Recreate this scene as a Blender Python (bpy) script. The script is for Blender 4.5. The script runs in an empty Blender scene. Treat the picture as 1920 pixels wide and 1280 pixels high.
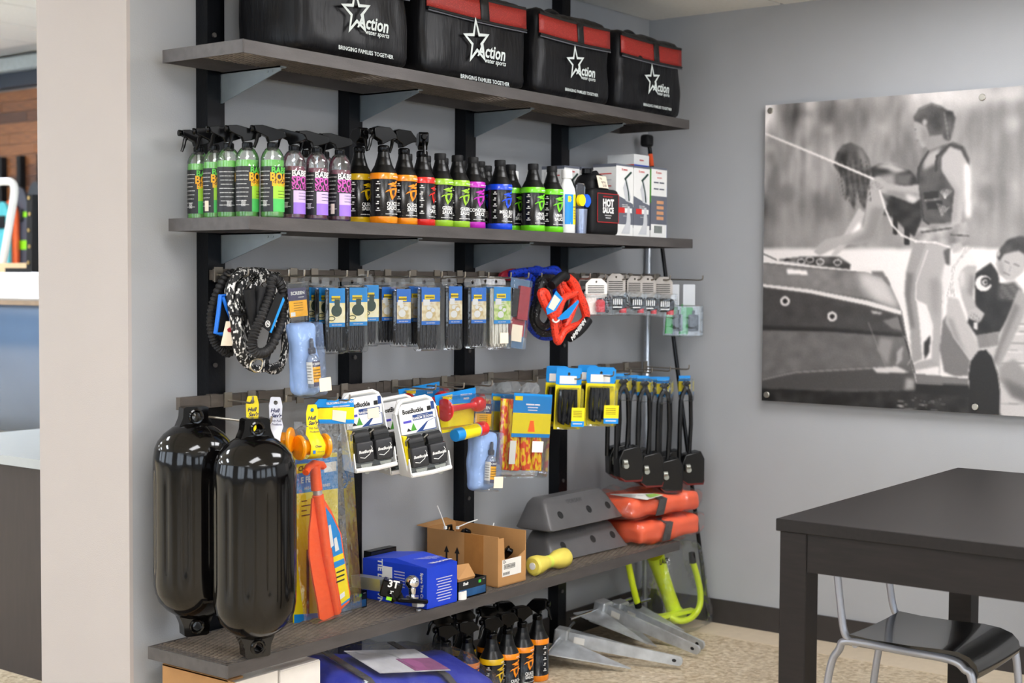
import bpy, math, random
import numpy as np
from mathutils import Vector, Matrix, noise
R_ = math.radians; PI = math.pi; rnd = random.Random(7)
SC = bpy.context.scene; COL = SC.collection
# ------------------------------------------------------------------ camera, world, exposure
CAM = Vector((-5.0654, -3.1504, 1.3728)); YAW, PITCH, ROLL, FPX = R_(37.2227), R_(-2.4374), R_(0.3329), 2690.17
_F = Vector((math.cos(YAW)*math.cos(PITCH), math.sin(YAW)*math.cos(PITCH), math.sin(PITCH)))
_r = _F.cross(Vector((0, 0, 1))).normalized(); _u = _r.cross(_F)
_R = _r*math.cos(ROLL)+_u*math.sin(ROLL); _U = -_r*math.sin(ROLL)+_u*math.cos(ROLL)
cd = bpy.data.cameras.new('camera'); cam = bpy.data.objects.new('camera', cd); COL.objects.link(cam)
cam.matrix_world = Matrix(((_R.x, _U.x, -_F.x, CAM.x), (_R.y, _U.y, -_F.y, CAM.y), (_R.z, _U.z, -_F.z, CAM.z), (0, 0, 0, 1)))
cd.sensor_width = 36; cd.lens = FPX/1920*36; cd.clip_start = .05; cd.clip_end = 100
cd.dof.use_dof = True; cd.dof.focus_distance = 4.25; cd.dof.aperture_fstop = 3.2
SC.camera = cam
SC.view_settings.view_transform = 'Standard'; SC.view_settings.look = 'None'; SC.view_settings.gamma = 1
SC.view_settings.use_curve_mapping = False; SC.view_settings.exposure = 0.0
SC.cycles.use_denoising = True; SC.cycles.max_bounces = 10; SC.cycles.transparent_max_bounces = 40
SC.cycles.caustics_reflective = False; SC.cycles.caustics_refractive = False; SC.cycles.sample_clamp_indirect = 6
w = bpy.data.worlds.new('daylight'); SC.world = w; w.use_nodes = True
w.node_tree.nodes['Background'].inputs[0].default_value = (.78, .88, 1, 1)
w.node_tree.nodes['Background'].inputs[1].default_value = 5.0
LAMP_MAIN, LAMP_SHOW = 20.5, 48.0        # radiance of the ceiling light panels

# ------------------------------------------------------------------ pixel helpers (photo frame 1920 x 1280)
def ray(x, y): return _F+_R*((x-960)/FPX)-_U*((y-640)/FPX)
def at(x, y, Y): d = ray(x, y); return CAM+d*((Y-CAM.y)/d.y)
def atx(x, y, X): d = ray(x, y); return CAM+d*((X-CAM.x)/d.x)
def atz(x, y, Z): d = ray(x, y); return CAM+d*((Z-CAM.z)/d.z)
def span(l, r, t, b, Y):                 # centre x, width, bottom z, height of an upright rectangle in the plane y=Y
    m = (t+b)/2; x0 = at(l, m, Y).x; x1 = at(r, m, Y).x; c = (l+r)/2
    z1 = at(c, t, Y).z; z0 = at(c, b, Y).z
    return (x0+x1)/2, x1-x0, z0, z1-z0

# ------------------------------------------------------------------ materials
def lin(c):
    c = c/255.0
    return c/12.92 if c <= .04045 else ((c+.055)/1.055)**2.4
def rgb(c): return (lin(c[0]), lin(c[1]), lin(c[2]), 1)
MATS = {}
def mat(name, c, rough=.5, metal=0, var=.08, scale=25, bump=0, bscale=120, coat=0, spec=.5, stretch=None):
    if name in MATS: return MATS[name]
    m = bpy.data.materials.new(name); m.use_nodes = True; MATS[name] = m
    nt = m.node_tree; N = nt.nodes; L = nt.links; b = N['Principled BSDF']
    tc = N.new('ShaderNodeTexCoord'); src = tc.outputs['Object']
    if stretch:
        mp = N.new('ShaderNodeMapping'); mp.inputs['Scale'].default_value = stretch; L.new(src, mp.inputs[0]); src = mp.outputs[0]
    n = N.new('ShaderNodeTexNoise'); n.inputs['Scale'].default_value = scale; n.inputs['Detail'].default_value = 3; L.new(src, n.inputs['Vector'])
    r = N.new('ShaderNodeValToRGB'); a = rgb(c)
    r.color_ramp.elements[0].position = .3; r.color_ramp.elements[1].position = .7
    r.color_ramp.elements[0].color = tuple(x*(1-var) for x in a[:3])+(1,)
    r.color_ramp.elements[1].color = tuple(min(1, x*(1+var)) for x in a[:3])+(1,)
    L.new(n.outputs['Fac'], r.inputs[0]); L.new(r.outputs[0], b.inputs['Base Color'])
    b.inputs['Roughness'].default_value = rough; b.inputs['Metallic'].default_value = metal
    b.inputs['Coat Weight'].default_value = coat; b.inputs['Specular IOR Level'].default_value = spec
    if bump:
        n2 = N.new('ShaderNodeTexNoise'); n2.inputs['Scale'].default_value = bscale; L.new(src, n2.inputs['Vector'])
        bp = N.new('ShaderNodeBump'); bp.inputs['Strength'].default_value = bump; bp.inputs['Distance'].default_value = .004
        L.new(n2.outputs['Fac'], bp.inputs['Height']); L.new(bp.outputs[0], b.inputs['Normal'])
    return m
def clear(name, c=(253, 254, 254), base=.03, rough=.12, haze=0, hc=(230, 232, 235), bump=0, edge=1.0):
    if name in MATS: return MATS[name]
    m = bpy.data.materials.new(name); m.use_nodes = True; MATS[name] = m
    nt = m.node_tree; N = nt.nodes; L = nt.links; N.remove(N['Principled BSDF']); out = N['Material Output']
    t = N.new('ShaderNodeBsdfTransparent'); t.inputs[0].default_value = rgb(c)
    g = N.new('ShaderNodeBsdfGlossy'); g.inputs['Roughness'].default_value = rough; g.inputs[0].default_value = (.95, .97, 1, 1)
    fr = N.new('ShaderNodeFresnel'); fr.inputs[0].default_value = 1.45
    ma = N.new('ShaderNodeMath'); ma.operation = 'MULTIPLY_ADD'; L.new(fr.outputs[0], ma.inputs[0]); ma.inputs[1].default_value = edge; ma.inputs[2].default_value = base
    ma.use_clamp = True
    mx = N.new('ShaderNodeMixShader'); L.new(ma.outputs[0], mx.inputs[0]); L.new(g.outputs[0], mx.inputs[2])
    if haze:
        d = N.new('ShaderNodeBsdfDiffuse'); d.inputs[0].default_value = rgb(hc)
        m2 = N.new('ShaderNodeMixShader'); m2.inputs[0].default_value = haze; L.new(t.outputs[0], m2.inputs[1]); L.new(d.outputs[0], m2.inputs[2])
        L.new(m2.outputs[0], mx.inputs[1])
    else: L.new(t.outputs[0], mx.inputs[1])
    tc = N.new('ShaderNodeTexCoord'); n = N.new('ShaderNodeTexNoise'); n.inputs['Scale'].default_value = 28; L.new(tc.outputs['Object'], n.inputs['Vector'])
    bp = N.new('ShaderNodeBump'); bp.inputs['Strength'].default_value = bump or .15; bp.inputs['Distance'].default_value = .01
    L.new(n.outputs[0], bp.inputs['Height']); L.new(bp.outputs[0], g.inputs['Normal'])
    L.new(mx.outputs[0], out.inputs[0]); return m
def emit(name, c, s):
    if name in MATS: return MATS[name]
    m = bpy.data.materials.new(name); m.use_nodes = True; MATS[name] = m; b = m.node_tree.nodes['Principled BSDF']
    b.inputs['Base Color'].default_value = rgb(c); b.inputs['Emission Color'].default_value = rgb(c); b.inputs['Emission Strength'].default_value = s
    return m
def two_tone(name, c1, c2, scale=60, thr=.5, rough=.6, stretch=(1, 1, 1), soft=.04, bump=0, kind='noise', metal=0):
    if name in MATS: return MATS[name]
    m = bpy.data.materials.new(name); m.use_nodes = True; MATS[name] = m
    nt = m.node_tree; N = nt.nodes; L = nt.links; b = N['Principled BSDF']
    tc = N.new('ShaderNodeTexCoord'); mp = N.new('ShaderNodeMapping'); mp.inputs['Scale'].default_value = stretch; L.new(tc.outputs['Object'], mp.inputs[0])
    if kind == 'noise':
        n = N.new('ShaderNodeTexNoise'); n.inputs['Scale'].default_value = scale; n.inputs['Detail'].default_value = 1; o = n.outputs['Fac']
    else:
        n = N.new('ShaderNodeTexVoronoi'); n.inputs['Scale'].default_value = scale; o = n.outputs['Distance']
    L.new(mp.outputs[0], n.inputs['Vector'])
    r = N.new('ShaderNodeValToRGB'); e = r.color_ramp.elements; e[0].position = thr-soft; e[1].position = thr+soft; e[0].color = rgb(c1); e[1].color = rgb(c2)
    L.new(o, r.inputs[0]); L.new(r.outputs[0], b.inputs['Base Color']); b.inputs['Roughness'].default_value = rough; b.inputs['Metallic'].default_value = metal
    if bump:
        bp = N.new('ShaderNodeBump'); bp.inputs['Strength'].default_value = bump; bp.inputs['Distance'].default_value = .004
        L.new(o, bp.inputs['Height']); L.new(bp.outputs[0], b.inputs['Normal'])
    return m
WALL = mat('painted_wall_grey', (165, 167, 170), .75, var=.015, scale=6, bump=.12, bscale=260)
CAPW = mat('wall_end_lit_tone', (182, 174, 170), .75, var=.012, scale=6, bump=.1, bscale=260)  # wall grey made paler and warmer: brighter showroom light painted into the colour
BLACKM = mat('black_steel', (13, 15, 20), .34, .5, var=.25, scale=14, bump=.15, bscale=90)
GREYM = mat('raw_grey_steel', (84, 80, 79), .5, .35, var=.16, scale=9, bump=.1, stretch=(1, 4, 4))
BRK = mat('blue_grey_zinc', (146, 156, 162), .42, .45, var=.12, scale=10)
MESHM = mat('expanded_steel', (128, 118, 108), .5, .55, var=.2, scale=40)
RAILM = mat('brown_grey_steel', (98, 90, 83), .45, .5, var=.18, scale=14, stretch=(1, 1, 5))
WIRE = mat('zinc_wire', (150, 143, 132), .35, .85, var=.1)
BLK = mat('black_plastic', (8, 8, 9), .18, var=.15, spec=.2)
BLKM = mat('black_matte', (16, 16, 18), .6, var=.2, spec=.3)
WHT = mat('white_plastic', (236, 236, 234), .4, var=.02)
PAPER = mat('white_paper', (236, 233, 226), .7, var=.03)
CREAM = mat('price_sticker', (240, 226, 204), .7, var=.02)
CHROME = mat('chrome', (225, 225, 228), .09, 1, var=.03)
ZINC = mat('galvanised_steel', (196, 200, 203), .42, .6, var=.2, scale=18, stretch=(1, 1, 1))
BLUEC = mat('card_blue', (14, 138, 216), .45, var=.03)
YELC = mat('card_yellow', (250, 226, 20), .45, var=.03)
CLEAR = clear('clear_blister', base=.03, rough=.08, edge=.55)
FILM = clear('clear_film', base=.035, rough=.1, haze=.015, bump=.7, edge=.3)
INKW = mat('ink_white', (232, 232, 230), .6, var=.02)
INKB = mat('ink_black', (14, 14, 16), .6, var=.05)

# ------------------------------------------------------------------ mesh helpers
class MB:
    def __init__(s): s.v = []; s.f = []; s.m = []
    def add(s, v, f, mi=0, M=None):
        o = len(s.v); s.v += [tuple(M @ Vector(p)) if M is not None else tuple(p) for p in v]
        s.f += [tuple(i+o for i in q) for q in f]
        s.m += list(mi) if isinstance(mi, (list, tuple)) else [mi]*len(f)
        return s
    def box(s, x0, x1, y0, y1, z0, z1, mi=0, M=None):
        v = [(x, y, z) for x in (x0, x1) for y in (y0, y1) for z in (z0, z1)]
        return s.add(v, [(0, 1, 3, 2), (4, 6, 7, 5), (0, 4, 5, 1), (2, 3, 7, 6), (0, 2, 6, 4), (1, 5, 7, 3)], mi, M)
    def cyl(s, p0, p1, r0, r1=None, n=16, mi=0, M=None):
        r1 = r0 if r1 is None else r1; p0 = Vector(p0); p1 = Vector(p1); d = (p1-p0).normalized()
        a = d.orthogonal().normalized(); b = d.cross(a); v = []
        for p, r in ((p0, r0), (p1, r1)): v += [p+(a*math.cos(2*PI*i/n)+b*math.sin(2*PI*i/n))*r for i in range(n)]
        return s.add(v, [(i, (i+1) % n, n+(i+1) % n, n+i) for i in range(n)]+[tuple(range(n))[::-1], tuple(range(n, 2*n))], mi, M)
    def tube(s, pts, r, n=8, mi=0, closed=False, M=None, rf=None):
        P = [Vector(p) for p in pts]; K = len(P); T = []
        for i in range(K):
            a = P[(i-1) % K] if (closed or i) else P[0]; b = P[(i+1) % K] if (closed or i < K-1) else P[-1]
            T.append((b-a).normalized())
        nn = T[0].orthogonal().normalized(); v = []; f = []
        for i in range(K):
            nn = (nn-T[i]*nn.dot(T[i])).normalized(); bb = T[i].cross(nn); rr = rf(i/(K-1)) if rf else r
            v += [P[i]+(nn*math.cos(2*PI*j/n)+bb*math.sin(2*PI*j/n))*rr for j in range(n)]
        for i in range(K if closed else K-1):
            k = (i+1) % K; f += [(i*n+j, i*n+(j+1) % n, k*n+(j+1) % n, k*n+j) for j in range(n)]
        if not closed: f += [tuple(range(n))[::-1], tuple(range((K-1)*n, K*n))]
        return s.add(v, f, mi, M)
    def lathe(s, prof, n=32, mi=0, M=None, rad=None, ell=1.0):
        v = []; f = []; ms = []; K = len(prof)
        for k, (r, z) in enumerate(prof):
            for i in range(n):
                a = 2*PI*i/n; rr = r*(rad(a, z) if rad else 1)
                v.append((rr*math.sin(a), -rr*math.cos(a)*ell, z))
        for k in range(K-1):
            for i in range(n):
                f.append((k*n+i, k*n+(i+1) % n, (k+1)*n+(i+1) % n, (k+1)*n+i)); ms.append(mi[k] if isinstance(mi, (list, tuple)) else mi)
        f += [tuple(range(n))[::-1], tuple(range((K-1)*n, K*n))]
        ms += [ms[0], ms[-1]]
        return s.add(v, f, ms, M)
    def prism(s, poly, y0, y1, mi=0, M=None):         # polygon in x,z extruded along y
        n = len(poly); v = [(x, y0, z) for x, z in poly]+[(x, y1, z) for x, z in poly]
        return s.add(v, [tuple(range(n)), tuple(range(n, 2*n))[::-1]]+[(i, n+i, n+(i+1) % n, (i+1) % n) for i in range(n)], mi, M)
    def rbox(s, w, d, h, r, z0=0, c=.004, mi=0, M=None, y0=None, seg=4):   # rounded in x,z, chamfered front and back
        o = rrect(w, h, r, seg); o = [(x, z+z0+h/2) for x, z in o]; i_ = rrect(w-2*c, h-2*c, max(r-c, .0005), seg); i_ = [(x, z+z0+h/2) for x, z in i_]
        ya = -d/2 if y0 is None else y0; yb = ya+d; n = len(o)
        v = [(x, ya, z) for x, z in i_]+[(x, ya+c, z) for x, z in o]+[(x, yb-c, z) for x, z in o]+[(x, yb, z) for x, z in i_]
        f = [tuple(range(n)), tuple(range(3*n, 4*n))[::-1]]
        for k in range(3): f += [(k*n+i, (k+1)*n+i, (k+1)*n+(i+1) % n, k*n+(i+1) % n) for i in range(n)]
        return s.add(v, f, mi, M)
    def holed(s, outline, hc, hr, y0, y1, mi=0, M=None):   # plate in x,z with a round hole
        N = 32; o = resample(outline, N, hc); h = [(hc[0]+hr*math.cos(a), hc[1]+hr*math.sin(a)) for a in [math.atan2(p[1]-hc[1], p[0]-hc[0]) for p in o]]
        v = [(x, y0, z) for x, z in o]+[(x, y0, z) for x, z in h]+[(x, y1, z) for x, z in o]+[(x, y1, z) for x, z in h]; f = []
        for i in range(N):
            j = (i+1) % N
            f += [(i, j, N+j, N+i), (2*N+i, 3*N+i, 3*N+j, 2*N+j), (i, 2*N+i, 2*N+j, j), (N+i, N+j, 3*N+j, 3*N+i)]
        return s.add(v, f, mi, M)
    def soft(s, w, d, h, r, seg=(8, 6, 8), mi=0, M=None, bulge=0, wr=0, ws=14, seed=0, z0=0, matfn=None, sq=None):
        hx, hy, hz = w/2, d/2, h/2; r = min(r, hx*.99, hy*.99, hz*.99); V = {}; vl = []; fl = []; ml = []
        def key(p): return (round(p[0], 5), round(p[1], 5), round(p[2], 5))
        def ticks(hf, n):
            k = max(2, n); a = [-hf, -hf+r*.3, -hf+r]; b = [hf-r, hf-r*.3, hf]
            return a+[(-hf+r)+(2*hf-2*r)*i/k for i in range(1, k)]+b
        tx, ty, tz = ticks(hx, seg[0]), ticks(hy, seg[1]), ticks(hz, seg[2])
        def vert(p):
            k = key(p)
            if k in V: return V[k]
            q = Vector(p); i = Vector((max(-hx+r, min(hx-r, q.x)), max(-hy+r, min(hy-r, q.y)), max(-hz+r, min(hz-r, q.z))))
            n = (q-i); n = n.normalized() if n.length > 1e-7 else Vector((0, 0, 1)); o = i+n*r
            u, v_, t = q.x/hx, q.y/hy, q.z/hz
            if bulge:
                o.x += math.copysign(bulge, q.x)*(1-v_*v_)*(1-t*t)*(abs(u) > .98); o.y += math.copysign(bulge, q.y)*(1-u*u)*(1-t*t)*(abs(v_) > .98); o.z += math.copysign(bulge, q.z)*(1-u*u)*(1-v_*v_)*(abs(t) > .98)
            if wr: o += n*wr*noise.noise(Vector((o.x*ws+seed*7.1, o.y*ws, o.z*ws*.7+seed)))
            if sq: o = sq(o, u, v_, t)
            V[k] = len(vl); vl.append((o.x, o.y, o.z+hz+z0)); return V[k]
        def face(A, B, fn):
            for i in range(len(A)-1):
                for j in range(len(B)-1):
                    q = [fn(A[i], B[j]), fn(A[i+1], B[j]), fn(A[i+1], B[j+1]), fn(A[i], B[j+1])]
                    c = sum((Vector(p) for p in q), Vector())/4
                    fl.append(tuple(vert(p) for p in q)); ml.append(matfn(c.x/hx, c.y/hy, c.z/hz) if matfn else mi)
        face(tx, tz, lambda a, b: (a, -hy, b)); face(tx[::-1], tz, lambda a, b: (a, hy, b))
        face(ty, tz, lambda a, b: (hx, a, b)); face(ty[::-1], tz, lambda a, b: (-hx, a, b))
        face(tx, ty, lambda a, b: (a, b, hz)); face(tx, ty[::-1], lambda a, b: (a, b, -hz))
        return s.add(vl, fl, ml, M)
    def text(s, body, size, x=0, z=0, y=0, mi=0, bold=.0, shear=0, align='C', cyl=None, wide=1.0, M=None, up=False):
        v, f = text_mesh(body, bold, shear, align); o = []
        for a, b in v:
            X = x+a*size*wide; Z = z+b*size
            if cyl: t = X/cyl; o.append(((cyl+y)*math.sin(t), -(cyl+y)*math.cos(t), Z))
            elif up: o.append((X, Z, y))
            else: o.append((X, y, Z))
        return s.add(o, f, mi, M)
    def build(s, name, mats, parent=None, smooth=True, loc=None, rot=None, ang=38):
        me = bpy.data.meshes.new(name); me.from_pydata(s.v, [], s.f)
        for m in (mats if isinstance(mats, (list, tuple)) else [mats]): me.materials.append(m)
        me.polygons.foreach_set('material_index', s.m)
        if smooth:
            me.polygons.foreach_set('use_smooth', [True]*len(s.f)); me.update(); me.set_sharp_from_angle(angle=R_(ang))
        me.update(); o = bpy.data.objects.new(name, me); COL.objects.link(o); o.parent = parent
        if loc is not None: o.location = loc
        if rot is not None: o.rotation_euler = rot
        return o
def rrect(w, h, r, seg=4):
    p = []
    for cx, cz, a0 in ((w/2-r, h/2-r, 0), (-w/2+r, h/2-r, 90), (-w/2+r, -h/2+r, 180), (w/2-r, -h/2+r, 270)):
        p += [(cx+r*math.cos(R_(a0+90*i/seg)), cz+r*math.sin(R_(a0+90*i/seg))) for i in range(seg+1)]
    return p
def resample(poly, N, c):
    out = []
    for k in range(N):
        a = 2*PI*k/N; dx, dz = math.cos(a), math.sin(a); best = None
        for i in range(len(poly)):
            (x1, z1), (x2, z2) = poly[i], poly[(i+1) % len(poly)]; ex, ez = x2-x1, z2-z1; den = dx*ez-dz*ex
            if abs(den) < 1e-12: continue
            t = ((x1-c[0])*ez-(z1-c[1])*ex)/den; u = ((x1-c[0])*dz-(z1-c[1])*dx)/den
            if t > 0 and -1e-6 <= u <= 1+1e-6 and (best is None or t > best): best = t
        out.append((c[0]+dx*best, c[1]+dz*best))
    return out
_TX = {}
def text_mesh(body, bold, shear, align):
    k = (body, bold, shear, align)
    if k not in _TX:
        c = bpy.data.curves.new('lettering', 'FONT'); c.body = body; c.size = 1; c.offset = bold; c.resolution_u = 2; c.shear = shear
        c.align_x = {'C': 'CENTER', 'L': 'LEFT', 'R': 'RIGHT'}[align]; c.align_y = 'CENTER'
        o = bpy.data.objects.new('lettering', c); m = bpy.data.meshes.new_from_object(o)
        _TX[k] = ([(v.co.x, v.co.y) for v in m.vertices], [tuple(p.vertices) for p in m.polygons])
        bpy.data.objects.remove(o); bpy.data.curves.remove(c); bpy.data.meshes.remove(m)
    return _TX[k]
def tag(o, label, cat, group=None):
    o['label'] = label; o['category'] = cat
    if group: o['group'] = group
    return o
def thing(name, label, cat, loc=(0, 0, 0), rotz=0, group=None, rot=None):
    o = bpy.data.objects.new(name, None); COL.objects.link(o); o.empty_display_size = .02
    o.location = loc; o.rotation_euler = rot if rot else (0, 0, rotz); return tag(o, label, cat, group)
def dup(root, loc, rotz=None, label=None, group=None, rot=None):
    def cp(o, par):
        c = o.copy(); COL.objects.link(c); c.parent = par
        for ch in list(o.children): cp(ch, c)
        return c
    r = cp(root, None); r.location = loc
    if rotz is not None: r.rotation_euler = (0, 0, rotz)
    if rot is not None: r.rotation_euler = rot
    if label: r['label'] = label
    if group: r['group'] = group
    return r
def struct(o): o['kind'] = 'structure'; return o
def stuff(o): o['kind'] = 'stuff'; return o
def one(fn, name, mats, parent=None, **k):     # one-shot builder
    b = MB(); fn(b); return b.build(name, mats, parent, **k)

# ------------------------------------------------------------------ the setting
XE, TW, HC, HS = -2.611, .401, 2.44, 3.072        # wall end, wall thickness, ceiling heights
struct(one(lambda b: b.box(XE, 0, .0, TW, 0, HS), 'wall_back', WALL, smooth=False))
struct(one(lambda b: b.box(XE-.012, XE, -.0, TW, 0, HS), 'wall_end_cap', CAPW, smooth=False))  # thin skin on the wall end, carries the painted-in showroom light
struct(one(lambda b: b.box(0, .15, -7, TW, 0, HC+.02), 'wall_right', WALL, smooth=False))
FLOORM = bpy.data.materials.new('speckled_floor'); FLOORM.use_nodes = True
def floor_mat():
    nt = FLOORM.node_tree; N = nt.nodes; L = nt.links; b = N['Principled BSDF']; tc = N.new('ShaderNodeTexCoord')
    v = N.new('ShaderNodeTexVoronoi'); v.inputs['Scale'].default_value = 70; L.new(tc.outputs['Object'], v.inputs['Vector'])
    r = N.new('ShaderNodeValToRGB'); e = r.color_ramp.elements; e[0].position = .1; e[1].position = .9
    e[0].color = rgb((158, 138, 108)); e[1].color = rgb((232, 218, 194)); r.color_ramp.interpolation = 'CONSTANT'
    for p, c in ((.3, (186, 168, 138)), (.5, (205, 190, 164)), (.75, (196, 176, 146))):
        q = e.new(p); q.color = rgb(c)
    L.new(v.outputs['Color'], r.inputs[0]); n = N.new('ShaderNodeTexNoise'); n.inputs['Scale'].default_value = 45; L.new(tc.outputs['Object'], n.inputs['Vector'])
    mx = N.new('ShaderNodeMixRGB'); mx.inputs[0].default_value = .45; L.new(r.outputs[0], mx.inputs[1])
    r2 = N.new('ShaderNodeValToRGB'); r2.color_ramp.elements[0].position = .42; r2.color_ramp.elements[1].position = .6
    r2.color_ramp.elements[0].color = rgb((172, 152, 122)); r2.color_ramp.elements[1].color = rgb((222, 208, 184)); L.new(n.outputs[0], r2.inputs[0])
    L.new(r2.outputs[0], mx.inputs[2]); L.new(mx.outputs[0], b.inputs['Base Color']); b.inputs['Roughness'].default_value = .42
floor_mat()
struct(one(lambda b: b.box(-9, 3, -7, 14, -.1, 0), 'floor', FLOORM, smooth=False))
BORD = mat('plain_floor_border', (206, 190, 166), .5, var=.04, scale=30)
struct(one(lambda b: b.box(-.19, -.004, -7, -.19, 0, .0015), 'trim_2', BORD, smooth=False))
BASE = mat('dark_baseboard', (52, 48, 47), .5, var=.08)
struct(one(lambda b: b.box(-.008, 0, -7, 0, 0, .0976), 'baseboard_right', BASE, smooth=False))
struct(one(lambda b: b.box(XE, 0, -.008, 0, 0, .0976), 'baseboard_back', BASE, smooth=False))
CEILM = mat('ceiling_tile', (236, 236, 233), .9, var=.03, scale=60, bump=.25, bscale=300)
GRID = mat('ceiling_grid', (200, 200, 198), .5, var=.02)
cl = struct(one(lambda b: b.box(-9, .15, -7, TW, HC+.02, HC+.08), 'ceiling', GRID, smooth=False))
def tile_mesh(w, d, name, m):
    b = MB(); b.box(.008, w-.008, .008, d-.008, 0, .02); o = b.build(name, m, smooth=False); me = o.data; bpy.data.objects.remove(o); return me
tm = tile_mesh(1.2, .6, 'ceiling_tile', CEILM); tms = tile_mesh(.6, .6, 'ceiling_tile', CEILM)
lamp_cells = [(-1.8, -1.8), (-1.8, -3.6), (-4.2, -1.8), (-4.2, -3.6), (-6.6, -2.4), (-1.8, -5.4), (-4.2, -5.4)]
def tiles(parent, x0, x1, y0, y1, z, me, dx, dy, skip=()):
    x = x0
    while x < x1-.01:
        y = y0
        while y < y1-.01:
            if not any(abs(x-sx) < .01 and abs(y-sy) < .01 for sx, sy in skip):
                o = bpy.data.objects.new('ceiling_tile', me); COL.objects.link(o); o.parent = parent; o.location = (x, y, z)
            y += dy
        x += dx
tiles(cl, -7.8, -.01, -6.6, .3, HC, tm, 1.2, .6, lamp_cells)
cs = struct(one(lambda b: b.box(-9, 1.75, TW, 14, HS+.02, HS+.08), 'ceiling_showroom', GRID, smooth=False))
show_cells = [(-6.0, 2.4), (-3.6, 2.4), (-3.6, 5.4), (-1.2, 5.4), (-1.2, 8.4), (-6.0, 6.0), (-6, 9), (-3.6, 8.4)]
tiles(cs, -8.4, 1.2, 1.2, 13.2, HS, tm, 1.2, .6, show_cells)
LPM = emit('light_panel', (250, 250, 252), LAMP_MAIN); LPS = emit('light_panel_cool', (238, 246, 255), LAMP_SHOW)
FRM = mat('white_enamel', (235, 235, 232), .4, var=.01)
for k, (x, y) in enumerate(lamp_cells+show_cells):
    z = HC if k < len(lamp_cells) else HS
    t = thing('ceiling_light', 'recessed ceiling light panel over the sales floor', 'ceiling light', (x, y, z), group='recessed light panels in the ceiling')
    one(lambda b: (b.box(.01, 1.19, .01, .05, -.004, .02), b.box(.01, 1.19, .55, .59, -.004, .02), b.box(.01, .05, .05, .55, -.004, .02), b.box(1.15, 1.19, .05, .55, -.004, .02)), 'frame', FRM, t, smooth=False)
    one(lambda b: b.box(.05, 1.15, .05, .55, .004, .012), 'diffuser', LPM if k < len(lamp_cells) else LPS, t, smooth=False)
# bulkhead between the two ceilings, and the walls behind the camera with their window openings
struct(one(lambda b: b.box(-9, XE, TW-.06, TW, HC+.02, HS+.02), 'wall_bulkhead', WALL, smooth=False))
WN = [(-7.6, -6.2), (-5.6, -4.2), (-3.6, -2.2), (-1.6, -.6)]
def front_wall(b):
    xs = [-9]+[v for a in WN for v in a]+[.15]
    for i in range(0, len(xs), 2): b.box(xs[i], xs[i+1], -7.15, -7, 0, HC+.02)
    for a, c in WN: b.box(a, c, -7.15, -7, 0, .7); b.box(a, c, -7.15, -7, 2.2, HC+.02)
struct(one(front_wall, 'wall_front', WALL, smooth=False))
WL = [(-6.2, -3.8), (-2.6, -.4), (1.4, 4.4), (5.4, 8.4), (9.4, 12.4)]
def left_wall(b):
    ys = [-7.15]+[v for a in WL for v in a]+[14]
    for i in range(0, len(ys), 2): b.box(-9.15, -9, ys[i], ys[i+1], 0, HS+.08)
    for a, c in WL: b.box(-9.15, -9, a, c, 0, .5); b.box(-9.15, -9, a, c, 2.6, HS+.08)
struct(one(left_wall, 'wall_left', WALL, smooth=False))
FRMD = mat('dark_window_frame', (48, 48, 50), .4, .3)
for k, (a, c) in enumerate(WN+WL):
    fr = k < len(WN)
    def wf(b):
        lo, hi = (.7, 2.2) if fr else (.5, 2.6)
        for p in (a, (a+c)/2-.02, c-.05):
            if fr: b.box(p, p+.05, -7.1, -7.04, lo, hi)
            else: b.box(-9.1, -9.04, p, p+.05, lo, hi)
        for z in (lo, hi-.05):
            if fr: b.box(a, c, -7.1, -7.04, z, z+.05)
            else: b.box(-9.1, -9.04, a, c, z, z+.05)
    struct(one(wf, 'window_%d' % (k+1), FRMD, smooth=False))
struct(one(lambda b: b.box(-9.15, 1.75, 14, 14.1, 0, HS+.08), 'wall_far', WALL, smooth=False))

# ------------------------------------------------------------------ shelving
def share(name, me, parent, loc, rot=None):
    o = bpy.data.objects.new(name, me); COL.objects.link(o); o.parent = parent; o.location = loc
    if rot: o.rotation_euler = rot
    return o
def meshof(fn, name, mats, **k):
    o = one(fn, name, mats, **k); me = o.data; bpy.data.objects.remove(o); return me
BOLT = meshof(lambda b: b.cyl((0, 0, 0), (0, -.005, 0), .007, n=8), 'bolt', GREYM)
CLIP = meshof(lambda b: (b.box(-.014, .014, -.0185, .0015, .012, .0195), b.box(-.012, .012, -.018, -.016, -.014, .012)), 'joining_clip', RAILM, smooth=False)
STAND = meshof(lambda b: b.box(.004, .042, -.034, 0, -.014, .014), 'standoff', RAILM, smooth=False)
SU = thing('shelving_rack', 'black steel wall rack of four uprights with brackets and two crossbars', 'rack', (0, 0, 0))
PX = [-2.386, -1.819, -1.249, -.684]
for x in PX:
    def pf(b):
        b.box(0, .046, -.048, 0, .0, HC); b.box(.052, .078, -.03, 0, .0, HC); b.box(.046, .052, -.022, 0, .0, HC)
    u = one(pf, 'upright', BLACKM, SU, smooth=False, loc=(x, 0, 0))
    for z in (.2, .62, 1.13, 1.62, 2.05): share('bolt', BOLT, u, (.023, -.048, z))
Z1, Z2, Z4, TH, YB, YF = 1.983, 1.534, .383, .034, -.06, -.374
brk = None
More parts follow.
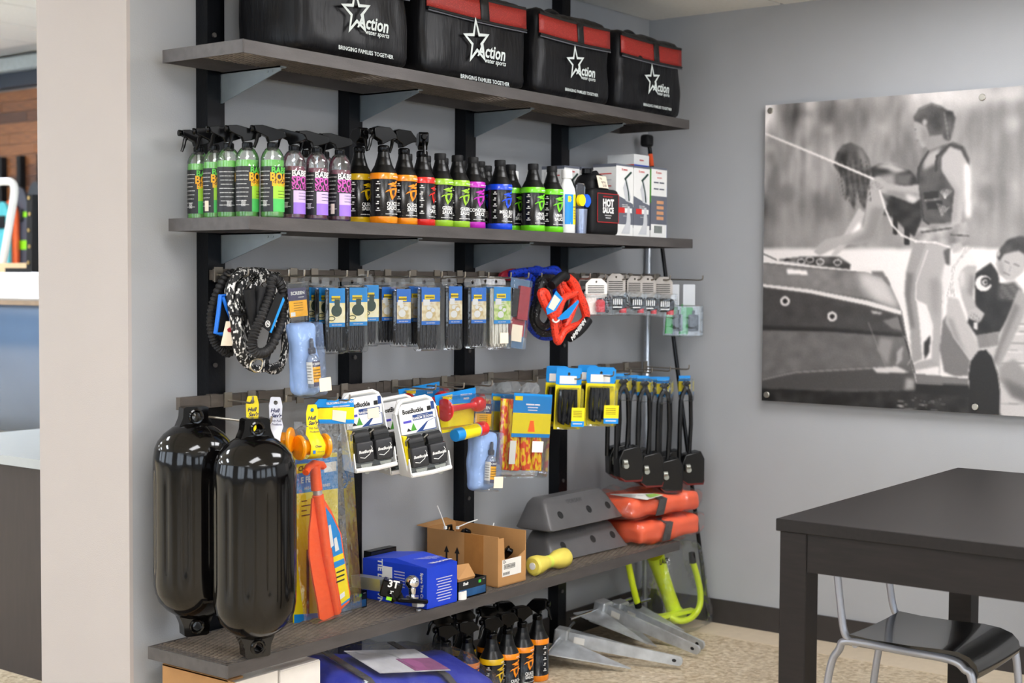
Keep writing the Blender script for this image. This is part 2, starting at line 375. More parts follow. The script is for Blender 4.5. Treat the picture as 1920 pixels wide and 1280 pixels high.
for z, x in [(z, x) for z in (Z1, Z2, Z4) for x in PX]:
    if brk is None:
        def bf(b):
            poly = [(-.03, 0), (-.285, 0), (-.285, -.012), (-.05, -.085), (-.03, -.085)]
            b.add([(0, y, zz) for y, zz in poly]+[(.004, y, zz) for y, zz in poly], [(0, 1, 2, 3, 4), (9, 8, 7, 6, 5)]+[(i, 5+i, 5+(i+1) % 5, (i+1) % 5) for i in range(5)])
            b.box(0, .022, -.285, -.03, -.004, 0)
            for yy in (-.235, -.255): b.cyl((0, yy, -.012), (-.002, yy, -.012), .003, n=8)
        br = one(bf, 'bracket', BRK, SU, smooth=False); brk = br.data
    else: br = bpy.data.objects.new('bracket', brk); COL.objects.link(br); br.parent = SU
    br.location = (x+.05, -.0, z-TH)
def rail(x0, x1, z, segs):
    def f(b):
        n = len(segs)
        for i in range(n-1): b.box(segs[i]+.001, segs[i+1]-.001, -.098, -.082, z-.017, z+.017)
    r = one(f, 'crossbar', RAILM, SU, smooth=False)
    for xx in np.linspace(x0+.12, x1-.1, 13): share('joining_clip', CLIP, r, (xx, -.082, z))
    for xx in PX: share('standoff', STAND, r, (xx, -.048, z))
RZ3, RZ4 = 1.383, 1.034
rail(-2.40, -.05, RZ3, [-2.40, -1.78, -1.2, -.62, -.05]); rail(-2.53, -.19, RZ4, [-2.53, -2.31, -1.75, -1.2, -.64, -.19])
def shelf(label, x0, L, z):
    t = thing('metal_shelf', label, 'shelf', (x0, YB, z), group='raw steel shelves on the wall rack'); d = YB-YF
    one(lambda b: b.box(0, L, -d, -d+.004, -TH, 0), 'front_edge', GREYM, t, smooth=False)
    one(lambda b: (b.box(0, .004, -d+.004, 0, -TH, 0), b.box(.004, .035, -d+.004, 0, -.006, -.002)), 'end_edge', GREYM, t, smooth=False)
    one(lambda b: (b.box(L-.004, L, -d+.004, 0, -TH, 0), b.box(L-.035, L-.004, -d+.004, 0, -.006, -.002)), 'end_edge', GREYM, t, smooth=False)
    one(lambda b: b.box(.004, L-.004, -.004, 0, -TH, 0), 'back_edge', GREYM, t, smooth=False)
    one(lambda b: b.box(.004, L-.004, -d+.004, -d+.034, -.006, -.002), 'front_lip', GREYM, t, smooth=False)
    def mesh(b):      # expanded metal: two families of slanted strands
        p = .042; s = 2.6; yy0, yy1 = -d+.006, -.004; dy = yy1-yy0; run = dy*s; k = -run
        for sg in (1, -1):
            k = -run
            while k < L:
                xa, xb = (k, k+run) if sg > 0 else (k+run, k); ya, yb = yy0, yy1
                def clipx(x1, y1, x2, y2):
                    t0, t1 = 0., 1.
                    for lo, sgn in ((.006, 1), (L-.006, -1)):
                        a = (x1-lo)*sgn; c = (x2-lo)*sgn
                        if a < 0 and c < 0: return None
                        if a < 0: t0 = max(t0, a/(a-c))
                        elif c < 0: t1 = min(t1, a/(a-c))
                    return (t0, t1) if t1 > t0 else None
                q = clipx(xa, ya, xb, yb)
                if q:
                    A = Vector((xa+(xb-xa)*q[0], ya+(yb-ya)*q[0], 0)); B = Vector((xa+(xb-xa)*q[1], ya+(yb-ya)*q[1], 0))
                    n = (B-A).normalized().cross(Vector((0, 0, 1)))*.0009
                    zt, zb = -.0005, -.004
                    b.add([A-n+Vector((0, 0, zb)), A+n+Vector((0, 0, zb)), B+n+Vector((0, 0, zb)), B-n+Vector((0, 0, zb)), A-n+Vector((0, 0, zt)), A+n+Vector((0, 0, zt)), B+n+Vector((0, 0, zt)), B-n+Vector((0, 0, zt))],
                          [(0, 3, 2, 1), (4, 5, 6, 7), (0, 1, 5, 4), (2, 3, 7, 6), (1, 2, 6, 5), (3, 0, 4, 7)])
                k += p
    stuff(one(mesh, 'expanded_mesh', MESHM, t, smooth=False))
    one(lambda b: [b.tube([(0.001, -d-.001, -TH+.034*i/6) for i in range(7)], .003, 6)], 'corner_weld', GREYM, t)
    return t
shelf('raw steel shelf at the top, carrying the black logo bags', -2.552, 2.244, Z1)
shelf('raw steel shelf carrying the rows of spray bottles', -2.534, 2.2615, Z2)
shelf('lowest raw steel shelf, under the fenders and blue box', -2.61, 2.2655, Z4)
# ------------------------------------------------------------------ bags on the top shelf
BAGB = mat('black_nylon', (15, 15, 18), .4, var=.2, spec=.25, scale=18, bump=.5, bscale=22, stretch=(3, 3, .5))
BAGS = mat('black_nylon_trim', (16, 16, 18), .5, var=.2)
REDM = two_tone('red_mesh_window', (236, 84, 60), (150, 36, 30), 300, .22, .5, kind='voronoi', soft=.08)
REDM2 = mat('red_fabric_fold', (196, 52, 40), .5, var=.25, scale=14)
PRINTG = mat('print_silver', (214, 222, 220), .5, var=.03)
LIME = mat('lime_green', (140, 210, 30), .4, var=.05)
def star(R, r, rot=90):
    return [((R if i % 2 == 0 else r)*math.cos(R_(rot+36*i)), (R if i % 2 == 0 else r)*math.sin(R_(rot+36*i))) for i in range(10)]
def outline(b, o, i, y, mi=0):
    n = len(o); b.add([(x, y, z) for x, z in o]+[(x, y, z) for x, z in i], [(k, (k+1) % n, n+(k+1) % n, n+k) for k in range(n)], mi)
def bag(label, l, r, Y, hh, seed, fade, tilt=0):
    x, w, _, _ = span(l, r, 100, 200, Y); dp = .27 if seed == 1 else .25
    t = thing('gear_bag', label, 'bag', (x, Y+dp/2, Z1+.010), group='black logo bags on the top shelf', rotz=tilt); h = hh
    b = MB(); b.soft(w, dp, h, .03, (16, 10, 12), bulge=.008, wr=.009, ws=16, seed=seed,
                     sq=lambda o, u, v, q: Vector((o.x*(1-.03*(q+1)/2), o.y*(1-.05*(q+1)/2), o.z)))
    b.build('body', BAGB, t)
    yf = -dp/2-.0125
    def sf(u, q, off=.0): t_ = 2*q-1; return -(dp/2)*(1-.05*q)-.008*(1-t_*t_)*(1-4*u*u)-.0045-off
    def strip(b, u0, u1, q0, q1, off, sag=.02, n=14):
        v = []; f = []
        for i in range(n+1):
            u = u0+(u1-u0)*i/n; dz = sag*math.cos(u*PI)
            for k in range(4): q = q0+(q1-q0)*k/3-dz; v.append((u*w*.97, sf(u, q, off), q*h))
        for i in range(n):
            for k in range(3): a = i*4+k; f.append((a, a+4, a+5, a+1))
        b.add(v, f)
    m = one(lambda b: strip(b, -.495, .495, .70, .915, .0), 'mesh_window', REDM, t)
    m.modifiers.new('thick', 'SOLIDIFY').thickness = .003
    def cord(q, off, r): return lambda b: b.tube([((-.485+.97*i/14)*w*.98, sf(-.485+.97*i/14, q, off), (q-.02*math.cos((-.485+.97*i/14)*PI))*h) for i in range(15)], r, 8)
    one(cord(.685, .0, .0045), 'piping', BAGS, t); one(cord(.66, .002, .0022), 'zipper', mat('grey_piping', (96, 98, 106), .4), t); one(cord(.93, -.003, .006), 'top_trim', BAGS, t)
    m = one(lambda b: strip(b, .0, .085, .69, .93, .003, n=3), 'window_strap', BAGS, t); m.modifiers.new('thick', 'SOLIDIFY').thickness = .002
    one(lambda b: b.tube([(-.07+.14*i/10, -.02, h-.002+.028*math.sin(PI*i/10)) for i in range(11)], .009, 8), 'handle', BAGS, t)
    def logo(b):
        q = MB(); s = .085*w/.42*fade; o = star(s*.62, s*.255, 96); i = star(s*.44, s*.16, 96)
        o = [(a*.9-.025*s/.1, c+.01) for a, c in o]; i = [(a*.9-.025*s/.1, c+.01) for a, c in i]
        zc = h*.385; yy = yf-.0045
        outline(b, [(a, c+zc) for a, c in o], [(a, c+zc) for a, c in i], yy)
        b.text('Action', s*.46, .035*s/.1, zc-.012*s/.1, yy-.0008, bold=.025, shear=.2, wide=.9)
        b.text('water sports', s*.17, .05*s/.1, zc-.034*s/.1, yy-.0008, bold=.015, shear=.2)
        b.text('BRINGING FAMILIES TOGETHER', s*.14, .012, zc-.085*s/.1, yy-.0008, bold=.015)
    one(logo, 'logo_print', PRINTG, t, smooth=False)
    return t
BY = -.335
t = bag('black bag at the left end of the top shelf, largest in view', 566, 771, -.335, .30, 1, 1.25)
one(lambda b: b.rbox(.028, .002, .03, .002, .245, c=.0004, M=Matrix.Translation((-.243, -.06, 0)) @ Matrix.Rotation(R_(-90), 4, 'Z')), 'hang_tag', WHT, t)
bag('black bag with red mesh, second from the left on the top shelf', 796, 990, -.325, .285, 2, 1.18)
bag('black bag with red mesh, third from the left on the top shelf', 1008, 1146, -.325, .285, 3, 1.12)
bag('black bag with red mesh nearest the room corner', 1162, 1280, -.32, .285, 4, 1.12)

# ------------------------------------------------------------------ bottles on the middle shelf
GREENL = mat('green_liquid', (118, 226, 84), .12, var=.04, coat=.6); PURPL = mat('magenta_liquid', (128, 22, 64), .12, var=.1, coat=.6)
PURP2 = mat('violet_liquid', (92, 10, 120), .12, var=.1, coat=.6)
BOTC = clear('clear_bottle', base=.06, rough=.05, haze=.05)
LBK = mat('label_black', (30, 30, 32), .45, var=.05)
LGR = mat('label_green', (74, 190, 90), .45); LYG = mat('label_yellow_green', (160, 214, 54), .45); LLI = mat('label_lilac', (214, 190, 240), .45); LVI = mat('label_violet', (158, 116, 222), .45)
ORG = mat('ink_amber', (252, 178, 24), .5); GRT = mat('ink_green', (92, 200, 70), .5); PNK = mat('ink_pink', (214, 92, 190), .5)
def spray_head(t, z, style, parent_name='spray_head', ang=0):
    b = MB()
    if style == 0:   # wedge head
        b.lathe([(.0135, z-.022), (.0145, z-.02), (.0145, z-.002), (.012, z)], 20)
        b.prism([(-.012, z), (-.016, z+.012), (-.048, z+.026), (-.052, z+.042), (-.03, z+.044), (.03, z+.030), (.036, z+.016), (.03, z+.012), (.012, z+.006)], -.0105, .0105)
        b.cyl((-.052, 0, z+.034), (-.06, 0, z+.034), .009, n=12)
    else:
        b.lathe([(.0165, z-.02), (.0175, z-.018), (.0175, z-.004), (.013, z)], 20)
        b.prism([(-.012, z), (-.014, z+.012), (-.034, z+.022), (-.036, z+.048), (-.026, z+.053), (.016, z+.051), (.036, z+.03), (.036, z+.018), (.026, z+.018), (.012, z+.012)], -.0145, .0145)
        b.cyl((-.036, 0, z+.038), (-.046, 0, z+.038), .0095, n=12)
    hd = b.build(parent_name, BLK, t, rot=(0, 0, ang), ang=30); hd.modifiers.new('bevel', 'BEVEL').width = .0022; hd.modifiers['bevel'].segments = 2
    tr = MB(); tr.tube([(-.03, 0, z+.03), (-.041, 0, z+.016), (-.044, 0, z), (-.05, 0, z-.016)], .0055, 8, rf=lambda q: .0065-.0025*q); tr.build('trigger', BLK, hd)
def lab(b, r, a0, a1, z0, z1, mi, n=14):
    v = []; f = []
    for i in range(n+1):
        a = R_(a0+(a1-a0)*i/n); v += [(r*math.sin(a), -r*math.cos(a), z0), (r*math.sin(a), -r*math.cos(a), z1)]
    for i in range(n): f.append((2*i, 2*i+2, 2*i+3, 2*i+1))
    b.add(v, f, mi)
def clear_bottle(label, kind, px, py=None, X=None, Y=None, rot=0, hang=150, sp=0, group=None):
    p = atx(px, 405, X) if X is not None else at(px, 405, Y)
    t = thing('spray_bottle', label, 'bottle', (p.x, p.y, Z2), R_(rot), group); r = .031
    gr = kind == 'g'; liq = GREENL if gr else PURPL; top = .152 if gr else .142
    b = MB(); b.lathe([(.001, .0), (r-.003, .0), (r, .004), (r, .157), (r-.004, .17), (.02, .181), (.0125, .187), (.0125, .2), (.001, .2)], 36); b.build('bottle', BOTC, t)
    b = MB(); b.lathe([(.001, .002), (r-.0045, .002), (r-.0015, .005), (r-.0012, top), (.001, top)], 36, 0 if gr else [1, 1, 0, 0]); b.build('liquid', [liq, liq if gr else PURP2], t)
    one(lambda b: b.tube([(0, 0, top-.01), (0, 0, .2)], .0035, 8), 'dip_tube', WHT if gr else BOTC, t)
    b = MB(); R1 = r+.0004
    if gr:
        lab(b, R1, -128, -14, .016, .135, 0); lab(b, R1, -14, 118, .016, .05, 1); lab(b, R1, -14, 118, .05, .09, 2); lab(b, R1, -14, 118, .09, .135, 0)
        b.build('label', [LBK, LGR, LYG], t); b = MB()
        b.text("BABE'S", .023, .018, .124, .0012, 0, bold=.03, cyl=r, wide=.9); b.text('BOAT', .03, .018, .1065, .0012, 1, bold=.03, cyl=r, wide=.85); b.text('BRIGHT', .021, .018, .0895, .0012, 1, bold=.02, cyl=r, wide=.8)
        m = [GRT, ORG, INKW, INKB]
    else:
        lab(b, R1, -120, -16, .014, .13, 0); lab(b, R1, -16, 118, .014, .045, 1); lab(b, R1, -16, 118, .045, .077, 2); lab(b, R1, -16, 118, .077, .13, 0)
        b.build('label', [LBK, LVI, LLI], t); b = MB()
        b.text("BABE'S", .022, .016, .122, .0012, 2, bold=.03, cyl=r, wide=.9); b.text('SPOT', .029, .016, .1035, .0012, 0, bold=.03, cyl=r, wide=.85); b.text('SOLVER', .021, .016, .0865, .0012, 0, bold=.02, cyl=r, wide=.8)
        m = [PNK, ORG, INKW, INKB]
    for k in range(9): b.text('mmmm mmm mm mmm'[:15-k % 4], .0042, -.037, .122-.011*k, .0008, 2, cyl=r, bold=.02)
    for k in range(3): b.text('mmmmm mmmm', .004, .02, .07-.008*k, .0008, 3 if gr else 3, cyl=r, bold=.02)
    for k in range(9): lab(b, r+.0008, -66+k*2.4, -65+k*2.4, .03, .045, 2, 1)
    b.build('lettering', m, t, smooth=False)
    if sp: o = MB(); lab(o, r+.0014, -64, -40, .02, .048, 0); o.build('price_sticker', CREAM, t)
    spray_head(t, .2, 0, ang=R_(hang-180-rot))
    return t
gG, gP = 'green cleaner bottles on the middle shelf', 'purple cleaner bottles on the middle shelf'
clear_bottle('green spray bottle at the far left, nearest the wall', 'g', 373, X=-2.436, hang=165, rot=-30, group=gG)
clear_bottle('green spray bottle with a white sticker, second from the left', 'g', 403, X=-2.45, hang=150, rot=-32, sp=1, group=gG)
clear_bottle('green spray bottle turned to its back label, third from the left', 'g', 429, X=-2.463, hang=150, rot=16, group=gG)
clear_bottle('green spray bottle showing its black barcode panel, fourth from the left', 'g', 464, X=-2.452, hang=150, rot=-6, group=gG)
clear_bottle('green spray bottle standing beside the purple bottles', 'g', 511, Y=-.335, hang=155, rot=-26, group=gG)
clear_bottle('purple spray bottle right beside the green bottles', 'p', 551, Y=-.322, hang=120, rot=-30, group=gP)
clear_bottle('purple spray bottle in the middle of the three in front', 'p', 594, Y=-.33, hang=150, rot=-30, group=gP)
clear_bottle('purple spray bottle with a sticker, beside the black sauce bottles', 'p', 637, Y=-.335, hang=150, rot=-32, sp=1, group=gP)
clear_bottle('purple spray bottle in the back row, left one', 'p', 575, Y=-.25, hang=150, rot=0, group=gP)
clear_bottle('purple spray bottle in the back row, right one', 'p', 608, Y=-.255, hang=155, rot=0, group=gP)
SBLK = mat('sauce_bottle_black', (12, 12, 13), .3, var=.15, spec=.35)
SLAB = two_tone('sauce_label', (18, 18, 20), (52, 52, 56), 500, .66, .22, soft=.04)
COLS = {'yellow': (214, 176, 18), 'orange': (244, 142, 14), 'red': (214, 34, 28), 'olive': (150, 196, 44), 'magenta': (188, 32, 180), 'blue': (20, 72, 220), 'lime': (112, 212, 26)}
TRIB = [[(-.45, .78), (-.1, .88), (.5, 1.0), (.46, .88), (.08, .77), (.42, .78), (.36, .64), (-.3, .62), (-.12, .7)],
        [(.5, .6), (.46, .38), (.24, .12), (-.08, -.12), (-.24, .14), (-.3, .42), (-.62, .3), (-.5, .42), (-.2, .54), (.1, .57)]]
TRIH = [(.2, .47), (.16, .3), (.0, .1), (-.1, .26), (-.1, .44)]
def sauce(label, color, words, px, Y, spray=None, zb=None, rot=0, cat='bottle', X=None, grp=None, p=None):
    if p is None: p = at(px, 425, Y)
    t = thing('sauce_bottle', label, cat, (p.x, p.y, zb if zb is not None else Z2), R_(rot-9), grp); r = .0395; rot -= 9
    c = mat('band_'+color, COLS[color], .25, var=.04, coat=.4)
    b = MB(); b.lathe([(.001, 0), (r-.002, 0), (r+.0012, .003), (r+.0012, .019), (r, .02), (r-.001, .126), (r+.0006, .127), (r+.0006, .142), (r-.001, .145), (r*.86, .154), (r*.66, .168), (r*.645, .169), (r*.635, .1715), (r*.5, .189), (r*.485, .19), (r*.475, .192), (.0165, .204), (.0155, .212), (.001, .212)], 40,
                      [1, 1, 1, 1, 2, 2, 1, 1, 0, 0, 0, 0, 0, 0, 0, 0, 0, 0]); b.build('bottle', [SBLK, c, SLAB], t, ang=50)
    b = MB(); rr = r-.0002; s = .05
    for poly in TRIB:
        v = []
        for a, q in poly: th = (a*s*.8+.003)/rr; v.append(((rr+.0008)*math.sin(th), -(rr+.0008)*math.cos(th), .073+q*s))
        b.add(v, [tuple(range(len(v)))], 0)
    v = []
    for a, q in TRIH: th = (a*s*.8+.003)/rr; v.append(((rr+.0014)*math.sin(th), -(rr+.0014)*math.cos(th), .073+q*s))
    b.add(v, [tuple(range(len(v)))], 2)
    for k, wd in enumerate(words): b.text(wd, .0145, .002, .056-.0125*k, .001, 1, bold=.03, cyl=rr, wide=.85)
    b.text('mmmm mmm mmmm', .0055, .004, .0275, .001, 1, bold=.02, cyl=rr)
    for k in range(5): lab(b, rr+.001, -72, -52-6*(k % 2), .036+.019*k, .0385+.019*k, 1, 3); lab(b, rr+.001, -66, -57, .041+.019*k, .045+.019*k, 1, 2)
    b.text('mmmm mmmm', .006, .022, .1345, .0016, 1, bold=.02, cyl=rr)
    b.build('lettering', [c, INKW, LBK], t, smooth=False)
    if spray is not None: spray_head(t, .226, 1, ang=R_(spray-180-rot))
    else:
        b = MB(); b.lathe([(.017, .203), (.0178, .205), (.0178, .221), (.0165, .2235), (.001, .2235)], 24, rad=lambda a, z: 1+.02*math.cos(24*a)); b.build('cap', BLKM, t)
    return t
gS = 'black sauce bottles on the middle shelf'
sauce('yellow-banded black spray bottle half behind the orange ones', 'yellow', ('QUICK', 'SAUCE'), 673, -.25, 250, grp=gS)
sauce('orange-banded black spray bottle at the shelf edge, largest of its row', 'orange', ('QUICK', 'SAUCE'), 719, -.335, 160, grp=gS)
sauce('orange-banded black spray bottle next to the red-banded one', 'orange', ('QUICK', 'SAUCE'), 757, -.325, 165, grp=gS)
sauce('red-banded black spray bottle', 'red', ('HOT', 'SAUCE'), 791, -.315, 230, rot=22, grp=gS)
sauce('olive-banded black bottle beside the red-banded spray bottle', 'olive', ('GREEN', 'SAUCE'), 825, -.318, grp=gS, rot=-6)
sauce('olive-banded black bottle beside the magenta-banded bottle', 'olive', ('GREEN', 'SAUCE'), 857, -.32, grp=gS, rot=-2)
t = sauce('magenta-banded black bottle with an open cap', 'magenta', ('CONDITION', 'SAUCE'), 886, -.318, grp=gS, rot=-8)
sauce('blue-banded black bottle half hidden behind the blue-banded front one', 'blue', ('MILD BLUE', 'SAUCE'), 899, -.235, grp=gS)
sauce('blue-banded black bottle at the shelf edge', 'blue', ('MILD BLUE', 'SAUCE'), 937, -.322, grp=gS, rot=-4)
sauce('lime-banded black bottle peeking out beside the blue-banded one', 'lime', ('ANY', 'SAUCE'), 957, -.244, grp=gS, rot=6)
sauce('lime-banded black bottle at the shelf edge, left one of two', 'lime', ('VINYL', 'SAUCE'), 999, -.325, grp=gS, rot=-4)
sauce('lime-banded black bottle beside the white and blue bottle', 'lime', ('VINYL', 'SAUCE'), 1034, -.318, grp=gS, rot=-6)
for k, (px, Y, c, lb) in enumerate(((762, -.22, 'red', 'black capped bottle in the back row behind the red-banded one'), (797, -.225, 'olive', 'black capped bottle in the back row behind the first olive-banded one'), (830, -.215, 'olive', 'black capped bottle in the back row between the olive-banded ones'), (863, -.2, 'magenta', 'black capped bottle in the back row behind the magenta-banded one'), (912, -.145, 'blue', 'black capped bottle in the back row behind the blue-banded ones'))):
    sauce(lb, c, ('SAUCE',), px, Y, grp=gS)
# white bottles
def white_bottle(label, px, Y, main=False):
    p = at(px, 430, Y); t = thing('white_bottle', label, 'bottle', (p.x, p.y, Z2)); r = .036
    b = MB(); b.lathe([(.001, 0), (r-.003, 0), (r, .004), (r, .14), (r-.004, .155), (r*.55, .178), (.0165, .184), (.0165, .188), (.001, .188)], 32, ell=.75); b.build('bottle', WHT, t)
    b = MB(); b.lathe([(.017, .186), (.019, .188), (.0185, .214), (.017, .216), (.001, .216)], 24, rad=lambda a, z: 1+.02*math.cos(20*a)); b.build('cap', WHT, t)
    b = MB(); R1 = r+.0006
    def el(b0, mi): b.v, b.f, b.m
    q = MB(); lab(q, R1, -58, 2, .03, .132, 0); lab(q, R1, 2, 60, .03, .132, 1)
    q.add([(R1*1.008*math.sin(R_(a)), -R1*1.008*math.cos(R_(a)), z) for a, z in ((-22, .03), (2, .03), (4, .132), (2, .132))], [(0, 1, 2, 3)], 1)
    q.v = [(x, y*.75, z) for x, y, z in q.v]; q.build('label', [BLUEC, YELC], t)
    q = MB(); q.text('S', .02, -.014, .115, .0016, 0, bold=.03, cyl=r); q.text('mmmmm', .008, .014, .09, .0016, 1, bold=.03, cyl=r)
    for k in range(4): q.text('mmmmmm', .006, .016, .078-.009*k, .0016, 1, bold=.02, cyl=r)
    q.v = [(x, y*.75, z) for x, y, z in q.v]; q.build('lettering', [YELC, mat('ink_navy', (20, 40, 110), .5)], t, smooth=False)
    q = MB(); lab(q, R1*1.006, -38, -20, .106, .126, 0, 3); q.v = [(x, y*.75, z) for x, y, z in q.v]; q.build('emblem', YELC, t, smooth=False)
white_bottle('white bottle with a blue and yellow label beside the clear cup', 1062, -.325)
white_bottle('white bottle whose cap shows between the blue and lime-banded bottles', 962, -.135)
white_bottle('white bottle whose cap shows behind the left lime-banded bottle', 996, -.19)
white_bottle('white bottle whose cap shows behind the right lime-banded bottle', 1030, -.21)
# measuring cup with dosing caps, hung in a clear pack
x, wd, z0, hh = span(1079, 1098, 328, 436, -.335)
t = thing('dosing_kit', 'clear measuring cup pack with yellow and blue caps beside the black jug', 'pack', (x, -.335, Z2))
one(lambda b: b.lathe([(.017, .0), (.02, .002), (.024, .085), (.023, .086), (.019, .004), (.001, .004)], 24), 'measuring_cup', clear('cup_blue', (200, 212, 240), .1, .1, haze=.25, hc=(190, 205, 240)), t)
one(lambda b: b.rbox(.052, .003, .09, .012, .085, y0=.0), 'backing_film', clear('grey_film', (150, 155, 165), .08, .15, haze=.2, hc=(120, 125, 135)), t)
one(lambda b: b.lathe([(.001, 0), (.02, 0), (.02, .012), (.001, .012)], 24, M=Matrix.Translation((-.012, -.004, .115)) @ Matrix.Rotation(R_(90), 4, 'X')), 'yellow_cap', YELC, t)
one(lambda b: b.lathe([(.001, 0), (.022, 0), (.022, .016), (.001, .016)], 24, rad=lambda a, z: 1+.03*math.cos(20*a), M=Matrix.Translation((.024, .004, .115)) @ Matrix.Rotation(R_(90), 4, 'X')), 'blue_cap', mat('blue_cap', (24, 96, 220), .35), t)
# black gallon jug
x, wd, z0, hh = span(1112, 1161, 320, 437, -.33)
t = thing('gallon_jug', 'black plastic gallon jug with a red framed label and paper note', 'jug', (x, -.265, Z2))
jw = wd
b = MB(); b.soft(jw+.01, .13, .165, .018, (6, 6, 6)); b.soft(jw*.8, .1, .075, .03, (5, 5, 5), z0=.145, sq=lambda o, u, v, q: Vector((o.x*(1-.25*(q+1)/2), o.y*(1-.2*(q+1)/2), o.z))); b.build('body', BLKM, t)
one(lambda b: b.lathe([(.017, .0), (.02, .002), (.02, .018), (.018, .02), (.001, .02)], 20, rad=lambda a, z: 1+.03*math.cos(16*a), M=Matrix.Translation((-.03, 0, .217))), 'cap', BLK, t)
one(lambda b: b.tube([(.0, 0, .215), (.025, 0, .222), (.048, 0, .205), (.062, 0, .17), (.064, 0, .14)], .012, 10), 'handle', BLKM, t)
one(lambda b: b.box(-jw*.36, jw*.46, -.0672, -.066, .045, .148), 'label', LBK, t, smooth=False)
b = MB(); RED = mat('ink_red', (190, 40, 44), .5)
for bx in ((-jw*.36, jw*.46, .146, .148), (-jw*.36, jw*.46, .045, .047), (-jw*.36, -jw*.36+.002, .045, .148), (jw*.46-.002, jw*.46, .045, .148)): b.box(bx[0], bx[1], -.0682, -.0672, bx[2], bx[3], 0)
b.text('mmmmmmmmm', .009, .006, .137, -.0684, 0, bold=.02); b.text('HOT', .036, .008, .113, -.0684, 1, bold=.05, wide=.9); b.text('SAUCE', .027, .008, .0875, -.0684, 1, bold=.05, wide=.85)
b.text('mmmmmmmm', .007, .008, .071, -.0684, 1, bold=.02); b.text('mmmmmm', .007, .008, .062, -.0684, 1, bold=.02); b.build('lettering', [RED, INKW], t, smooth=False)
n = one(lambda b: b.box(-.045, .02, -.0005, .0005, -.022, .022), 'paper_note', CREAM, t, smooth=False, loc=(-.002, -.057, .188), rot=(R_(-14), 0, R_(3)))
b = MB(); b.text('No', .014, -.022, .012, -.0012); b.text('spray', .014, -.008, .0, -.0012); b.text('$100', .013, -.004, -.014, -.0012); b.build('handwriting', INKB, n, smooth=False)
# white retail boxes
BXW = mat('box_white', (232, 232, 230), .5, var=.02); BXG = mat('box_grey', (98, 102, 114), .5, var=.04); BXR = mat('ink_box_red', (206, 44, 40), .5); BXL = mat('box_pale_grey', (196, 198, 202), .5); LEAF = mat('ink_leaf', (80, 160, 50), .5)
DKG = mat('ink_dark_green', (30, 60, 52), .5)
def carton(label, l, r, Y, dp, h, front=True, zb=Z2, kind=0):
    x, wd, _, _ = span(l, r, 320, 430, Y)
    t = thing('retail_carton', label, 'box', (x, Y, zb), group='white retail boxes on the middle shelf')
    one(lambda b: b.box(-wd/2, wd/2, 0, dp, 0, h), 'carton', BXW, t, smooth=False)
    one(lambda b: (b.box(-wd/2, wd/2, 0, dp, h, h+.0015), b.prism([(-wd/2, h-.006), (wd/2, h-.006), (wd/2, h), (-wd/2, h)], -.0006, 0), b.box(-wd/2-.0006, -wd/2, 0, dp, h-.01, h)), 'top_flap', BXG, t, smooth=False)
    b = MB(); y = -.0008; sx = -wd/2-.0008
    if kind == 0:
        b.prism([(-wd/2, .045), (wd/2, .045), (wd/2, h*.46), (wd*.2, h*.5), (-wd/2, h*.58)], y, 0, 0)
        b.box(-wd*.34, wd*.42, y-.0004, y, h*.335, h*.40, 3); b.box(-wd*.36, wd*.0, y-.0006, y-.0002, h*.33, h*.405, 1)
        b.prism([(-wd*.1, h*.68), (wd*.05, h*.5), (wd*.3, h*.48), (wd*.34, h*.56), (wd*.1, h*.82)], y-.0004, y, 2)
        b.tube([(-wd*.02, y-.001, h*.80), (wd*.2, y-.001, h*.86), (wd*.34, y-.001, h*.9)], .004, 6, 4); b.tube([(wd*.02, y-.001, h*.8), (wd*.18, y-.001, h*.64), (wd*.24, y-.001, h*.5)], .0025, 6, 4)
        b.prism([(-wd*.2, .0), (wd*.3, .0), (wd*.35, .05), (wd*.28, .1), (wd*.16, .1), (wd*.1, .04)], y-.0006, y-.0002, 2, M=Matrix.Translation((0, 0, .012)))
        b.text('mmm mmm', .008, 0, h*.445, y-.001, 3, bold=.02); b.text('mmmmmm', .008, 0, h*.42, y-.001, 3, bold=.02); b.text('mmmmm', .006, -.0, h*.29, y-.001, 3); b.text('X mmm', .012, -.004, h*.93, y-.001, 1, bold=.02)
        for k in range(6): b.box(sx, -wd/2-.0002, .02, .02+dp*(.6-.1*(k % 3)), h*(.86-.085*k), h*(.875-.085*k), 1 if k % 2 == 0 else 2)
        b.box(sx, -wd/2-.0002, 0, dp, .035, h*.42, 0)
    else:
        b.box(-wd/2, wd/2, y, 0, h*.2, h*.6, 0); b.text('X mmm', .012, -.006, h*.93, y-.001, 1, bold=.02); b.text('mmmmm', .009, 0, h*.86, y-.001, 1, bold=.02)
        for k in range(4): b.box(-wd*.25+.01, wd*.28, y-.0006, y-.0002, h*(.49-.075*k), h*(.535-.075*k), 5)
        for k in range(4): b.box(-wd*.35+wd*.36*(k % 2), -wd*.05+wd*.36*(k % 2), y-.0005, y, h*(.78-.09*(k//2)), h*(.8-.09*(k//2)), 0)
        for k in range(9): b.box(-wd*.3+k*.0065, -wd*.3+k*.0065+.003, y-.0005, y, .02, .048, 4)
        b.box(sx, -wd/2-.0002, 0, dp, h*.5, h*.98, 6); b.box(sx, -wd/2-.0002, 0, dp, 0.03, h*.5, 0)
    b.build('print', [BXG, BXR, BXL, INKW, DKG, mat('ink_skin', (206, 150, 110), .5), LEAF], t, smooth=False)
    return t
H3 = .262
carton('white box with grey front, directly behind the black jug', 1155, 1187, -.30, .1, H3)
carton('white box with grey front, beside the leaf-green sided box', 1188, 1218, -.298, .2, H3)
t = carton('white box with small photo strip, at the right end of the shelf', 1221, 1250, -.297, .2, H3+.004, kind=1)
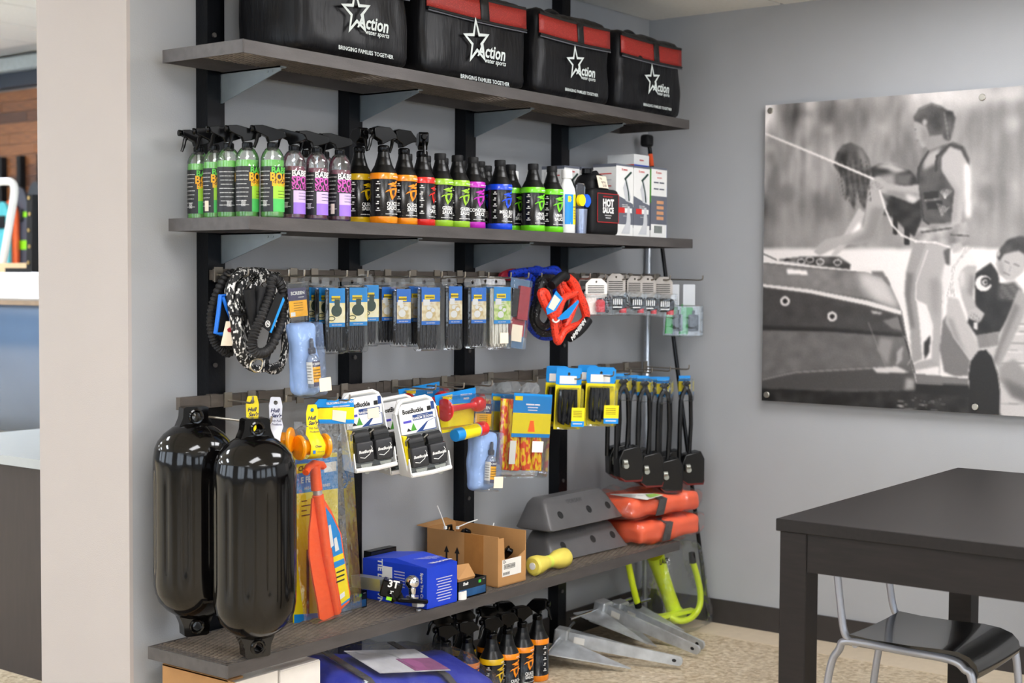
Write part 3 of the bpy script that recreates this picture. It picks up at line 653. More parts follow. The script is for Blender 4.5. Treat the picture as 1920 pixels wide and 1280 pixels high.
one(lambda b: b.box(0, .004, .002, .19, 0, .2), 'blue_side', mat('box_blue', (40, 72, 180), .5), t, smooth=False, loc=((span(1221, 1250, 320, 430, -.297)[1])/2+.0005, 0, 0))
carton('white box whose pale top shows above the jug cap', 1090, 1118, -.19, .1, H3-.012)
carton('white box farthest left, its top showing beside the white bottle', 1058, 1086, -.19, .1, H3-.014)
x, wd, z0, hh = span(1189, 1217, 273, 298, -.22)
t = thing('small_carton', 'small white box with red and blue edge lying on top of the tall boxes', 'box', (x, -.22, Z2+H3+.0065))
one(lambda b: b.box(-wd/2, wd/2, 0, .12, 0, .05), 'carton', BXW, t, smooth=False)
one(lambda b: (b.box(-wd/2, wd/2, -.0006, 0, 0, .012, 1), b.box(-wd/2-.0006, -wd/2, 0, .12, 0, .012, 0), b.text('mmmm', .01, 0, .03, -.0008, 0, bold=.03)), 'print', [BXR, mat('box_blue', (40, 72, 180), .5)], t, smooth=False)
# ------------------------------------------------------------------ goods hanging on the two crossbars
def catmull(P, closed, n=8):
    P = [Vector(p) for p in P]; K = len(P); out = []
    for i in range(K if closed else K-1):
        g = (lambda k: P[k % K]) if closed else (lambda k: P[max(0, min(K-1, k))])
        p0, p1, p2, p3 = g(i-1), g(i), g(i+1), g(i+2)
        for j in range(n):
            t = j/n; out.append(.5*((2*p1)+(p2-p0)*t+(2*p0-5*p1+4*p2-p3)*t*t+(3*p1-p0-3*p2+p3)*t**3))
    if not closed: out.append(P[-1])
    return out
def pxpath(pts, closed=True, n=8): return catmull([at(a, b, c) for a, b, c in pts], closed, n)
def hook(X, z, ln, label, group):
    b = MB(); b.tube([(0, 0, 0), (0, -ln*.5, -.001), (0, -ln+.012, -.003), (0, -ln+.002, .0), (0, -ln, .006), (0, -ln, .016)], .0028, 8)
    b.box(-.014, .014, -.001, .003, -.02, .022)
    o = b.build('peg_hook', WIRE); o.location = (X, -.1025, z); return tag(o, label, 'hook', group)
gH3, gH4 = 'wire hooks on the upper crossbar', 'wire hooks on the lower crossbar'
CORDB = two_tone('black_cord', (20, 20, 23), (48, 48, 54), 90, .5, .6, stretch=(8, 8, 1), bump=.4)
CORDW = two_tone('white_cord', (226, 222, 206), (244, 242, 232), 90, .5, .6, stretch=(8, 8, 1), bump=.4)
TAN = two_tone('print_tan_photo', (206, 182, 128), (236, 226, 196), 60, .5, .5, soft=.15)
PALE = two_tone('print_pale_photo', (240, 226, 160), (246, 240, 208), 40, .5, .5, soft=.1)
LOGY = mat('logo_yellow', (246, 216, 20), .5); DGR = mat('print_dark_green', (44, 66, 54), .5); GRN = two_tone('print_green_photo', (150, 190, 70), (220, 226, 170), 60, .5, .5, soft=.15)
BLU2 = mat('card_deep_blue', (34, 112, 206), .45, var=.03)
def tabhole(w, h, z0):      # outline of a hang tab
    return [(-w/2, z0), (w/2, z0), (w/2, z0+h*.6), (w*.38, z0+h), (-w*.38, z0+h), (-w/2, z0+h*.6)]
def blister(label, l, r, tp, bt, Yf, cord, photo, yaw=-8, blue=None, group='clear packs on the upper crossbar', roll=0, sticker=False):
    x, w, z0, h = span(l, r, tp, bt, Yf); d = .03; H = h-.024
    t = thing('cord_pack', label, 'blister pack', (x, Yf+d, z0+h-.012), group=group, rot=(0, R_(roll), R_(yaw)))
    zt = -h+.012
    one(lambda b: b.rbox(w, d, H, .012, zt, c=.005, y0=-d), 'blister', CLEAR, t)
    one(lambda b: b.holed(tabhole(w*.9, .03, -.016), (0, -.002), .006, -.0015, .0), 'hang_tab', CLEAR, t)
    def cords(b):
        n = 4; ww = w*.72
        for k in range(n):
            for s in range(2):
                yy = -d*.30-d*.36*s; xa = -ww/2+ww*(k+.25)/n; xb = -ww/2+ww*(k+.8)/n
                b.tube([(xa, yy, zt+H-.012), (xa-.001, yy, zt+H*.5), (xa, yy, zt+.022), ((xa+xb)/2, yy, zt+.010), (xb, yy, zt+.022), (xb+.001, yy, zt+H*.5), (xb, yy, zt+H-.012)], ww/n*.24, 6)
    stuff(one(cords, 'cord', CORDB if cord == 'b' else CORDW, t))
    cw = w*.78; c0 = zt+H*.40; c1 = zt+H*.965; yc = -d+.0045
    def card(b):
        b.box(-cw/2+.004, cw/2+.004, yc-.001, yc, c0, c1, 0); b.box(-cw/2+.004, cw/2+.004, yc-.0016, yc-.001, c0+.012, c0+(c1-c0)*.62, 1)
    c = one(card, 'card', [blue or BLUEC, {'reel': PALE, 'dock': TAN, 'green': GRN}[photo]], t, smooth=False)
    def pr(b):
        y = yc-.002; b.box(-cw*.3, cw*.25, y-.0004, y, c1-.036, c1-.022, 0)
        b.text('mmmmm', .009, -.002, c1-.029, y-.0008, 1, bold=.03)
        for k in range(3): b.text('mmmm mm'[:7-k], .0065, .002, c1-.046-.007*k, y-.0004, 2, bold=.03)
        b.text('mm mm mmm', .006, .002, c0+.006, y-.0004, 2, bold=.02)
        if photo == 'reel':
            n = 20; q = [(cw*.02+cw*.34*math.cos(2*PI*i/n), c0+.046+.017*math.sin(2*PI*i/n)) for i in range(n)]; b.prism(q, y-.0006, y, 3); b.box(-.006, .012, y-.0008, y, c0+.06, c0+.078, 3)
            b.tube([(-cw*.3+.012*math.cos(a), y, c0+.024+.006*math.sin(a)) for a in [2*PI*i/12 for i in range(12)]], .0012, 5, 3, closed=True)
        else:
            for cx, cz, rr in ((-.004, .03, .014), (.012, .045, .008), (-.006, .052, .008)):
                q = [(cx+rr*math.cos(2*PI*i/16), c0+cz+rr*.8*math.sin(2*PI*i/16)) for i in range(16)]; b.prism(q, y-.0006, y, 2)
            b.box(-cw*.38, -cw*.02, y-.0005, y, c0+(c1-c0)*.52, c0+(c1-c0)*.68, 2)
    one(pr, 'print', [LOGY, INKB, INKW, DGR], c, smooth=False)
    if sticker: one(lambda b: b.box(-.01, .028, -d-.0012, -d-.0004, zt+.02, zt+.055), 'price_sticker', CREAM, t, smooth=False)
    return t
P3 = [(617, 650, 520, 664, -.285, 'b', 'reel', 'black cord pack with reel picture, front of the first hook'),
      (617-19, 650-19, 519, 655, -.245, 'b', 'reel', 'black cord pack with reel picture, second on the first hook'),
      (617-38, 650-38, 519, 648, -.205, 'b', 'reel', 'black cord pack with reel picture, rearmost on the first hook'),
      (655, 692, 519, 661, -.285, 'b', 'reel', 'black cord pack with reel picture, front of the second hook'),
      (683, 713, 515, 650, -.25, 'b', 'reel', 'black cord pack with reel picture, partly behind the second hook front pack'),
      (716, 745, 519, 646, -.232, 'b', 'dock', 'black cord pack with dark tan picture, half hidden behind its neighbour'),
      (744, 773, 523, 651, -.275, 'b', 'dock', 'black cord pack with tan picture, third group from the left'),
      (790, 828, 520, 658, -.29, 'b', 'dock', 'black cord pack with tan picture, largest in the middle of the row'),
      (790-24, 828-24, 518, 650, -.235, 'b', 'dock', 'black cord pack behind the largest tan picture pack'),
      (842, 869, 518, 656, -.285, 'b', 'dock', 'black cord pack with tan picture, right of the largest one'),
      (884, 914, 521, 653, -.285, 'b', 'dock', 'black cord pack with tan picture, next to the white cord packs'),
      (926, 960, 520, 655, -.285, 'w', 'green', 'white cord pack with green picture at the front'),
      (926-20, 960-20, 519, 648, -.24, 'w', 'green', 'white cord pack behind the front white one')]
for k, (l, r, a, b_, Y, c, ph, lb) in enumerate(P3): blister(lb, l, r, a, b_, Y, c, ph, blue=BLU2 if ph == 'dock' else None, sticker=(k == 11))
for px, ln, nm in ((633, .215, 'first black cord packs'), (672, .215, 'second black cord packs'), (758, .2, 'third tan picture cord packs'), (808, .222, 'largest tan picture cord packs'), (855, .215, 'cord pack right of the largest'), (899, .215, 'cord pack beside the white ones'), (941, .215, 'white cord packs')):
    hook(at(px, 525, -.28).x, RZ3, ln, 'wire hook holding the '+nm, gH3)
# two-pack in red and blue card
x, w, z0, h = span(962, 990, 523, 653, -.27)
t = thing('strap_pack', 'red and blue carded strap pack beside the white cords', 'pack', (x, -.27, z0+h), group=None, rot=(0, R_(8), R_(-12)))
STRP = mat('card_steel_blue', (92, 130, 168), .45, var=.1); MAR = mat('card_maroon', (150, 34, 50), .45, var=.15)
one(lambda b: b.box(-w/2, w/2, 0, .0015, -h, 0), 'card', STRP, t, smooth=False)
one(lambda b: (b.box(-w*.1, w*.44, -.014, -.002, -h*.58, -h*.1, 0), b.box(-w*.46, -w*.12, -.012, -.001, -h*.55, -h*.15, 1)), 'strap_roll', [MAR, BLKM], t)
one(lambda b: (b.box(-w*.2, w*.36, -.003, -.0022, -h*.9, -h*.66, 0), b.box(-w*.45, w*.45, -.002, -.0012, -h*.82, -h*.56, 2), b.text('2', .03, -w*.32, -h*.6, -.0035, 1, bold=.03)), 'print', [CREAM, INKW, MAR], t, smooth=False)
one(lambda b: b.rbox(w, .018, h, .006, -h, c=.003, y0=-.018), 'film', FILM, t)
hook(x, RZ3, .2, 'wire hook holding the red and blue strap pack', gH3)

# rope bundle at the left end
BRD = two_tone('black_white_braid', (14, 14, 16), (232, 230, 226), 150, .58, .6, stretch=(1, 1, .45), soft=.03, bump=.4)
BNG = mat('black_bungee', (24, 23, 24), .6, var=.3, scale=60)
def ribbed(n, r, a=.16): return lambda q: r*(1+a*math.cos(2*PI*n*q))
t = thing('bungee_rope', 'black ribbed bungee rope coil nearest the left upright', 'rope', at(425, 512, -.15))
o = Vector(t.location)
def loc(P, o): return [p-o for p in P]
for k, P in enumerate(([(428, 514, -.13), (404, 556, -.13), (395, 600, -.13), (402, 640, -.13), (422, 655, -.14), (440, 620, -.15), (440, 550, -.14)],
                       [(436, 512, -.12), (412, 552, -.12), (403, 600, -.12), (412, 648, -.12), (432, 660, -.12), (450, 610, -.13), (450, 545, -.13)])):
    pp = loc(pxpath(P, n=40), o); one(lambda b: b.tube(pp, .011, 10, closed=True, rf=ribbed(44, .011)), 'coil', BNG, t)
t = thing('braided_rope', 'black and white braided tow rope coil hanging in long loops', 'rope', at(470, 512, -.2)); o = Vector(t.location)
for P in ([(452, 512, -.2), (432, 545, -.2), (438, 600, -.21), (446, 660, -.21), (470, 688, -.21), (500, 690, -.21), (528, 678, -.2), (534, 630, -.2), (524, 565, -.2), (496, 518, -.2)],
          [(446, 510, -.18), (428, 550, -.18), (446, 605, -.19), (456, 655, -.2), (468, 650, -.2), (462, 600, -.2), (452, 550, -.19), (462, 516, -.18)],
          [(480, 510, -.19), (448, 540, -.2), (446, 610, -.22), (458, 668, -.22), (476, 668, -.22), (472, 610, -.22), (466, 550, -.21), (500, 516, -.2)],
          [(520, 516, -.19), (536, 560, -.18), (538, 630, -.18), (524, 690, -.19), (498, 684, -.2), (512, 620, -.2), (514, 550, -.19)],
          [(470, 509, -.17), (500, 512, -.17), (524, 530, -.17), (530, 580, -.17), (505, 560, -.17), (480, 530, -.17)]):
    pp = loc(pxpath(P, n=10), o); one(lambda b: b.tube(pp, .0105, 10, closed=True), 'strand', BRD, t)
one(lambda b: b.tube(loc(pxpath([(436, 588, -.225), (446, 590, -.235), (458, 588, -.225), (446, 586, -.2)], n=5), o), .004, 6, closed=True), 'tie', BLKM, t)
cb = one(lambda b: b.tube(loc(pxpath([(472, 678, -.26), (470, 690, -.26), (482, 697, -.26), (490, 690, -.26), (492, 676, -.26), (482, 672, -.26)], n=5), o), .0028, 8, closed=True), 'carabiner', mat('brass_steel', (190, 180, 160), .25, .9), t)
t = thing('handle_rope', 'black wake rope with two foam handles and webbing label', 'rope', at(500, 520, -.27)); o = Vector(t.location)
pp = loc(pxpath([(512, 522, -.26), (505, 555, -.27), (492, 590, -.28), (478, 622, -.28), (472, 648, -.28), (486, 662, -.28), (508, 650, -.27), (528, 600, -.26), (530, 545, -.26)], n=44), o)
one(lambda b: b.tube(pp, .0125, 10, closed=True, rf=ribbed(46, .0125)), 'coil', BNG, t)
for a, c in (((466, 542, -.25), (474, 600, -.25)), ((490, 538, -.25), (480, 602, -.25))):
    one(lambda b: (b.cyl(at(*a)-o, at(*c)-o, .0165, .012, 16)), 'foam_handle', BLKM, t)
def quad(b, pts, th=.0015, mi=0, o=Vector()):
    P = [at(*p)-o for p in pts]; n = len(P); D = Vector((0, th, 0)); b.add(P+[p+D for p in P], [tuple(range(n)), tuple(range(n, 2*n))[::-1]]+[(i, n+i, n+(i+1) % n, (i+1) % n) for i in range(n)], mi)
wl = one(lambda b: (quad(b, [(520, 548, -.295), (531, 556, -.295), (506, 622, -.295), (493, 612, -.295)], .003, 0, o), quad(b, [(531, 556, -.295), (534, 562, -.295), (509, 624, -.295), (506, 622, -.295)], .003, 1, o)), 'webbing_label', [BLKM, BLUEC], t, smooth=False)
lc = at(502, 607, -.2965)-o
one(lambda b: (b.tube([(lc.x+.008*math.cos(a), lc.y, lc.z+.008*math.sin(a)) for a in [2*PI*i/20 for i in range(20)]], .0011, 5, closed=True), b.text('N', .012, lc.x, lc.z, lc.y-.0005, bold=.04)), 'print', INKW, wl, smooth=False)
t = thing('tow_triangle', 'bright blue triangular handle frame among the black ropes', 'handle', at(415, 555, -.17)); o = Vector(t.location)
BLH = mat('bright_blue_plastic', (18, 110, 214), .4)
one(lambda b: b.tube(loc([at(a, c, -.185) for a, c in ((413, 554), (409, 590), (404, 624), (416, 626), (428, 626), (434, 600), (432, 574), (428, 553))], o), .006, 8, closed=True), 'frame', BLH, t)
one(lambda b: quad(b, [(415, 558, -.182), (408, 621, -.182), (427, 622, -.182), (430, 596, -.182), (427, 557, -.182)], .004, 0, o), 'inner_plate', BLKM, t, smooth=False)
one(lambda b: b.tube(loc([at(a, c, -.19) for a, c in ((418, 556), (424, 575), (434, 598))], o), .005, 8), 'strut', BLH, t)
tg = thing('paper_tag', 'pale paper hang tag with small red mark under the ropes', 'tag', at(428, 604, -.205)); o = Vector(tg.location)
one(lambda b: quad(b, [(424, 602, -.205), (414, 648, -.205), (441, 648, -.205), (440, 612, -.205), (434, 602, -.205)], .0008, 0, o), 'card', CREAM, tg, smooth=False)
one(lambda b: quad(b, [(426, 617, -.2062), (430, 614, -.2062), (437, 616, -.2062), (435, 623, -.2062), (428, 622, -.2062)], .0004, 0, o), 'print', MAR, tg, smooth=False)
for px, ln, nm in ((432, .12, 'black bungee coil'), (475, .19, 'black and white rope loops')): hook(at(px, 515, -.15).x, RZ3, ln, 'wire hook holding the '+nm, gH3)

# lens cleaning kits: carded header over a folded cloth with a pump bottle
CLOTH = mat('pale_blue_cloth', (150, 180, 232), .8, var=.12, scale=22, bump=.6, bscale=26)
PURH = mat('card_slate_purple', (72, 70, 98), .5); ORY = mat('card_orange_yellow', (250, 178, 30), .5, var=.1)
def kit(label, l, r, tp, bt, Y, yaw, roll):
    x, w, z0, h = span(l, r, tp, bt, Y); w = w*.62
    t = thing('cleaning_kit', label, 'pack', (x, Y, z0+h-.008), rot=(0, R_(roll), R_(yaw)), group='cleaning cloth kits with pump bottle'); hh = h*.36
    hd = one(lambda b: (b.box(-w*.45, w*.35, .0, .0015, -hh*.58, -hh*.13, 0), b.box(-w*.44, w*.34, -.0008, 0, -hh*.84, -hh*.44, 1)), 'header_card', [PURH, ORY], t, smooth=False)
    one(lambda b: (b.text('SCREEN', w*.17, -w*.04, -hh*.26, -.0014, 0, bold=.03), b.text('mmmm', w*.08, w*.1, -hh*.36, -.0014, 0, bold=.02), [b.text('mmmmmmmm', w*.065, -w*.05, -hh*(.5+.06*k), -.0014, 1) for k in range(4)], b.box(-w*.4, -w*.2, -.0014, -.0009, -hh*.82, -hh*.72, 0)), 'print', [INKW, INKB], hd, smooth=False)
    one(lambda b: (b.rbox(w*.9, .012, hh*.96, .006, -hh*.96, c=.003, y0=-.006), b.holed(tabhole(w*.7, .016, -.004), (0, .002), .005, -.001, 0.0005)), 'header_blister', CLEAR, t)
    b = MB(); b.soft(w*1.06, .045, h-hh, .014, (8, 4, 10), bulge=.003, wr=.008, ws=26, seed=l, z0=-h); b.build('cloth', CLOTH, t)
    bx = w*.12; z = -h+.02; yb = -.034
    p = one(lambda b: b.lathe([(.001, z), (.018, z), (.0185, z+.004), (.0185, z+.075), (.012, z+.088), (.0075, z+.092), (.0075, z+.098), (.001, z+.098)], 24, M=Matrix.Translation((bx, yb, 0))), 'pump_bottle', clear('kit_bottle', base=.08, rough=.06, haze=.25, hc=(200, 210, 230)), t)
    one(lambda b: b.lathe([(.0095, z+.094), (.0105, z+.096), (.0105, z+.108), (.006, z+.112), (.0055, z+.13), (.0035, z+.136), (.001, z+.136)], 18, M=Matrix.Translation((bx, yb, 0))), 'pump_top', mat('smoke_grey_cap', (70, 74, 88), .4), p)
    def lb(b):
        q = MB(); R1 = .0189; lab(q, R1, -110, -38, z+.012, z+.072, 0, 6); lab(q, R1, -38, 70, z+.058, z+.074, 1, 8); lab(q, R1, -38, 70, z+.016, z+.058, 2, 8); lab(q, R1, -38, 70, z+.004, z+.016, 1, 8)
        b.add([(X+bx, Y_+yb, Z) for X, Y_, Z in q.v], q.f, q.m)
    bl = one(lb, 'bottle_label', [PAPER, PURH, ORY], p)
    def lt(b):
        q = MB(); q.text('SCREEN', .0085, .0, z+.066, .0008, 0, bold=.03, cyl=.0189); [q.text('mmmmm', .006, .0, z+.05-.008*k, .0008, 1, bold=.02, cyl=.0189) for k in range(4)]; [q.text('mmmm', .005, -.024, z+.062-.008*k, .0008, 1, bold=.02, cyl=.0189) for k in range(6)]
        b.add([(X+bx, Y_+yb, Z) for X, Y_, Z in q.v], q.f, q.m)
    one(lt, 'lettering', [INKW, INKB], bl, smooth=False)
    one(lambda b: b.box(.012, .05, -.0545, -.0535, -h+.008, -h+.045), 'price_sticker', CREAM, t, smooth=False)
    one(lambda b: b.rbox(w*1.1, .058, h-hh+.006, .01, -h-.004, c=.006, y0=-.054), 'bag_film', FILM, t)
    hook(x, tpz, ln, 'wire hook holding the '+label, gg)
tpz, ln, gg = RZ3, .215, gH3
kit('blue cloth cleaning kit hanging beside the black ropes', 528, 587, 524, 735, -.29, -12, -5)
tpz, ln, gg = RZ4, .2, gH4
kit('blue cloth cleaning kit hanging beside the red air horn', 884, 934, 744, 911, -.275, -12, 4)

# coloured ropes in the middle of the upper crossbar
REDR = two_tone('red_rope', (232, 58, 34), (96, 20, 16), 160, .34, .5, kind='voronoi', soft=.05, stretch=(1, 1, 1)); REDR = two_tone('red_rope_braid', (238, 62, 36), (150, 28, 20), 170, .62, .5, soft=.05, bump=.5)
BLUR = two_tone('blue_rope_braid', (20, 66, 214), (8, 22, 90), 120, .6, .55, soft=.05, bump=.5); BKR = two_tone('black_rope_braid', (20, 20, 22), (120, 120, 124), 120, .66, .6, soft=.04, bump=.4)
def rope_thing(name, label, m, loops, r, ox, n=9, cat='rope'):
    t = thing(name, label, cat, at(*ox)); o = Vector(t.location)
    for P in loops: pp = loc(pxpath(P, n=n), o); one(lambda b: b.tube(pp, r, 9, closed=True), 'strand', m, t)
    return t, o
rope_thing('blue_rope', 'bright blue rope coil behind the red one', BLUR, [[(960, 514, -.15), (985, 508, -.16), (1010, 512, -.16), (998, 560, -.17), (990, 600, -.18), (1005, 625, -.18), (1030, 632, -.18), (1050, 615, -.18), (1040, 560, -.17), (1044, 510, -.16)], [(990, 520, -.19), (984, 560, -.19), (990, 585, -.19), (1004, 575, -.19), (1004, 535, -.19)], [(1000, 512, -.14), (1020, 508, -.14), (1046, 508, -.14), (1050, 560, -.15), (1030, 620, -.15), (1000, 600, -.15)]], .0125, (990, 515, -.16))
rope_thing('maroon_rope', 'dark red and blue rope end lying on the bar behind the packs', mat('dark_red_rope', (168, 30, 50), .6, var=.3, scale=60), [[(940, 518, -.13), (952, 511, -.13), (966, 509, -.13), (978, 514, -.13), (966, 520, -.13)]], .011, (950, 515, -.13))
rope_thing('black_rope', 'black flecked rope coil between the blue and red ones', BKR, [[(1012, 525, -.215), (1006, 560, -.22), (998, 592, -.22), (1010, 620, -.225), (1032, 624, -.225), (1046, 600, -.22), (1030, 560, -.215), (1030, 525, -.21)], [(1016, 530, -.235), (1010, 570, -.24), (1006, 600, -.24), (1022, 612, -.24), (1034, 590, -.24), (1028, 545, -.235)]], .0125, (1012, 525, -.22))
t, o = rope_thing('red_rope', 'bright red padded tow rope with black grips, tied in a coil', REDR, [[(1066, 520, -.27), (1080, 535, -.27), (1088, 560, -.27), (1098, 592, -.27), (1092, 606, -.27), (1076, 612, -.28), (1058, 622, -.28), (1046, 640, -.285), (1040, 615, -.285), (1038, 600, -.285), (1030, 585, -.285), (1020, 568, -.285), (1014, 550, -.28), (1022, 548, -.28), (1030, 566, -.28), (1042, 590, -.28), (1056, 560, -.27), (1078, 548, -.27), (1072, 530, -.27)],
     [(1062, 518, -.25), (1086, 550, -.25), (1100, 590, -.25), (1080, 612, -.255), (1060, 616, -.26), (1072, 585, -.26), (1078, 560, -.255), (1056, 535, -.25)], [(1050, 530, -.24), (1068, 534, -.24), (1076, 560, -.245), (1062, 600, -.25), (1050, 618, -.25), (1046, 590, -.25), (1054, 560, -.245)]], .0135, (1050, 525, -.27))
one(lambda b: b.tube(loc(pxpath([(1036, 600, -.30), (1042, 604, -.30), (1048, 600, -.295), (1042, 597, -.27)], n=5), o), .003, 6, closed=True), 'white_tie', WHT, t)
g1 = one(lambda b: b.tube(loc(pxpath([(1034, 535, -.285), (1046, 524, -.285), (1056, 517, -.285), (1062, 520, -.285)], False, 6), o), .0165, 12), 'grip', BLKM, t)
g2 = one(lambda b: b.tube(loc(pxpath([(1068, 633, -.30), (1082, 624, -.30), (1094, 612, -.30), (1103, 600, -.30)], False, 6), o), .0165, 12), 'grip', BLKM, t)
c2 = at(1085, 618, -.322)-o
one(lambda b: b.text('MMMIIMM', .024, 0, 0, 0, bold=.03, M=Matrix.Translation(c2) @ Matrix.Rotation(R_(-38), 4, 'Y')), 'print', INKW, g2, smooth=False)
t = thing('price_card', 'white and blue card tucked in the red rope coil', 'tag', at(1040, 560, -.3)); o = Vector(t.location)
one(lambda b: (quad(b, [(1043, 545, -.3), (1056, 560, -.3), (1042, 582, -.3), (1026, 590, -.3), (1024, 578, -.3)], .001, 0, o), quad(b, [(1040, 552, -.3012), (1051, 562, -.3012), (1038, 582, -.3012), (1028, 576, -.3012)], .0006, 1, o), quad(b, [(1045, 596, -.29), (1084, 562, -.29), (1086, 566, -.29), (1066, 596, -.29), (1052, 600, -.29)], .001, 0, o)), 'card', [BLUEC, CREAM], t, smooth=False)
for px, ln2, nm in ((1006, .12, 'blue rope coil'), (1024, .17, 'black flecked rope coil'), (1062, .2, 'bright red tow rope')): hook(at(px, 520, -.2).x, RZ3, ln2, 'wire hook holding the '+nm, gH3)
# small parts packs at the right
GRC = mat('card_green', (40, 150, 60), .5)
def poly_pack(label, l, r, tp, bt, Y, kind, yaw=-34):
    x, w, z0, h = span(l, r, tp, bt, Y); w *= .72
    t = thing('parts_pack', label, 'pack', (x, Y, z0+h-.006), rot=(0, 0, R_(yaw)), group='small parts packs on the upper crossbar')
    if kind == 'g':
        one(lambda b: b.rbox(w*.5, .002, h*.45, .004, -h*.42, c=.0005), 'header', WHT if False else clear('frosted', base=.06, rough=.3, haze=.5), t)
        one(lambda b: b.prism([(-w*.4, -h*.95), (-w*.05, -h*.95), (w*.2, -h*.5), (w*.1, -h*.36), (-w*.3, -h*.36)], .0, .0015), 'card', GRC, t, smooth=False)
        one(lambda b: (b.soft(w*.42, .016, h*.34, .007, (3, 2, 4), z0=-h*.9, M=Matrix.Translation((w*.14, -.012, 0))), b.cyl((w*.14, -.012, -h*.58), (w*.14, -.012, -h*.48), .005, n=10)), 'fitting', mat('dark_rubber', (46, 48, 54), .4), t)
        one(lambda b: b.rbox(w, .028, h*.62, .008, -h, c=.004, y0=-.026), 'blister', CLEAR, t)
    else:
        one(lambda b: b.holed([(-w*.42, -h*.5), (w*.42, -h*.5), (w*.42, -.01), (w*.2, .008), (-w*.2, .008), (-w*.42, -.01)], (0, -.004), .004, 0, .001), 'card', PAPER if kind == 'r' else mat('card_kraft_pale', (172, 166, 160), .6), t, smooth=False)
        one(lambda b: ([b.box(-w*.34, w*.3, -.0008, 0, -h*(.14+.05*k)-.002, -h*(.14+.05*k)+.001) for k in range(5)]), 'print', INKB, t, smooth=False)
        if kind == 'r':
            one(lambda b: b.box(-w*.42, w*.0, -.001, 0, -h*.97, -h*.5), 'label', PAPER, t, smooth=False)
            one(lambda b: (b.lathe([(.001, 0), (w*.16, 0), (w*.17, .004), (w*.17, h*.3), (w*.1, h*.36), (.001, h*.36)], 16, M=Matrix.Translation((w*.1, -.014, -h*.9)))), 'red_fitting', mat('red_plastic', (206, 34, 44), .35), t)
            one(lambda b: b.tube([(w*.36, -.012, -h*.48), (w*.25, -.014, -h*.62), (w*.3, -.014, -h*.8), (w*.4, -.012, -h*.9)], .006, 8), 'cable', BLK, t)
        else:
            one(lambda b: b.soft(w*.8, .034, h*.36, .016, (4, 3, 4), z0=-h*.86, M=Matrix.Translation((0, -.018, 0))), 'fitting', BLK, t)
            one(lambda b: ([b.box(-w*.3+k*.008, -w*.3+k*.008+.004, -.0362, -.0352, -h*.72, -h*.58) for k in range(5)], b.box(-w*.3, w*.1, -.0362, -.0352, -h*.8, -h*.77)), 'print', INKW, t, smooth=False)
            one(lambda b: b.lathe([(.001, 0), (w*.16, 0), (w*.16, .018), (.001, .018)], 14, M=Matrix.Translation((w*.22, -.018, -h*.93))), 'red_tip', mat('red_plastic', (206, 34, 44), .35), t)
        one(lambda b: b.rbox(w, .038, h*.62, .008, -h, c=.004, y0=-.038), 'film', FILM, t)
for l, r, tp, bt, Y, k, lb in ((1098, 1138, 523, 588, -.27, 'r', 'small pack with white card and red fitting beside the red rope'), (1138, 1172, 514, 588, -.265, 'b', 'small pack with black fitting, right of the red fitting pack'), (1176, 1204, 518, 588, -.26, 'b', 'small pack with black fitting, third along the right group'), (1201, 1228, 518, 590, -.26, 'b', 'small pack with black fitting, fourth along the right group'), (1228, 1260, 520, 592, -.255, 'b', 'small pack with black fitting next to the green cards'),
                              (1085, 1112, 518, 560, -.18, 'b', 'small pack tucked behind the red fitting pack'), (1118, 1146, 516, 575, -.2, 'b', 'small pack behind the second pack of the right group'), (1158, 1184, 516, 580, -.21, 'b', 'small pack peeking out before the third black fitting pack'), (1188, 1212, 518, 576, -.2, 'b', 'small pack behind the fourth black fitting pack'),
                              (1247, 1279, 533, 627, -.235, 'g', 'green carded pack with pale fitting, left of two'), (1274, 1309, 533, 628, -.275, 'g', 'green carded pack with dark fitting at the far right')):
    poly_pack(lb, l, r, tp, bt, Y, k)
for px, ln2, nm in ((1117, .19, 'red fitting pack'), (1155, .19, 'second small pack'), (1189, .18, 'third small pack'), (1214, .18, 'fourth small pack'), (1243, .18, 'fifth small pack'), (1292, .21, 'green carded packs')): hook(at(px, 524, -.25).x, RZ3-.002, ln2, 'wire hook holding the '+nm, gH3)
# ------------------------------------------------------------------ lower crossbar: fenders
FEND = mat('glossy_black_vinyl', (6, 5, 5), .1, var=.1, spec=.42)
def fender(label, px, Y, ztop, zbot, rotz):
    p = at(px, 1000, Y); R = .108; H = ztop-zbot; b = MB()
    t = thing('boat_fender', label, 'fender', (p.x, Y, zbot), R_(rotz), 'black boat fenders on the lower crossbar'); eb, et = .062, H-.058
    prof = [(.001, eb-.014), (.03, eb-.014), (.05, eb-.006), (.075, eb+.012), (.094, eb+.034), (.103, eb+.056), (.1035, eb+.058), (.107, eb+.08), (R, eb+.1)]
    for i in range(1, 18): prof.append((R, eb+.1+(et-.19-eb)*i/17))
    prof += [(.107, et-.075), (.104, et-.056), (.1035, et-.054), (.096, et-.036), (.08, et-.016), (.056, et+.002), (.036, et+.012), (.001, et+.012)]
    za, zb = eb+.1, et-.1
    def rad(a, z):
        q = max(0, min(1, (z-za)/.03))*max(0, min(1, (zb-z)/.03)); c = math.cos(12*a); return 1-.036*q*max(0, c)**3
    b.lathe(prof, 120, rad=rad); b.build('body', FEND, t, ang=60)
    for z0, s in ((0, 1), (H, -1)):
        o = [(-.034, 0), (.034, 0), (.036, .03), (.052, .066), (-.052, .066), (-.036, .03)]; o = [(x, z0+s*z) for x, z in o]
        if s < 0: o = o[::-1]
        e = one(lambda b: b.holed(o, (0, z0+s*.027), .0125, -.021, .021), 'eye', FEND, t)
        one(lambda b: b.tube([(.0165*math.cos(a), yy, z0+s*.027+.0165*math.sin(a)) for a in [2*PI*i/24 for i in range(24)] for yy in (-.021,)], .005, 8, closed=True), 'eye_rim', FEND, e)
    return t
zt = at(478, 783, -.362).z; zb4 = Z4+.002
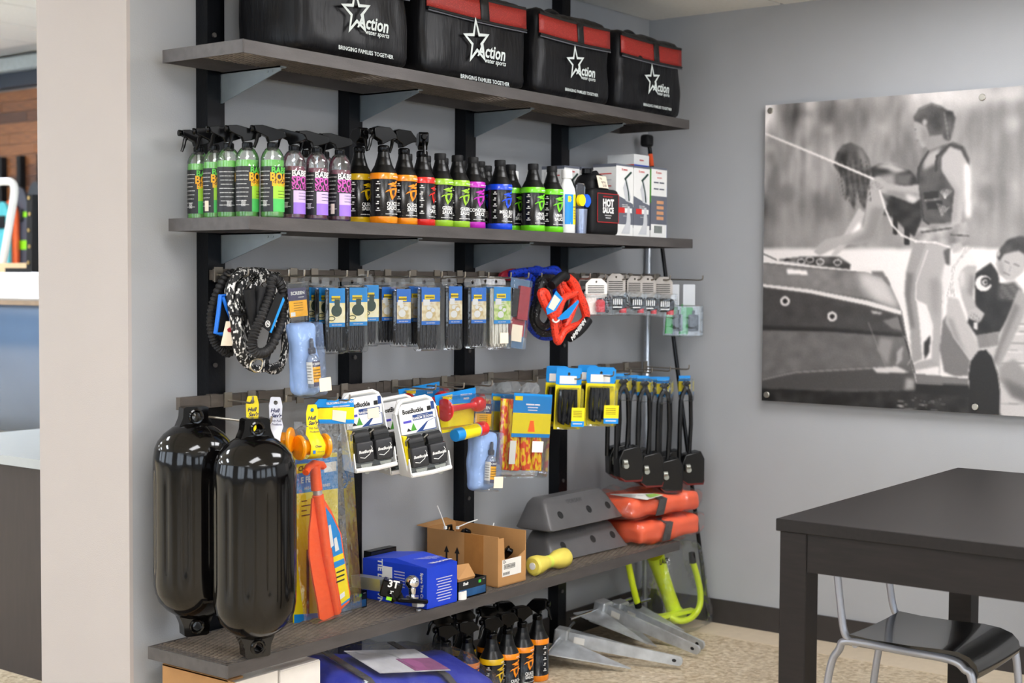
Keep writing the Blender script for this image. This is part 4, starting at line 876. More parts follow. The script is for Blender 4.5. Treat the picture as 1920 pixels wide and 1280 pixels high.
fender('glossy black boat fender hanging at the front, the larger-looking one', 478, -.362, zt, zb4, -22)
zt2 = at(372, 760, -.145).z; fender('glossy black boat fender hanging behind, against the wall', 364, -.145, zt2, at(360, 1190, -.145).z, -22)
hz = RZ4-.012
one(lambda b: b.tube([(0, 0, 0), (.02, -.02, -.004), (.045, -.285, -.012), (.045, -.29, -.004), (.045, -.292, .008)], .0032, 8), 'peg_hook', WIRE)
o = bpy.data.objects['peg_hook'] if False else COL.objects[-1]
o.location = (at(364, 770, -.145).x-.0, -.105, zt2-.024); tag(o, 'long wire hook carrying the two black fenders', 'hook', gH4)

# hull rollers on yellow tags
AMB = mat('amber_polyurethane', (238, 150, 10), .3, var=.12, coat=.4); NAVT = mat('ink_tag_navy', (24, 30, 84), .5)
def hull_tag(label, px, py, Y, h, roller=True, white=False, yaw=-20):
    p = at(px, py, Y); t = thing('hull_roller', label, 'roller', p, rot=(0, 0, R_(yaw)), group='amber rollers on card tags'); w = .046
    m = mat('tag_back_white', (226, 226, 236), .5) if white else YELC
    def tagm(b):
        b.holed([(-w*.38, -.05), (w*.38, -.05), (w*.42, -.012), (w*.3, .012), (-w*.3, .012), (-w*.42, -.012)], (0, -.004), .006, -.0012, 0)
        pts = [(0, -.05), (-.004, -.07), (-.02, -.082), (-.034, -.1), (-.03, -.125), (-.012, -.138)]
        v = []; f = []
        for i, (yy, z) in enumerate(pts): v += [(-w*.38 if i == 0 else -w*.5, yy, z), (w*.38 if i == 0 else w*.5, yy, z)]
        for i in range(len(pts)-1): f.append((2*i, 2*i+1, 2*i+3, 2*i+2))
        b.add(v, f)
    c = one(tagm, 'card_tag', m, t)
    c.modifiers.new('thick', 'SOLIDIFY').thickness = .001
    one(lambda b: (b.text('Hull', .015, -.002, -.026, -.0022, bold=.03, shear=.25), b.text("Sav'r", .015, .002, -.040, -.0022, bold=.03, shear=.25), b.text('Poly Fuel', .008, .002, -.054, -.0045, bold=.01, shear=.2), b.text('Products', .008, .004, -.064, -.006, bold=.01, shear=.2)), 'lettering', NAVT, c, smooth=False)
    if roller:
        rl = one(lambda b: (b.cyl((-.041, .0, -.107), (.041, .0, -.107), .0215, n=20)), 'roller_core', AMB, t)
        for s in (-1, 1): one(lambda b: b.lathe([(.001, 0), (.032, 0), (.0355, .004), (.0355, .009), (.033, .012), (.001, .012)], 28, M=Matrix.Translation((s*.041-.006, 0, -.107)) @ Matrix.Rotation(R_(90), 4, 'Y')), 'flange', AMB, t)
        c.location.y = -.0
        one(lambda b: (b.text('Clean', .009, .0, -.102, -.0362, 0, bold=.02), b.box(-.018, -.01, -.0364, -.0358, -.122, -.113, 1), b.text('mmmmm', .006, .006, -.117, -.0364, 0)), 'small_print', [NAVT, BLU2], c, smooth=False)
    return t
hull_tag('yellow roller tag peeking out behind the front fender', 473, 750, -.17, .06, roller=False)
hull_tag('amber roller on a white-backed tag, behind the yellow tagged one', 517, 752, -.225, .13, white=True, yaw=-60)
hull_tag('amber roller on a bright yellow tag beside the paddle bag', 585, 766, -.285, .13, yaw=-14)
for px, ln2, nm in ((473, .1, 'yellow tag behind the fender'), (517, .14, 'white-backed roller tag'), (585, .2, 'yellow tagged amber roller')): hook(at(px, 755, -.2).x, RZ4, ln2, 'wire hook holding the '+nm, gH4)

# paddle in a clear bag, and the large fender line card behind
ORGP = mat('safety_orange_plastic', (252, 92, 34), .45, var=.05)
t = thing('paddle', 'orange telescoping paddle with blue and yellow blade sticker in a clear bag', 'paddle', at(590, 760, -.25)); o = Vector(t.location); Yp = -.25
def q2(b, pts, Y, th=.0015, mi=0): quad(b, [(a, c, Y) for a, c in pts], th, mi, o)
one(lambda b: b.tube(loc([at(573, 886, Yp-.02), at(578, 876, Yp-.01), at(588, 869, Yp), at(604, 871, Yp), at(607, 876, Yp)], o), .0095, 10, rf=lambda q: .0115-.003*abs(q-.5)), 'grip', ORGP, t)
one(lambda b: (b.cyl(at(590, 872, Yp)-o, at(594, 918, Yp)-o, .0155, .0165, 18)), 'shaft_sleeve', ORGP, t)
one(lambda b: (b.cyl(at(594, 912, Yp)-o, at(597, 935, Yp)-o, .0135, n=18)), 'shaft', mat('pale_alloy', (206, 208, 210), .35, .6), t)
one(lambda b: (b.cyl(at(596, 928, Yp-.006)-o, at(612, 1040, Yp-.006)-o, .0165, .0155, 16), b.cyl(at(612, 1040, Yp-.006)-o, at(632, 1150, Yp-.006)-o, .0155, .010, 16)), 'blade_spine', ORGP, t)
one(lambda b: q2(b, [(586, 934), (607, 934), (622, 958), (640, 1000), (648, 1058), (657, 1112), (655, 1128), (640, 1142), (640, 1147), (622, 1156), (607, 1163), (600, 1160), (596, 1130), (588, 1090), (580, 1040), (580, 1000), (584, 965)], Yp-.004, .006), 'blade', ORGP, t)
st = one(lambda b: (q2(b, [(609, 948), (622, 966), (638, 1000), (643, 1036), (625, 1044)], Yp-.0052, .0008, 0), q2(b, [(625, 1044), (643, 1036), (645, 1046), (626, 1054)], Yp-.0052, .0008, 1), q2(b, [(626, 1054), (645, 1046), (647, 1056), (628, 1065)], Yp-.0052, .0008, 0), q2(b, [(628, 1065), (647, 1056), (656, 1120), (640, 1132)], Yp-.0052, .0008, 1), q2(b, [(640, 1132), (656, 1120), (656, 1124), (640, 1136)], Yp-.0052, .0008, 0)), 'blade_sticker', [BLUEC, YELC], t, smooth=False)
one(lambda b: (q2(b, [(616, 985), (620, 983), (626, 1022), (620, 1028)], Yp-.0062, .0004, 0), q2(b, [(626, 1010), (631, 1006), (636, 1030), (629, 1034)], Yp-.0062, .0004, 0), [q2(b, [(631, 1072+9*k), (646, 1066+9*k), (646, 1069+9*k), (631, 1075+9*k)], Yp-.0062, .0004, 1) for k in range(3)], q2(b, [(637, 1115), (646, 1108), (647, 1117), (638, 1124)], Yp-.0062, .0004, 0)), 'print', [INKW, INKB], st, smooth=False)
def bagf(b):
    A = [(572, 792), (572, 870), (575, 1000), (583, 1100), (592, 1170), (635, 1156), (679, 1140), (674, 1060), (668, 960), (662, 860), (661, 792)]
    P = [at(a, c, Yp-.022)-o for a, c in A]; Q = [at(a, c, Yp-.022)-o+Vector((0, .045, 0)) for a, c in A]; n = len(A)
    C = [p+Vector((0, -.006, 0)) for p in P]; cc = sum(P, Vector())/n
    b.add(P+Q, [tuple(range(n)), tuple(range(n, 2*n))[::-1]]+[(i, n+i, n+(i+1) % n, (i+1) % n) for i in range(n)])
one(bagf, 'clear_bag', FILM, t)
hc = one(lambda b: (q2(b, [(574, 775), (598, 748), (663, 748), (664, 763), (600, 765)], Yp-.012, .002, 0), q2(b, [(588, 763), (664, 763), (664, 786), (597, 786)], Yp-.012, .002, 1), q2(b, [(597, 786), (664, 786), (664, 794), (600, 794)], Yp-.012, .002, 0)), 'header_card', [BLUEC, YELC], t, smooth=False)
one(lambda b: q2(b, [(624, 768), (650, 771), (648, 792), (623, 787)], Yp-.0135, .0008), 'price_note', CREAM, hc, smooth=False)
one(lambda b: (b.text('TELESCOPING POCKET PADDLE', .0085, at(634, 754, Yp).x-o.x, at(634, 754, Yp).z-o.z, Yp-.0128-o.y, bold=.03), b.text('mmmm mmmmmmm', .008, at(634, 760, Yp).x-o.x, at(634, 760.5, Yp).z-o.z, Yp-.0128-o.y, bold=.02)), 'print', INKW, hc, smooth=False)
hook(at(640, 755, -.26).x-.01, RZ4-.006, .2, 'wire hook holding the paddle bag', gH4)
t = thing('fender_line_card', 'tall yellow and blue retail card standing behind the orange paddle', 'card', at(598, 1160, -.175)); o = Vector(t.location); Yq = -.175
one(lambda b: (q2(b, [(552, 853), (632, 848), (637, 1160), (552, 1168)], Yq, .006, 1)), 'card', [BLUEC, YELC], t, smooth=False)
for qq in ([(552, 862), (632, 856), (634, 915), (552, 926)], [(552, 1152), (637, 1146), (637, 1160), (552, 1168)]): one(lambda b: q2(b, qq, Yq-.0006, .0006, 0), 'blue_band', BLUEC, t, smooth=False)
for qq, nn, mm in (([(556, 870), (580, 868), (580, 884), (556, 888)], 'logo_patch', YELC), ([(575, 1030), (580, 1030), (580, 1150), (575, 1150)], 'dark_strip', BLKM), ([(608, 868), (631, 864), (631, 882), (608, 886)], 'price_sticker', PAPER)): one(lambda b: q2(b, qq, Yq-.0012, .0005), nn, mm, t, smooth=False)
one(lambda b: (b.text('CHU', .02, at(568, 878, Yq).x-o.x, at(568, 878, Yq).z-o.z, Yq-.002-o.y, 2, bold=.03, shear=.2), b.text('E FEN', .024, at(577, 899, Yq).x-o.x, at(577, 899, Yq).z-o.z, Yq-.002-o.y, 1, bold=.03), b.text('ARE-C      ENTRINES', .012, at(594, 908, Yq).x-o.x, at(594, 912, Yq).z-o.z, Yq-.002-o.y, 1, bold=.02),
               [b.box(at(565, 930+8*k, Yq).x-o.x, at(575 + 8*(k % 2), 930+8*k, Yq).x-o.x, Yq-.001-o.y, Yq-.0004-o.y, at(570, 940+9*k, Yq).z-o.z, at(570, 938+9*k, Yq).z-o.z, 2) for k in range(4)]), 'print', [YELC, INKW, INKB, BLKM], t, smooth=False)

# ratchet strap packs in white frames
WPL = mat('white_frame_plastic', (238, 238, 236), .35, var=.01); STB = mat('strap_black', (16, 16, 18), .55, var=.2); NAVY = mat('card_navy', (26, 62, 128), .5, var=.1); STEEL = mat('flat_steel', (168, 170, 162), .4, .7)
def strap_pack(label, px, py, Y, yaw, roll):
    p = at(px, py, Y); t = thing('tie_down_pack', label, 'strap pack', p, rot=(0, R_(roll), R_(yaw)), group='white framed strap packs'); w = .135; h = .218
    def fr(b):
        o = [(-w/2, -h), (w/2, -h), (w/2, -.035), (w*.36, .008), (-w*.36, .008), (-w/2, -.035)]
        b.prism(o, -.004, 0)
        for s in (-1, 1):      # wedge shaped side walls
            a = [(-.0, -.03), (-.022, -.03), (-.055, -h+.012), (-.075, -h+.055), (-.078, -h), (0, -h)]; n = len(a)
            X0, X1 = (s*w/2-.002, s*w/2+.002)
            b.add([(X0, y, z) for y, z in a]+[(X1, y, z) for y, z in a], [tuple(range(n)), tuple(range(n, 2*n))[::-1]]+[(i, n+i, n+(i+1) % n, (i+1) % n) for i in range(n)])
        b.box(-w/2, w/2, -.078, 0, -h-.003, -h); b.tube([(-w/2, -.078, -h+.004), (0, -.082, -h+.002), (w/2, -.078, -h+.004)], .007, 8)
        b.tube([(-w/2, -.02, -.032), (-w*.4, -.02, -.004), (-w*.3, -.018, .004), (w*.3, -.018, .004), (w*.4, -.02, -.004), (w/2, -.02, -.032)], .006, 8)
    one(fr, 'frame', WPL, t)
    cd_ = one(lambda b: b.prism([(-w*.44, -.098), (w*.46, -.098), (w*.46, -.03), (w*.4, -.006), (-w*.36, -.006), (-w*.44, -.02)], -.027, -.0255), 'card', mat('card_gloss_white', (240, 240, 240), .3), t, smooth=False)
    def pr(b):
        y = -.0278
        b.text('BoatBuckle', .0195, -.013, -.030, y, 0, bold=.035, wide=.8); b.box(w*.31-.006, w*.31+.007, y-.0002, y+.0006, -.037, -.024, 0)
        b.box(-w*.12, w*.40, y, y+.0007, -.060, -.043, 1); b.text('mmmmmmmmmm', .005, .018, -.047, y-.0004, 2); b.text('TRANSOM TIE DOWNS', .0098, .019, -.0545, y-.0004, 2, bold=.03, wide=.75)
        b.prism([(-.01, -.097), (w*.45, -.097), (w*.45, -.062), (.03, -.07)], y+.0002, y+.0008, 1); b.prism([(.014, -.094), (w*.43, -.094), (w*.43, -.064), (.034, -.07)], y-.0004, y+.0002, 2)
        b.box(-w*.36, -w*.16, y, y+.0007, -.064, -.057, 3); b.prism([(-w*.2, -.09), (-w*.05, -.09), (-w*.12, -.066)], y, y+.0006, 4); b.prism([(-w*.3, -.09), (-w*.18, -.09), (-w*.26, -.08)], y, y+.0006, 0)
        b.box(w*.37, w*.45, y, y+.0007, -.036, -.012, 1)
    one(pr, 'print', [INKB, NAVY, INKW, mat('ink_violet', (80, 72, 190), .5), LEAF], cd_, smooth=False)
    one(lambda b: b.box(-w*.47, -w*.38, -.045, -.01, -h+.03, -.1), 'yellow_insert', YELC, t, smooth=False)
    for s in (-1, 1):
        X = s*w*.235+.004
        def roll_(b):
            b.cyl((X-.025, -.038, -.122), (X+.025, -.038, -.122), .02, n=24); b.box(X-.025, X+.025, -.06, -.04, -.168, -.122)
        sr = one(roll_, 'strap_roll', STB, t)
        one(lambda b: b.soft(.056, .03, .062, .006, (3, 3, 3), z0=-.196, M=Matrix.Translation((X, -.058, 0))), 'strap_sleeve', mat('sleeve_charcoal', (42, 42, 45), .5), sr)
        one(lambda b: (b.text('BoatBuckle', .012, X, -.163, -.0742, bold=.035, shear=.25, wide=.85, M=Matrix.Translation((0, 0, 0))), b.tube([(X-.02, -.0738, -.178), (X-.005, -.0738, -.182), (X+.012, -.0738, -.172), (X+.022, -.0738, -.156), (X+.018, -.0738, -.148)], .0011, 5)), 'print', INKW, sr, smooth=False)
        one(lambda b: b.holed([(X-.02, -.2), (X+.02, -.2), (X+.012, -.222), (X+.004, -.23), (X-.004, -.23), (X-.012, -.222)], (X, -.213), .004, -.071, -.069), 'anchor_plate', STEEL, sr)
        one(lambda b: b.tube([(X-.03, -.045, -.128), (X-.034, -.055, -.112), (X-.026, -.06, -.104), (X-.018, -.05, -.11)], .0028, 6), 'wire_buckle', WIRE, sr)
    return t
strap_pack('white framed strap pack at the front, fully in view', 771, 749, -.27, -22, -8)
strap_pack('white framed strap pack half hidden behind the front one', 733, 747, -.165, -20, -7)
t = strap_pack('white framed strap pack with a sticker, beside the paddle bag header', 671, 738, -.20, -20, -6)
one(lambda b: b.box(.012, .05, -.0295, -.0285, -.075, -.045), 'price_sticker', CREAM, t, smooth=False)
for px, ln2, nm in ((690, .1, 'stickered strap pack'), (784, .17, 'front white strap packs')): hook(at(px, 745, -.2).x, RZ4, ln2, 'wire hook holding the '+nm, gH4)

# air horns
REDP = mat('signal_red', (216, 30, 30), .28, var=.05, coat=.4)
def horn(label, dx, dz, Y, full=True):
    def A(px, py): return at(px+dx, py+dz, Y)
    t = thing('air_horn', label, 'air horn', A(853, 740), group='carded red air horns'); o = Vector(t.location)
    def Q(b, pts, off, th=.0015, mi=0):
        P = [A(*p)-o+Vector((0, off, 0)) for p in pts]; n = len(P); D = Vector((0, th, 0)); b.add(P+[p+D for p in P], [tuple(range(n)), tuple(range(n, 2*n))[::-1]]+[(i, n+i, n+(i+1) % n, (i+1) % n) for i in range(n)], mi)
    c = one(lambda b: (Q(b, [(815, 741), (892, 726), (892, 754), (818, 760)], 0, .0015, 0), Q(b, [(820, 760), (890, 754), (888, 800), (830, 812)], .001, .0015, 1)), 'card', [BLUEC, YELC], t, smooth=False)
    one(lambda b: (Q(b, [(830, 743), (848, 739), (847, 748), (830, 752)], -.0008, .0006, 0), b.text('mmmm mm', .012, (A(874, 736)-o).x, (A(874, 739)-o).z, -.001, 1, bold=.03), b.text('mmm', .012, (A(874, 745)-o).x, (A(876, 746)-o).z, -.001, 1, bold=.03)), 'print', [LOGY, INKW], c, smooth=False)
    e0, e1 = A(824, 768)-o, A(893, 756)-o; off = Vector((0, -.02, 0)); d = (e1-e0)
    def hn(b):
        L = d.length; M = Matrix.Translation(e0+off) @ d.to_track_quat('Z', 'Y').to_matrix().to_4x4()
        b.lathe([(.001, 0), (.034, 0), (.036, .002), (.034, .006), (.022, .016), (.014, .03), (.010, .05), (.009, L*.75), (.012, L*.8), (.021, L*.83), (.024, L*.88), (.024, L*.97), (.02, L), (.001, L)], 28, M=M)
    one(hn, 'horn', REDP, t)
    if full:
        f0, f1 = A(842, 815)-o, A(899, 801)-o; g = f1-f0
        def cn(b):
            L = g.length; M = Matrix.Translation(f0+Vector((0, -.022, 0))) @ g.to_track_quat('Z', 'Y').to_matrix().to_4x4()
            b.lathe([(.001, 0), (.019, 0), (.021, .004), (.021, L*.22), (.021, L*.3), (.021, L*.72), (.0215, L*.74), (.023, L*.76), (.023, L*.82), (.0215, L*.83), (.023, L*.86), (.023, L*.97), (.018, L), (.001, L)], 28, [0, 0, 0, 1, 1, 0, 2, 2, 2, 2, 2, 2, 2], M=M)
        one(cn, 'gas_can', [BLUEC, YELC, REDP], t)
    one(lambda b: b.rbox(.185, .055, .105, .012, -.105, c=.01, y0=-.05, M=Matrix.Rotation(R_(0), 4, 'Y')), 'blister', CLEAR, t, loc=(.012, 0, -.0))
horn('red air horn with gas can on a blue card, front of its hook', 0, 0, -.27)
horn('blue air horn card mostly hidden behind the strap pack', -68, -11, -.15, False)
hook(at(855, 745, -.27).x, RZ4, .2, 'wire hook holding the front air horn', gH4)

# tow rope packs in flame colours
FLAM = two_tone('flame_rope', (232, 74, 18), (250, 206, 22), 90, .5, .55, stretch=(1, 1, .45), soft=.05, bump=.4)
def flame_pack(label, l, r, tp, bt, Y, roll):
    x, w, z0, h = span(l, r, tp, bt, Y); d = .06; w *= .92
    t = thing('tow_rope_pack', label, 'rope pack', (x, Y+d, z0+h), rot=(0, R_(roll), R_(-10)), group='flame coloured tow rope packs'); Hb = h-.03
    one(lambda b: b.rbox(w, d, Hb, .014, -h, c=.006, y0=-d), 'blister', CLEAR, t)
    one(lambda b: b.holed([(-w*.32, -.032), (w*.46, -.032), (w*.46, -.01), (w*.4, .01), (w*.18, .01), (w*.07, -.006), (-.0, .01), (-w*.26, .01), (-w*.32, -.01)], (w*.07, -.018), .006, -.002, 0), 'hang_tab', CLEAR, t)
    for k, (xx, yy) in enumerate(((-.36, -.4), (-.2, -.55), (-.04, -.4), (.12, -.55), (.26, -.4), (-.28, -.75), (.2, -.75), (-.02, -.72))):
        one(lambda b: b.tube([(w*xx, d*yy, -.05), (w*xx+.003, d*yy, -h*.45), (w*xx+.01, d*yy, -h*.8), (w*xx+.02, d*yy, -h+.03), (w*xx+.034, d*yy, -h+.025), (w*xx+.03, d*yy, -h*.7), (w*xx+.014, d*yy, -h*.4), (w*xx+.01, d*yy, -.05)], .0105, 9), 'strand', FLAM, t)
    cw0, cw1 = -w*.30, w*.47; yc = -d+.002
    c = one(lambda b: (b.box(cw0, cw1, yc-.001, yc, -h*.34, -.028, 0), b.box(cw0, cw1, yc-.0016, yc-.001, -h*.52, -h*.30, 1), b.box(cw0, cw1, yc-.001, yc, -h*.56, -h*.52, 0)), 'card', [BLUEC, YELC], t, smooth=False)
    one(lambda b: (b.box(cw0+.006, cw0+.04, yc-.002, yc-.0012, -.052, -.038, 0), b.text('mmmmm mmm', .010, (cw0+cw1)/2, -.064, yc-.0024, 1, bold=.03), b.text('mmmmmmmmm', .007, (cw0+cw1)/2, -.074, yc-.0024, 1, bold=.02), b.text('mmmmmmmm', .007, (cw0+cw1)/2, -.083, yc-.0024, 1, bold=.02), b.prism([(.004, -h*.5), (.036, -h*.5), (.028, -h*.38), (.012, -h*.38)], yc-.0024, yc-.0018, 2)), 'print', [LOGY, INKW, ORGP], c, smooth=False)
    one(lambda b: b.box(w*.12, w*.34, -d-.002, -d-.001, -h*.72, -h*.6), 'price_sticker', PAPER, t, smooth=False)
    one(lambda b: (b.box(-w*.30, -w*.18, -d+.004, -d+.005, -h*.85, -h*.6)), 'paper_band', PAPER, t, smooth=False)
flame_pack('flame coloured tow rope pack at the front with a price sticker', 955, 1038, 722, 895, -.285, 5)
flame_pack('flame coloured tow rope pack mostly hidden behind the front one', 915, 985, 722, 884, -.20, 4)
hook(at(1000, 728, -.285).x, RZ4, .2, 'wire hook holding the flame rope packs', gH4)

# blue and yellow carded packs with black cable
def cable_pack(label, l, r, tp, bt, Y, yaw=-24):
    x, w, z0, h = span(l, r, tp, bt, Y); w *= .8
    t = thing('cable_pack', label, 'pack', (x, Y, z0+h), rot=(0, R_(3), R_(yaw)), group='blue and yellow carded black cable packs')
    c = one(lambda b: (b.holed([(-w/2, -h*.26), (w/2, -h*.26), (w/2, .004), (-w/2, .004)], (0, -h*.08), .006, .0, .0015, 0), b.box(-w/2, w/2, -.0, .0015, -h*.985, -h*.26, 1), b.box(-w*.0, w/2, -.031, -.030, -h*.93, -h*.62, 1), b.box(-w*.0, w/2, -.0314, -.030, -h*.93, -h*.84, 0)), 'card', [BLUEC, YELC], t, smooth=False)
    one(lambda b: b.box(-w*.36, w*.3, -.0012, -.0004, -h*.24, -h*.11), 'price_sticker', PAPER, c, smooth=False)
    one(lambda b: ([b.box(w*.06, w*.4, -.0318, -.0312, -h*(.68+.03*k), -h*(.672+.03*k), 1) for k in range(4)], b.box(w*.06, w*.42, -.032, -.0315, -h*.89, -h*.875, 0)), 'print', [PAPER, INKB], c, smooth=False)
    one(lambda b: b.rbox(w*.96, .03, h*.68, .012, -h*.98, c=.005, y0=-.03), 'blister', CLEAR, t)
    one(lambda b: [b.tube([(w*xx, -.014-.004*k, -h*.33), (w*xx-.004, -.014, -h*.6), (w*xx, -.014, -h*.85), (w*xx+.012, -.014, -h*.9), (w*xx+.018, -.014, -h*.6), (w*xx+.014, -.014, -h*.33)], .0075, 8) for k, xx in enumerate((-.36, -.16, .06))], 'cable', BLKM, t)
for l, r, tp, bt, Y, lb in ((1028, 1062, 688, 800, -.21, 'carded black cable pack, leftmost and behind'), (1047, 1087, 692, 806, -.265, 'carded black cable pack at the front beside the flame ropes'), (1087, 1117, 686, 793, -.2, 'carded black cable pack behind, beside the black lamps'), (1105, 1150, 690, 800, -.255, 'carded black cable pack at the front beside the black lamps')): cable_pack(lb, l, r, tp, bt, Y)
for px, nm in ((1067, 'left carded cable packs'), (1128, 'right carded cable packs')): hook(at(px, 697, -.25).x, RZ4-.004, .2, 'wire hook holding the '+nm, gH4)

# black trailer lamps with looped cables
LAMPB = mat('lamp_housing', (10, 10, 11), .26, var=.2, spec=.4); REDL = mat('lamp_lens_red', (92, 18, 18), .25)
def lamp(label, px, tp, bt, Y, yaw):
    p = at(px, tp, Y); h = p.z-at(px, bt, Y).z
    t = thing('trailer_lamp', label, 'lamp', p, rot=(0, 0, R_(yaw)), group='black lamps hanging by looped cables'); ch = .1
    one(lambda b: (b.box(-.024, .024, 0, .0015, -ch*.22, 0, 0), b.box(-.024, .024, 0, .0015, -ch*.62, -ch*.22, 1), b.box(-.024, .024, 0, .0015, -ch*.75, -ch*.62, 0)), 'card', [BLUEC, YELC], t, smooth=False)
    one(lambda b: b.rbox(.06, .026, ch*.9, .008, -ch, c=.004, y0=-.026), 'blister', CLEAR, t)
    one(lambda b: (b.tube([(-.012, -.012, -.024), (.0, -.014, -.034), (.006, -.014, -.042), (-.004, -.014, -.052), (-.016, -.014, -.075), (-.022, -.014, -.1), (-.024, -.012, -h*.5), (-.026, -.014, -h+.08)], .0095, 8), b.tube([(.014, -.012, -.024), (.004, -.012, -.034), (.0, -.012, -.042), (.01, -.012, -.055), (.02, -.012, -.08), (.024, -.01, -h*.45), (.02, -.008, -h+.13), (.012, -.008, -h+.1)], .0085, 8)), 'cable', LAMPB, t)
    ly = Matrix.Translation((.012, -.02, -h)) @ Matrix.Scale(1.15, 4)
    lb_ = one(lambda b: (b.prism([(-.032, .012), (-.012, 0), (.046, 0), (.05, .012), (.05, .085), (.036, .112), (-.02, .1), (-.034, .07)], -.022, .03, M=ly),), 'housing', LAMPB, t)
    lb_.modifiers.new('bevel', 'BEVEL').width = .004; lb_.modifiers['bevel'].segments = 2
    one(lambda b: b.prism([(-.012, -.004), (.046, -.004), (.05, .012), (-.03, .012)], -.0215, .0295, M=ly), 'lens', REDL, lb_)
    one(lambda b: (b.cyl((-.014, -.022, .05), (-.014, -.036, .05), .009, n=12, M=ly), b.cyl((-.026, -.036, .062), (-.012, -.036, .062), .008, n=10, M=ly)), 'cable_nut', STEEL, lb_)
for px, tp, bt, Y, yaw, lb in ((1150, 700, 892, -.17, -40, 'leftmost black lamp, behind the carded cable packs'), (1166, 700, 898, -.27, -34, 'second black lamp from the left'), (1187, 703, 900, -.165, -30, 'third black lamp from the left, set back'), (1206, 704, 908, -.27, -36, 'fourth black lamp from the left'), (1226, 706, 910, -.165, -32, 'fifth black lamp from the left'), (1243, 708, 918, -.29, -38, 'black lamp hanging lowest and nearest'), (1246, 706, 900, -.135, -34, 'black lamp behind the rightmost one'), (1284, 704, 904, -.285, -36, 'rightmost black lamp beside the leaning black pole')): lamp(lb, px, tp, bt, Y, yaw)
for px, nm in ((1160, 'left black lamps'), (1200, 'middle black lamps'), (1235, 'lowest black lamp'), (1270, 'right black lamps')): hook(at(px, 702, -.25).x, RZ4-.004, .2, 'wire hook holding the '+nm, gH4)
# poles leaning in the corner
t = thing('leaning_pole', 'slim black pole leaning in the corner behind the shelf ends', 'pole', at(1328, 1162, -.33))
pf = Vector((-.03, -.335, .01)); ptop = at(1216, 262, -.06); pf = atz(1329, 1163, .01); o = Vector(t.location)
one(lambda b: (b.tube([pf-o, (pf*.5+ptop*.5)-o+Vector((.0, .0, .004)), ptop-o], .0085, 10)), 'shaft', BLK, t)
one(lambda b: b.cyl(pf-o, pf-o+Vector((0, 0, .03)), .013, .011, 12), 'rubber_foot', BLKM, t)
one(lambda b: (b.soft(.05, .04, .05, .012, (3, 3, 3), M=Matrix.Translation(ptop-o+Vector((-.012, 0, -.03))))), 'head', BLKM, t)
one(lambda b: b.tube([ptop-o+(pf-ptop)*.03, ptop-o+(pf-ptop)*.055], .0095, 8), 'orange_label', ORGP, t)
t = thing('alloy_pole', 'silver tube standing against the wall behind the black lamps', 'pole', at(1214, 690, -.03)); o = Vector(t.location)
one(lambda b: b.tube([at(1217, 420, -.02)-o+Vector((0, 0, 0)), at(1213, 690, -.04)-o], .0125, 12), 'tube', mat('satin_alloy', (190, 194, 200), .3, .9), t)
b = MB(); b.tube([at(1213, 690, -.04)-o, at(1211, 715, -.045)-o], .017, 12); b.tube([at(1211, 715, -.045)-o, Vector((at(1211, 715, -.045).x-.0, -.05, .0))-o], .011, 12); b.build('lower_tube', mat('satin_alloy', (190, 194, 200), .3, .9), t)
# ------------------------------------------------------------------ on the lowest shelf
CBLU = mat('box_royal_blue', (20, 60, 196), .38, var=.06, scale=12); CBL2 = mat('box_royal_blue_side', (24, 52, 176), .4, var=.08)
t = thing('blue_carton', 'royal blue cardboard box with white printing', 'box', (-1.815, -.366, Z4+.001))
BW, BD, BH = .142, .262, .128
def bb(b):
    b.box(0, BW, 0, BD, 0, BH-.004, 0)
    b.add([(0, 0, BH-.004), (BW, 0, BH-.004), (BW, BD, BH-.004), (0, BD, BH-.004), (.006, BD*.5, BH+.010), (BW-.004, BD*.5, BH+.012)], [(0, 1, 5, 4), (1, 2, 5), (2, 3, 4, 5), (3, 0, 4)], 0)
one(bb, 'carton', CBLU, t, smooth=False)
def bp(b):
    b.text('TIE DOWN', .026, BW*.62, .2, BH+.0062, bold=.03, up=True, M=Matrix.Identity(4)) if False else None
    M1 = Matrix.Translation((BW*.56, .07, BH+.008)) @ Matrix.Rotation(R_(-4), 4, 'X') @ Matrix.Rotation(R_(-62), 4, 'Z')
    for k in range(5): b.text('mmmmmmm mmmm'[:12-2*(k % 3)], .010, 0, .03-.012*k, 0, bold=.02, up=True, M=M1)
    M2 = Matrix.Translation((BW*.6, .018, BH+.0035)); b.text('TIE DOWN', .02, 0, 0, 0, bold=.04, up=True, M=M2)
    for k in range(9): b.text('mmmmmmmmmmmmmmmm'[:16-(k*3) % 5], .0062, BW*.56, .085-.0085*k, -.001, bold=.02)
    Ms = Matrix.Rotation(R_(-90), 4, 'Z')      # left side: x runs along -y
    b.text('TIE DOWN', .028, 0, 0, 0, bold=.03, M=Matrix.Translation((-.001, .19, .06)) @ Ms @ Matrix.Rotation(R_(90), 4, 'Y'))
    b.text('Spare Tire Carrier', .014, 0, 0, 0, bold=.02, M=Matrix.Translation((-.001, .02, .055)) @ Ms @ Matrix.Rotation(R_(90), 4, 'Y'))
    for k in range(6): b.text('mmmmmmmm', .007, 0, 0, 0, bold=.02, M=Matrix.Translation((-.001, .11, .1-.009*k)) @ Ms)
one(bp, 'print', INKW, t, smooth=False); one(lambda b: b.box(-.0012, -.0002, .14, .18, .075, .11), 'barcode_patch', INKW, t, smooth=False)
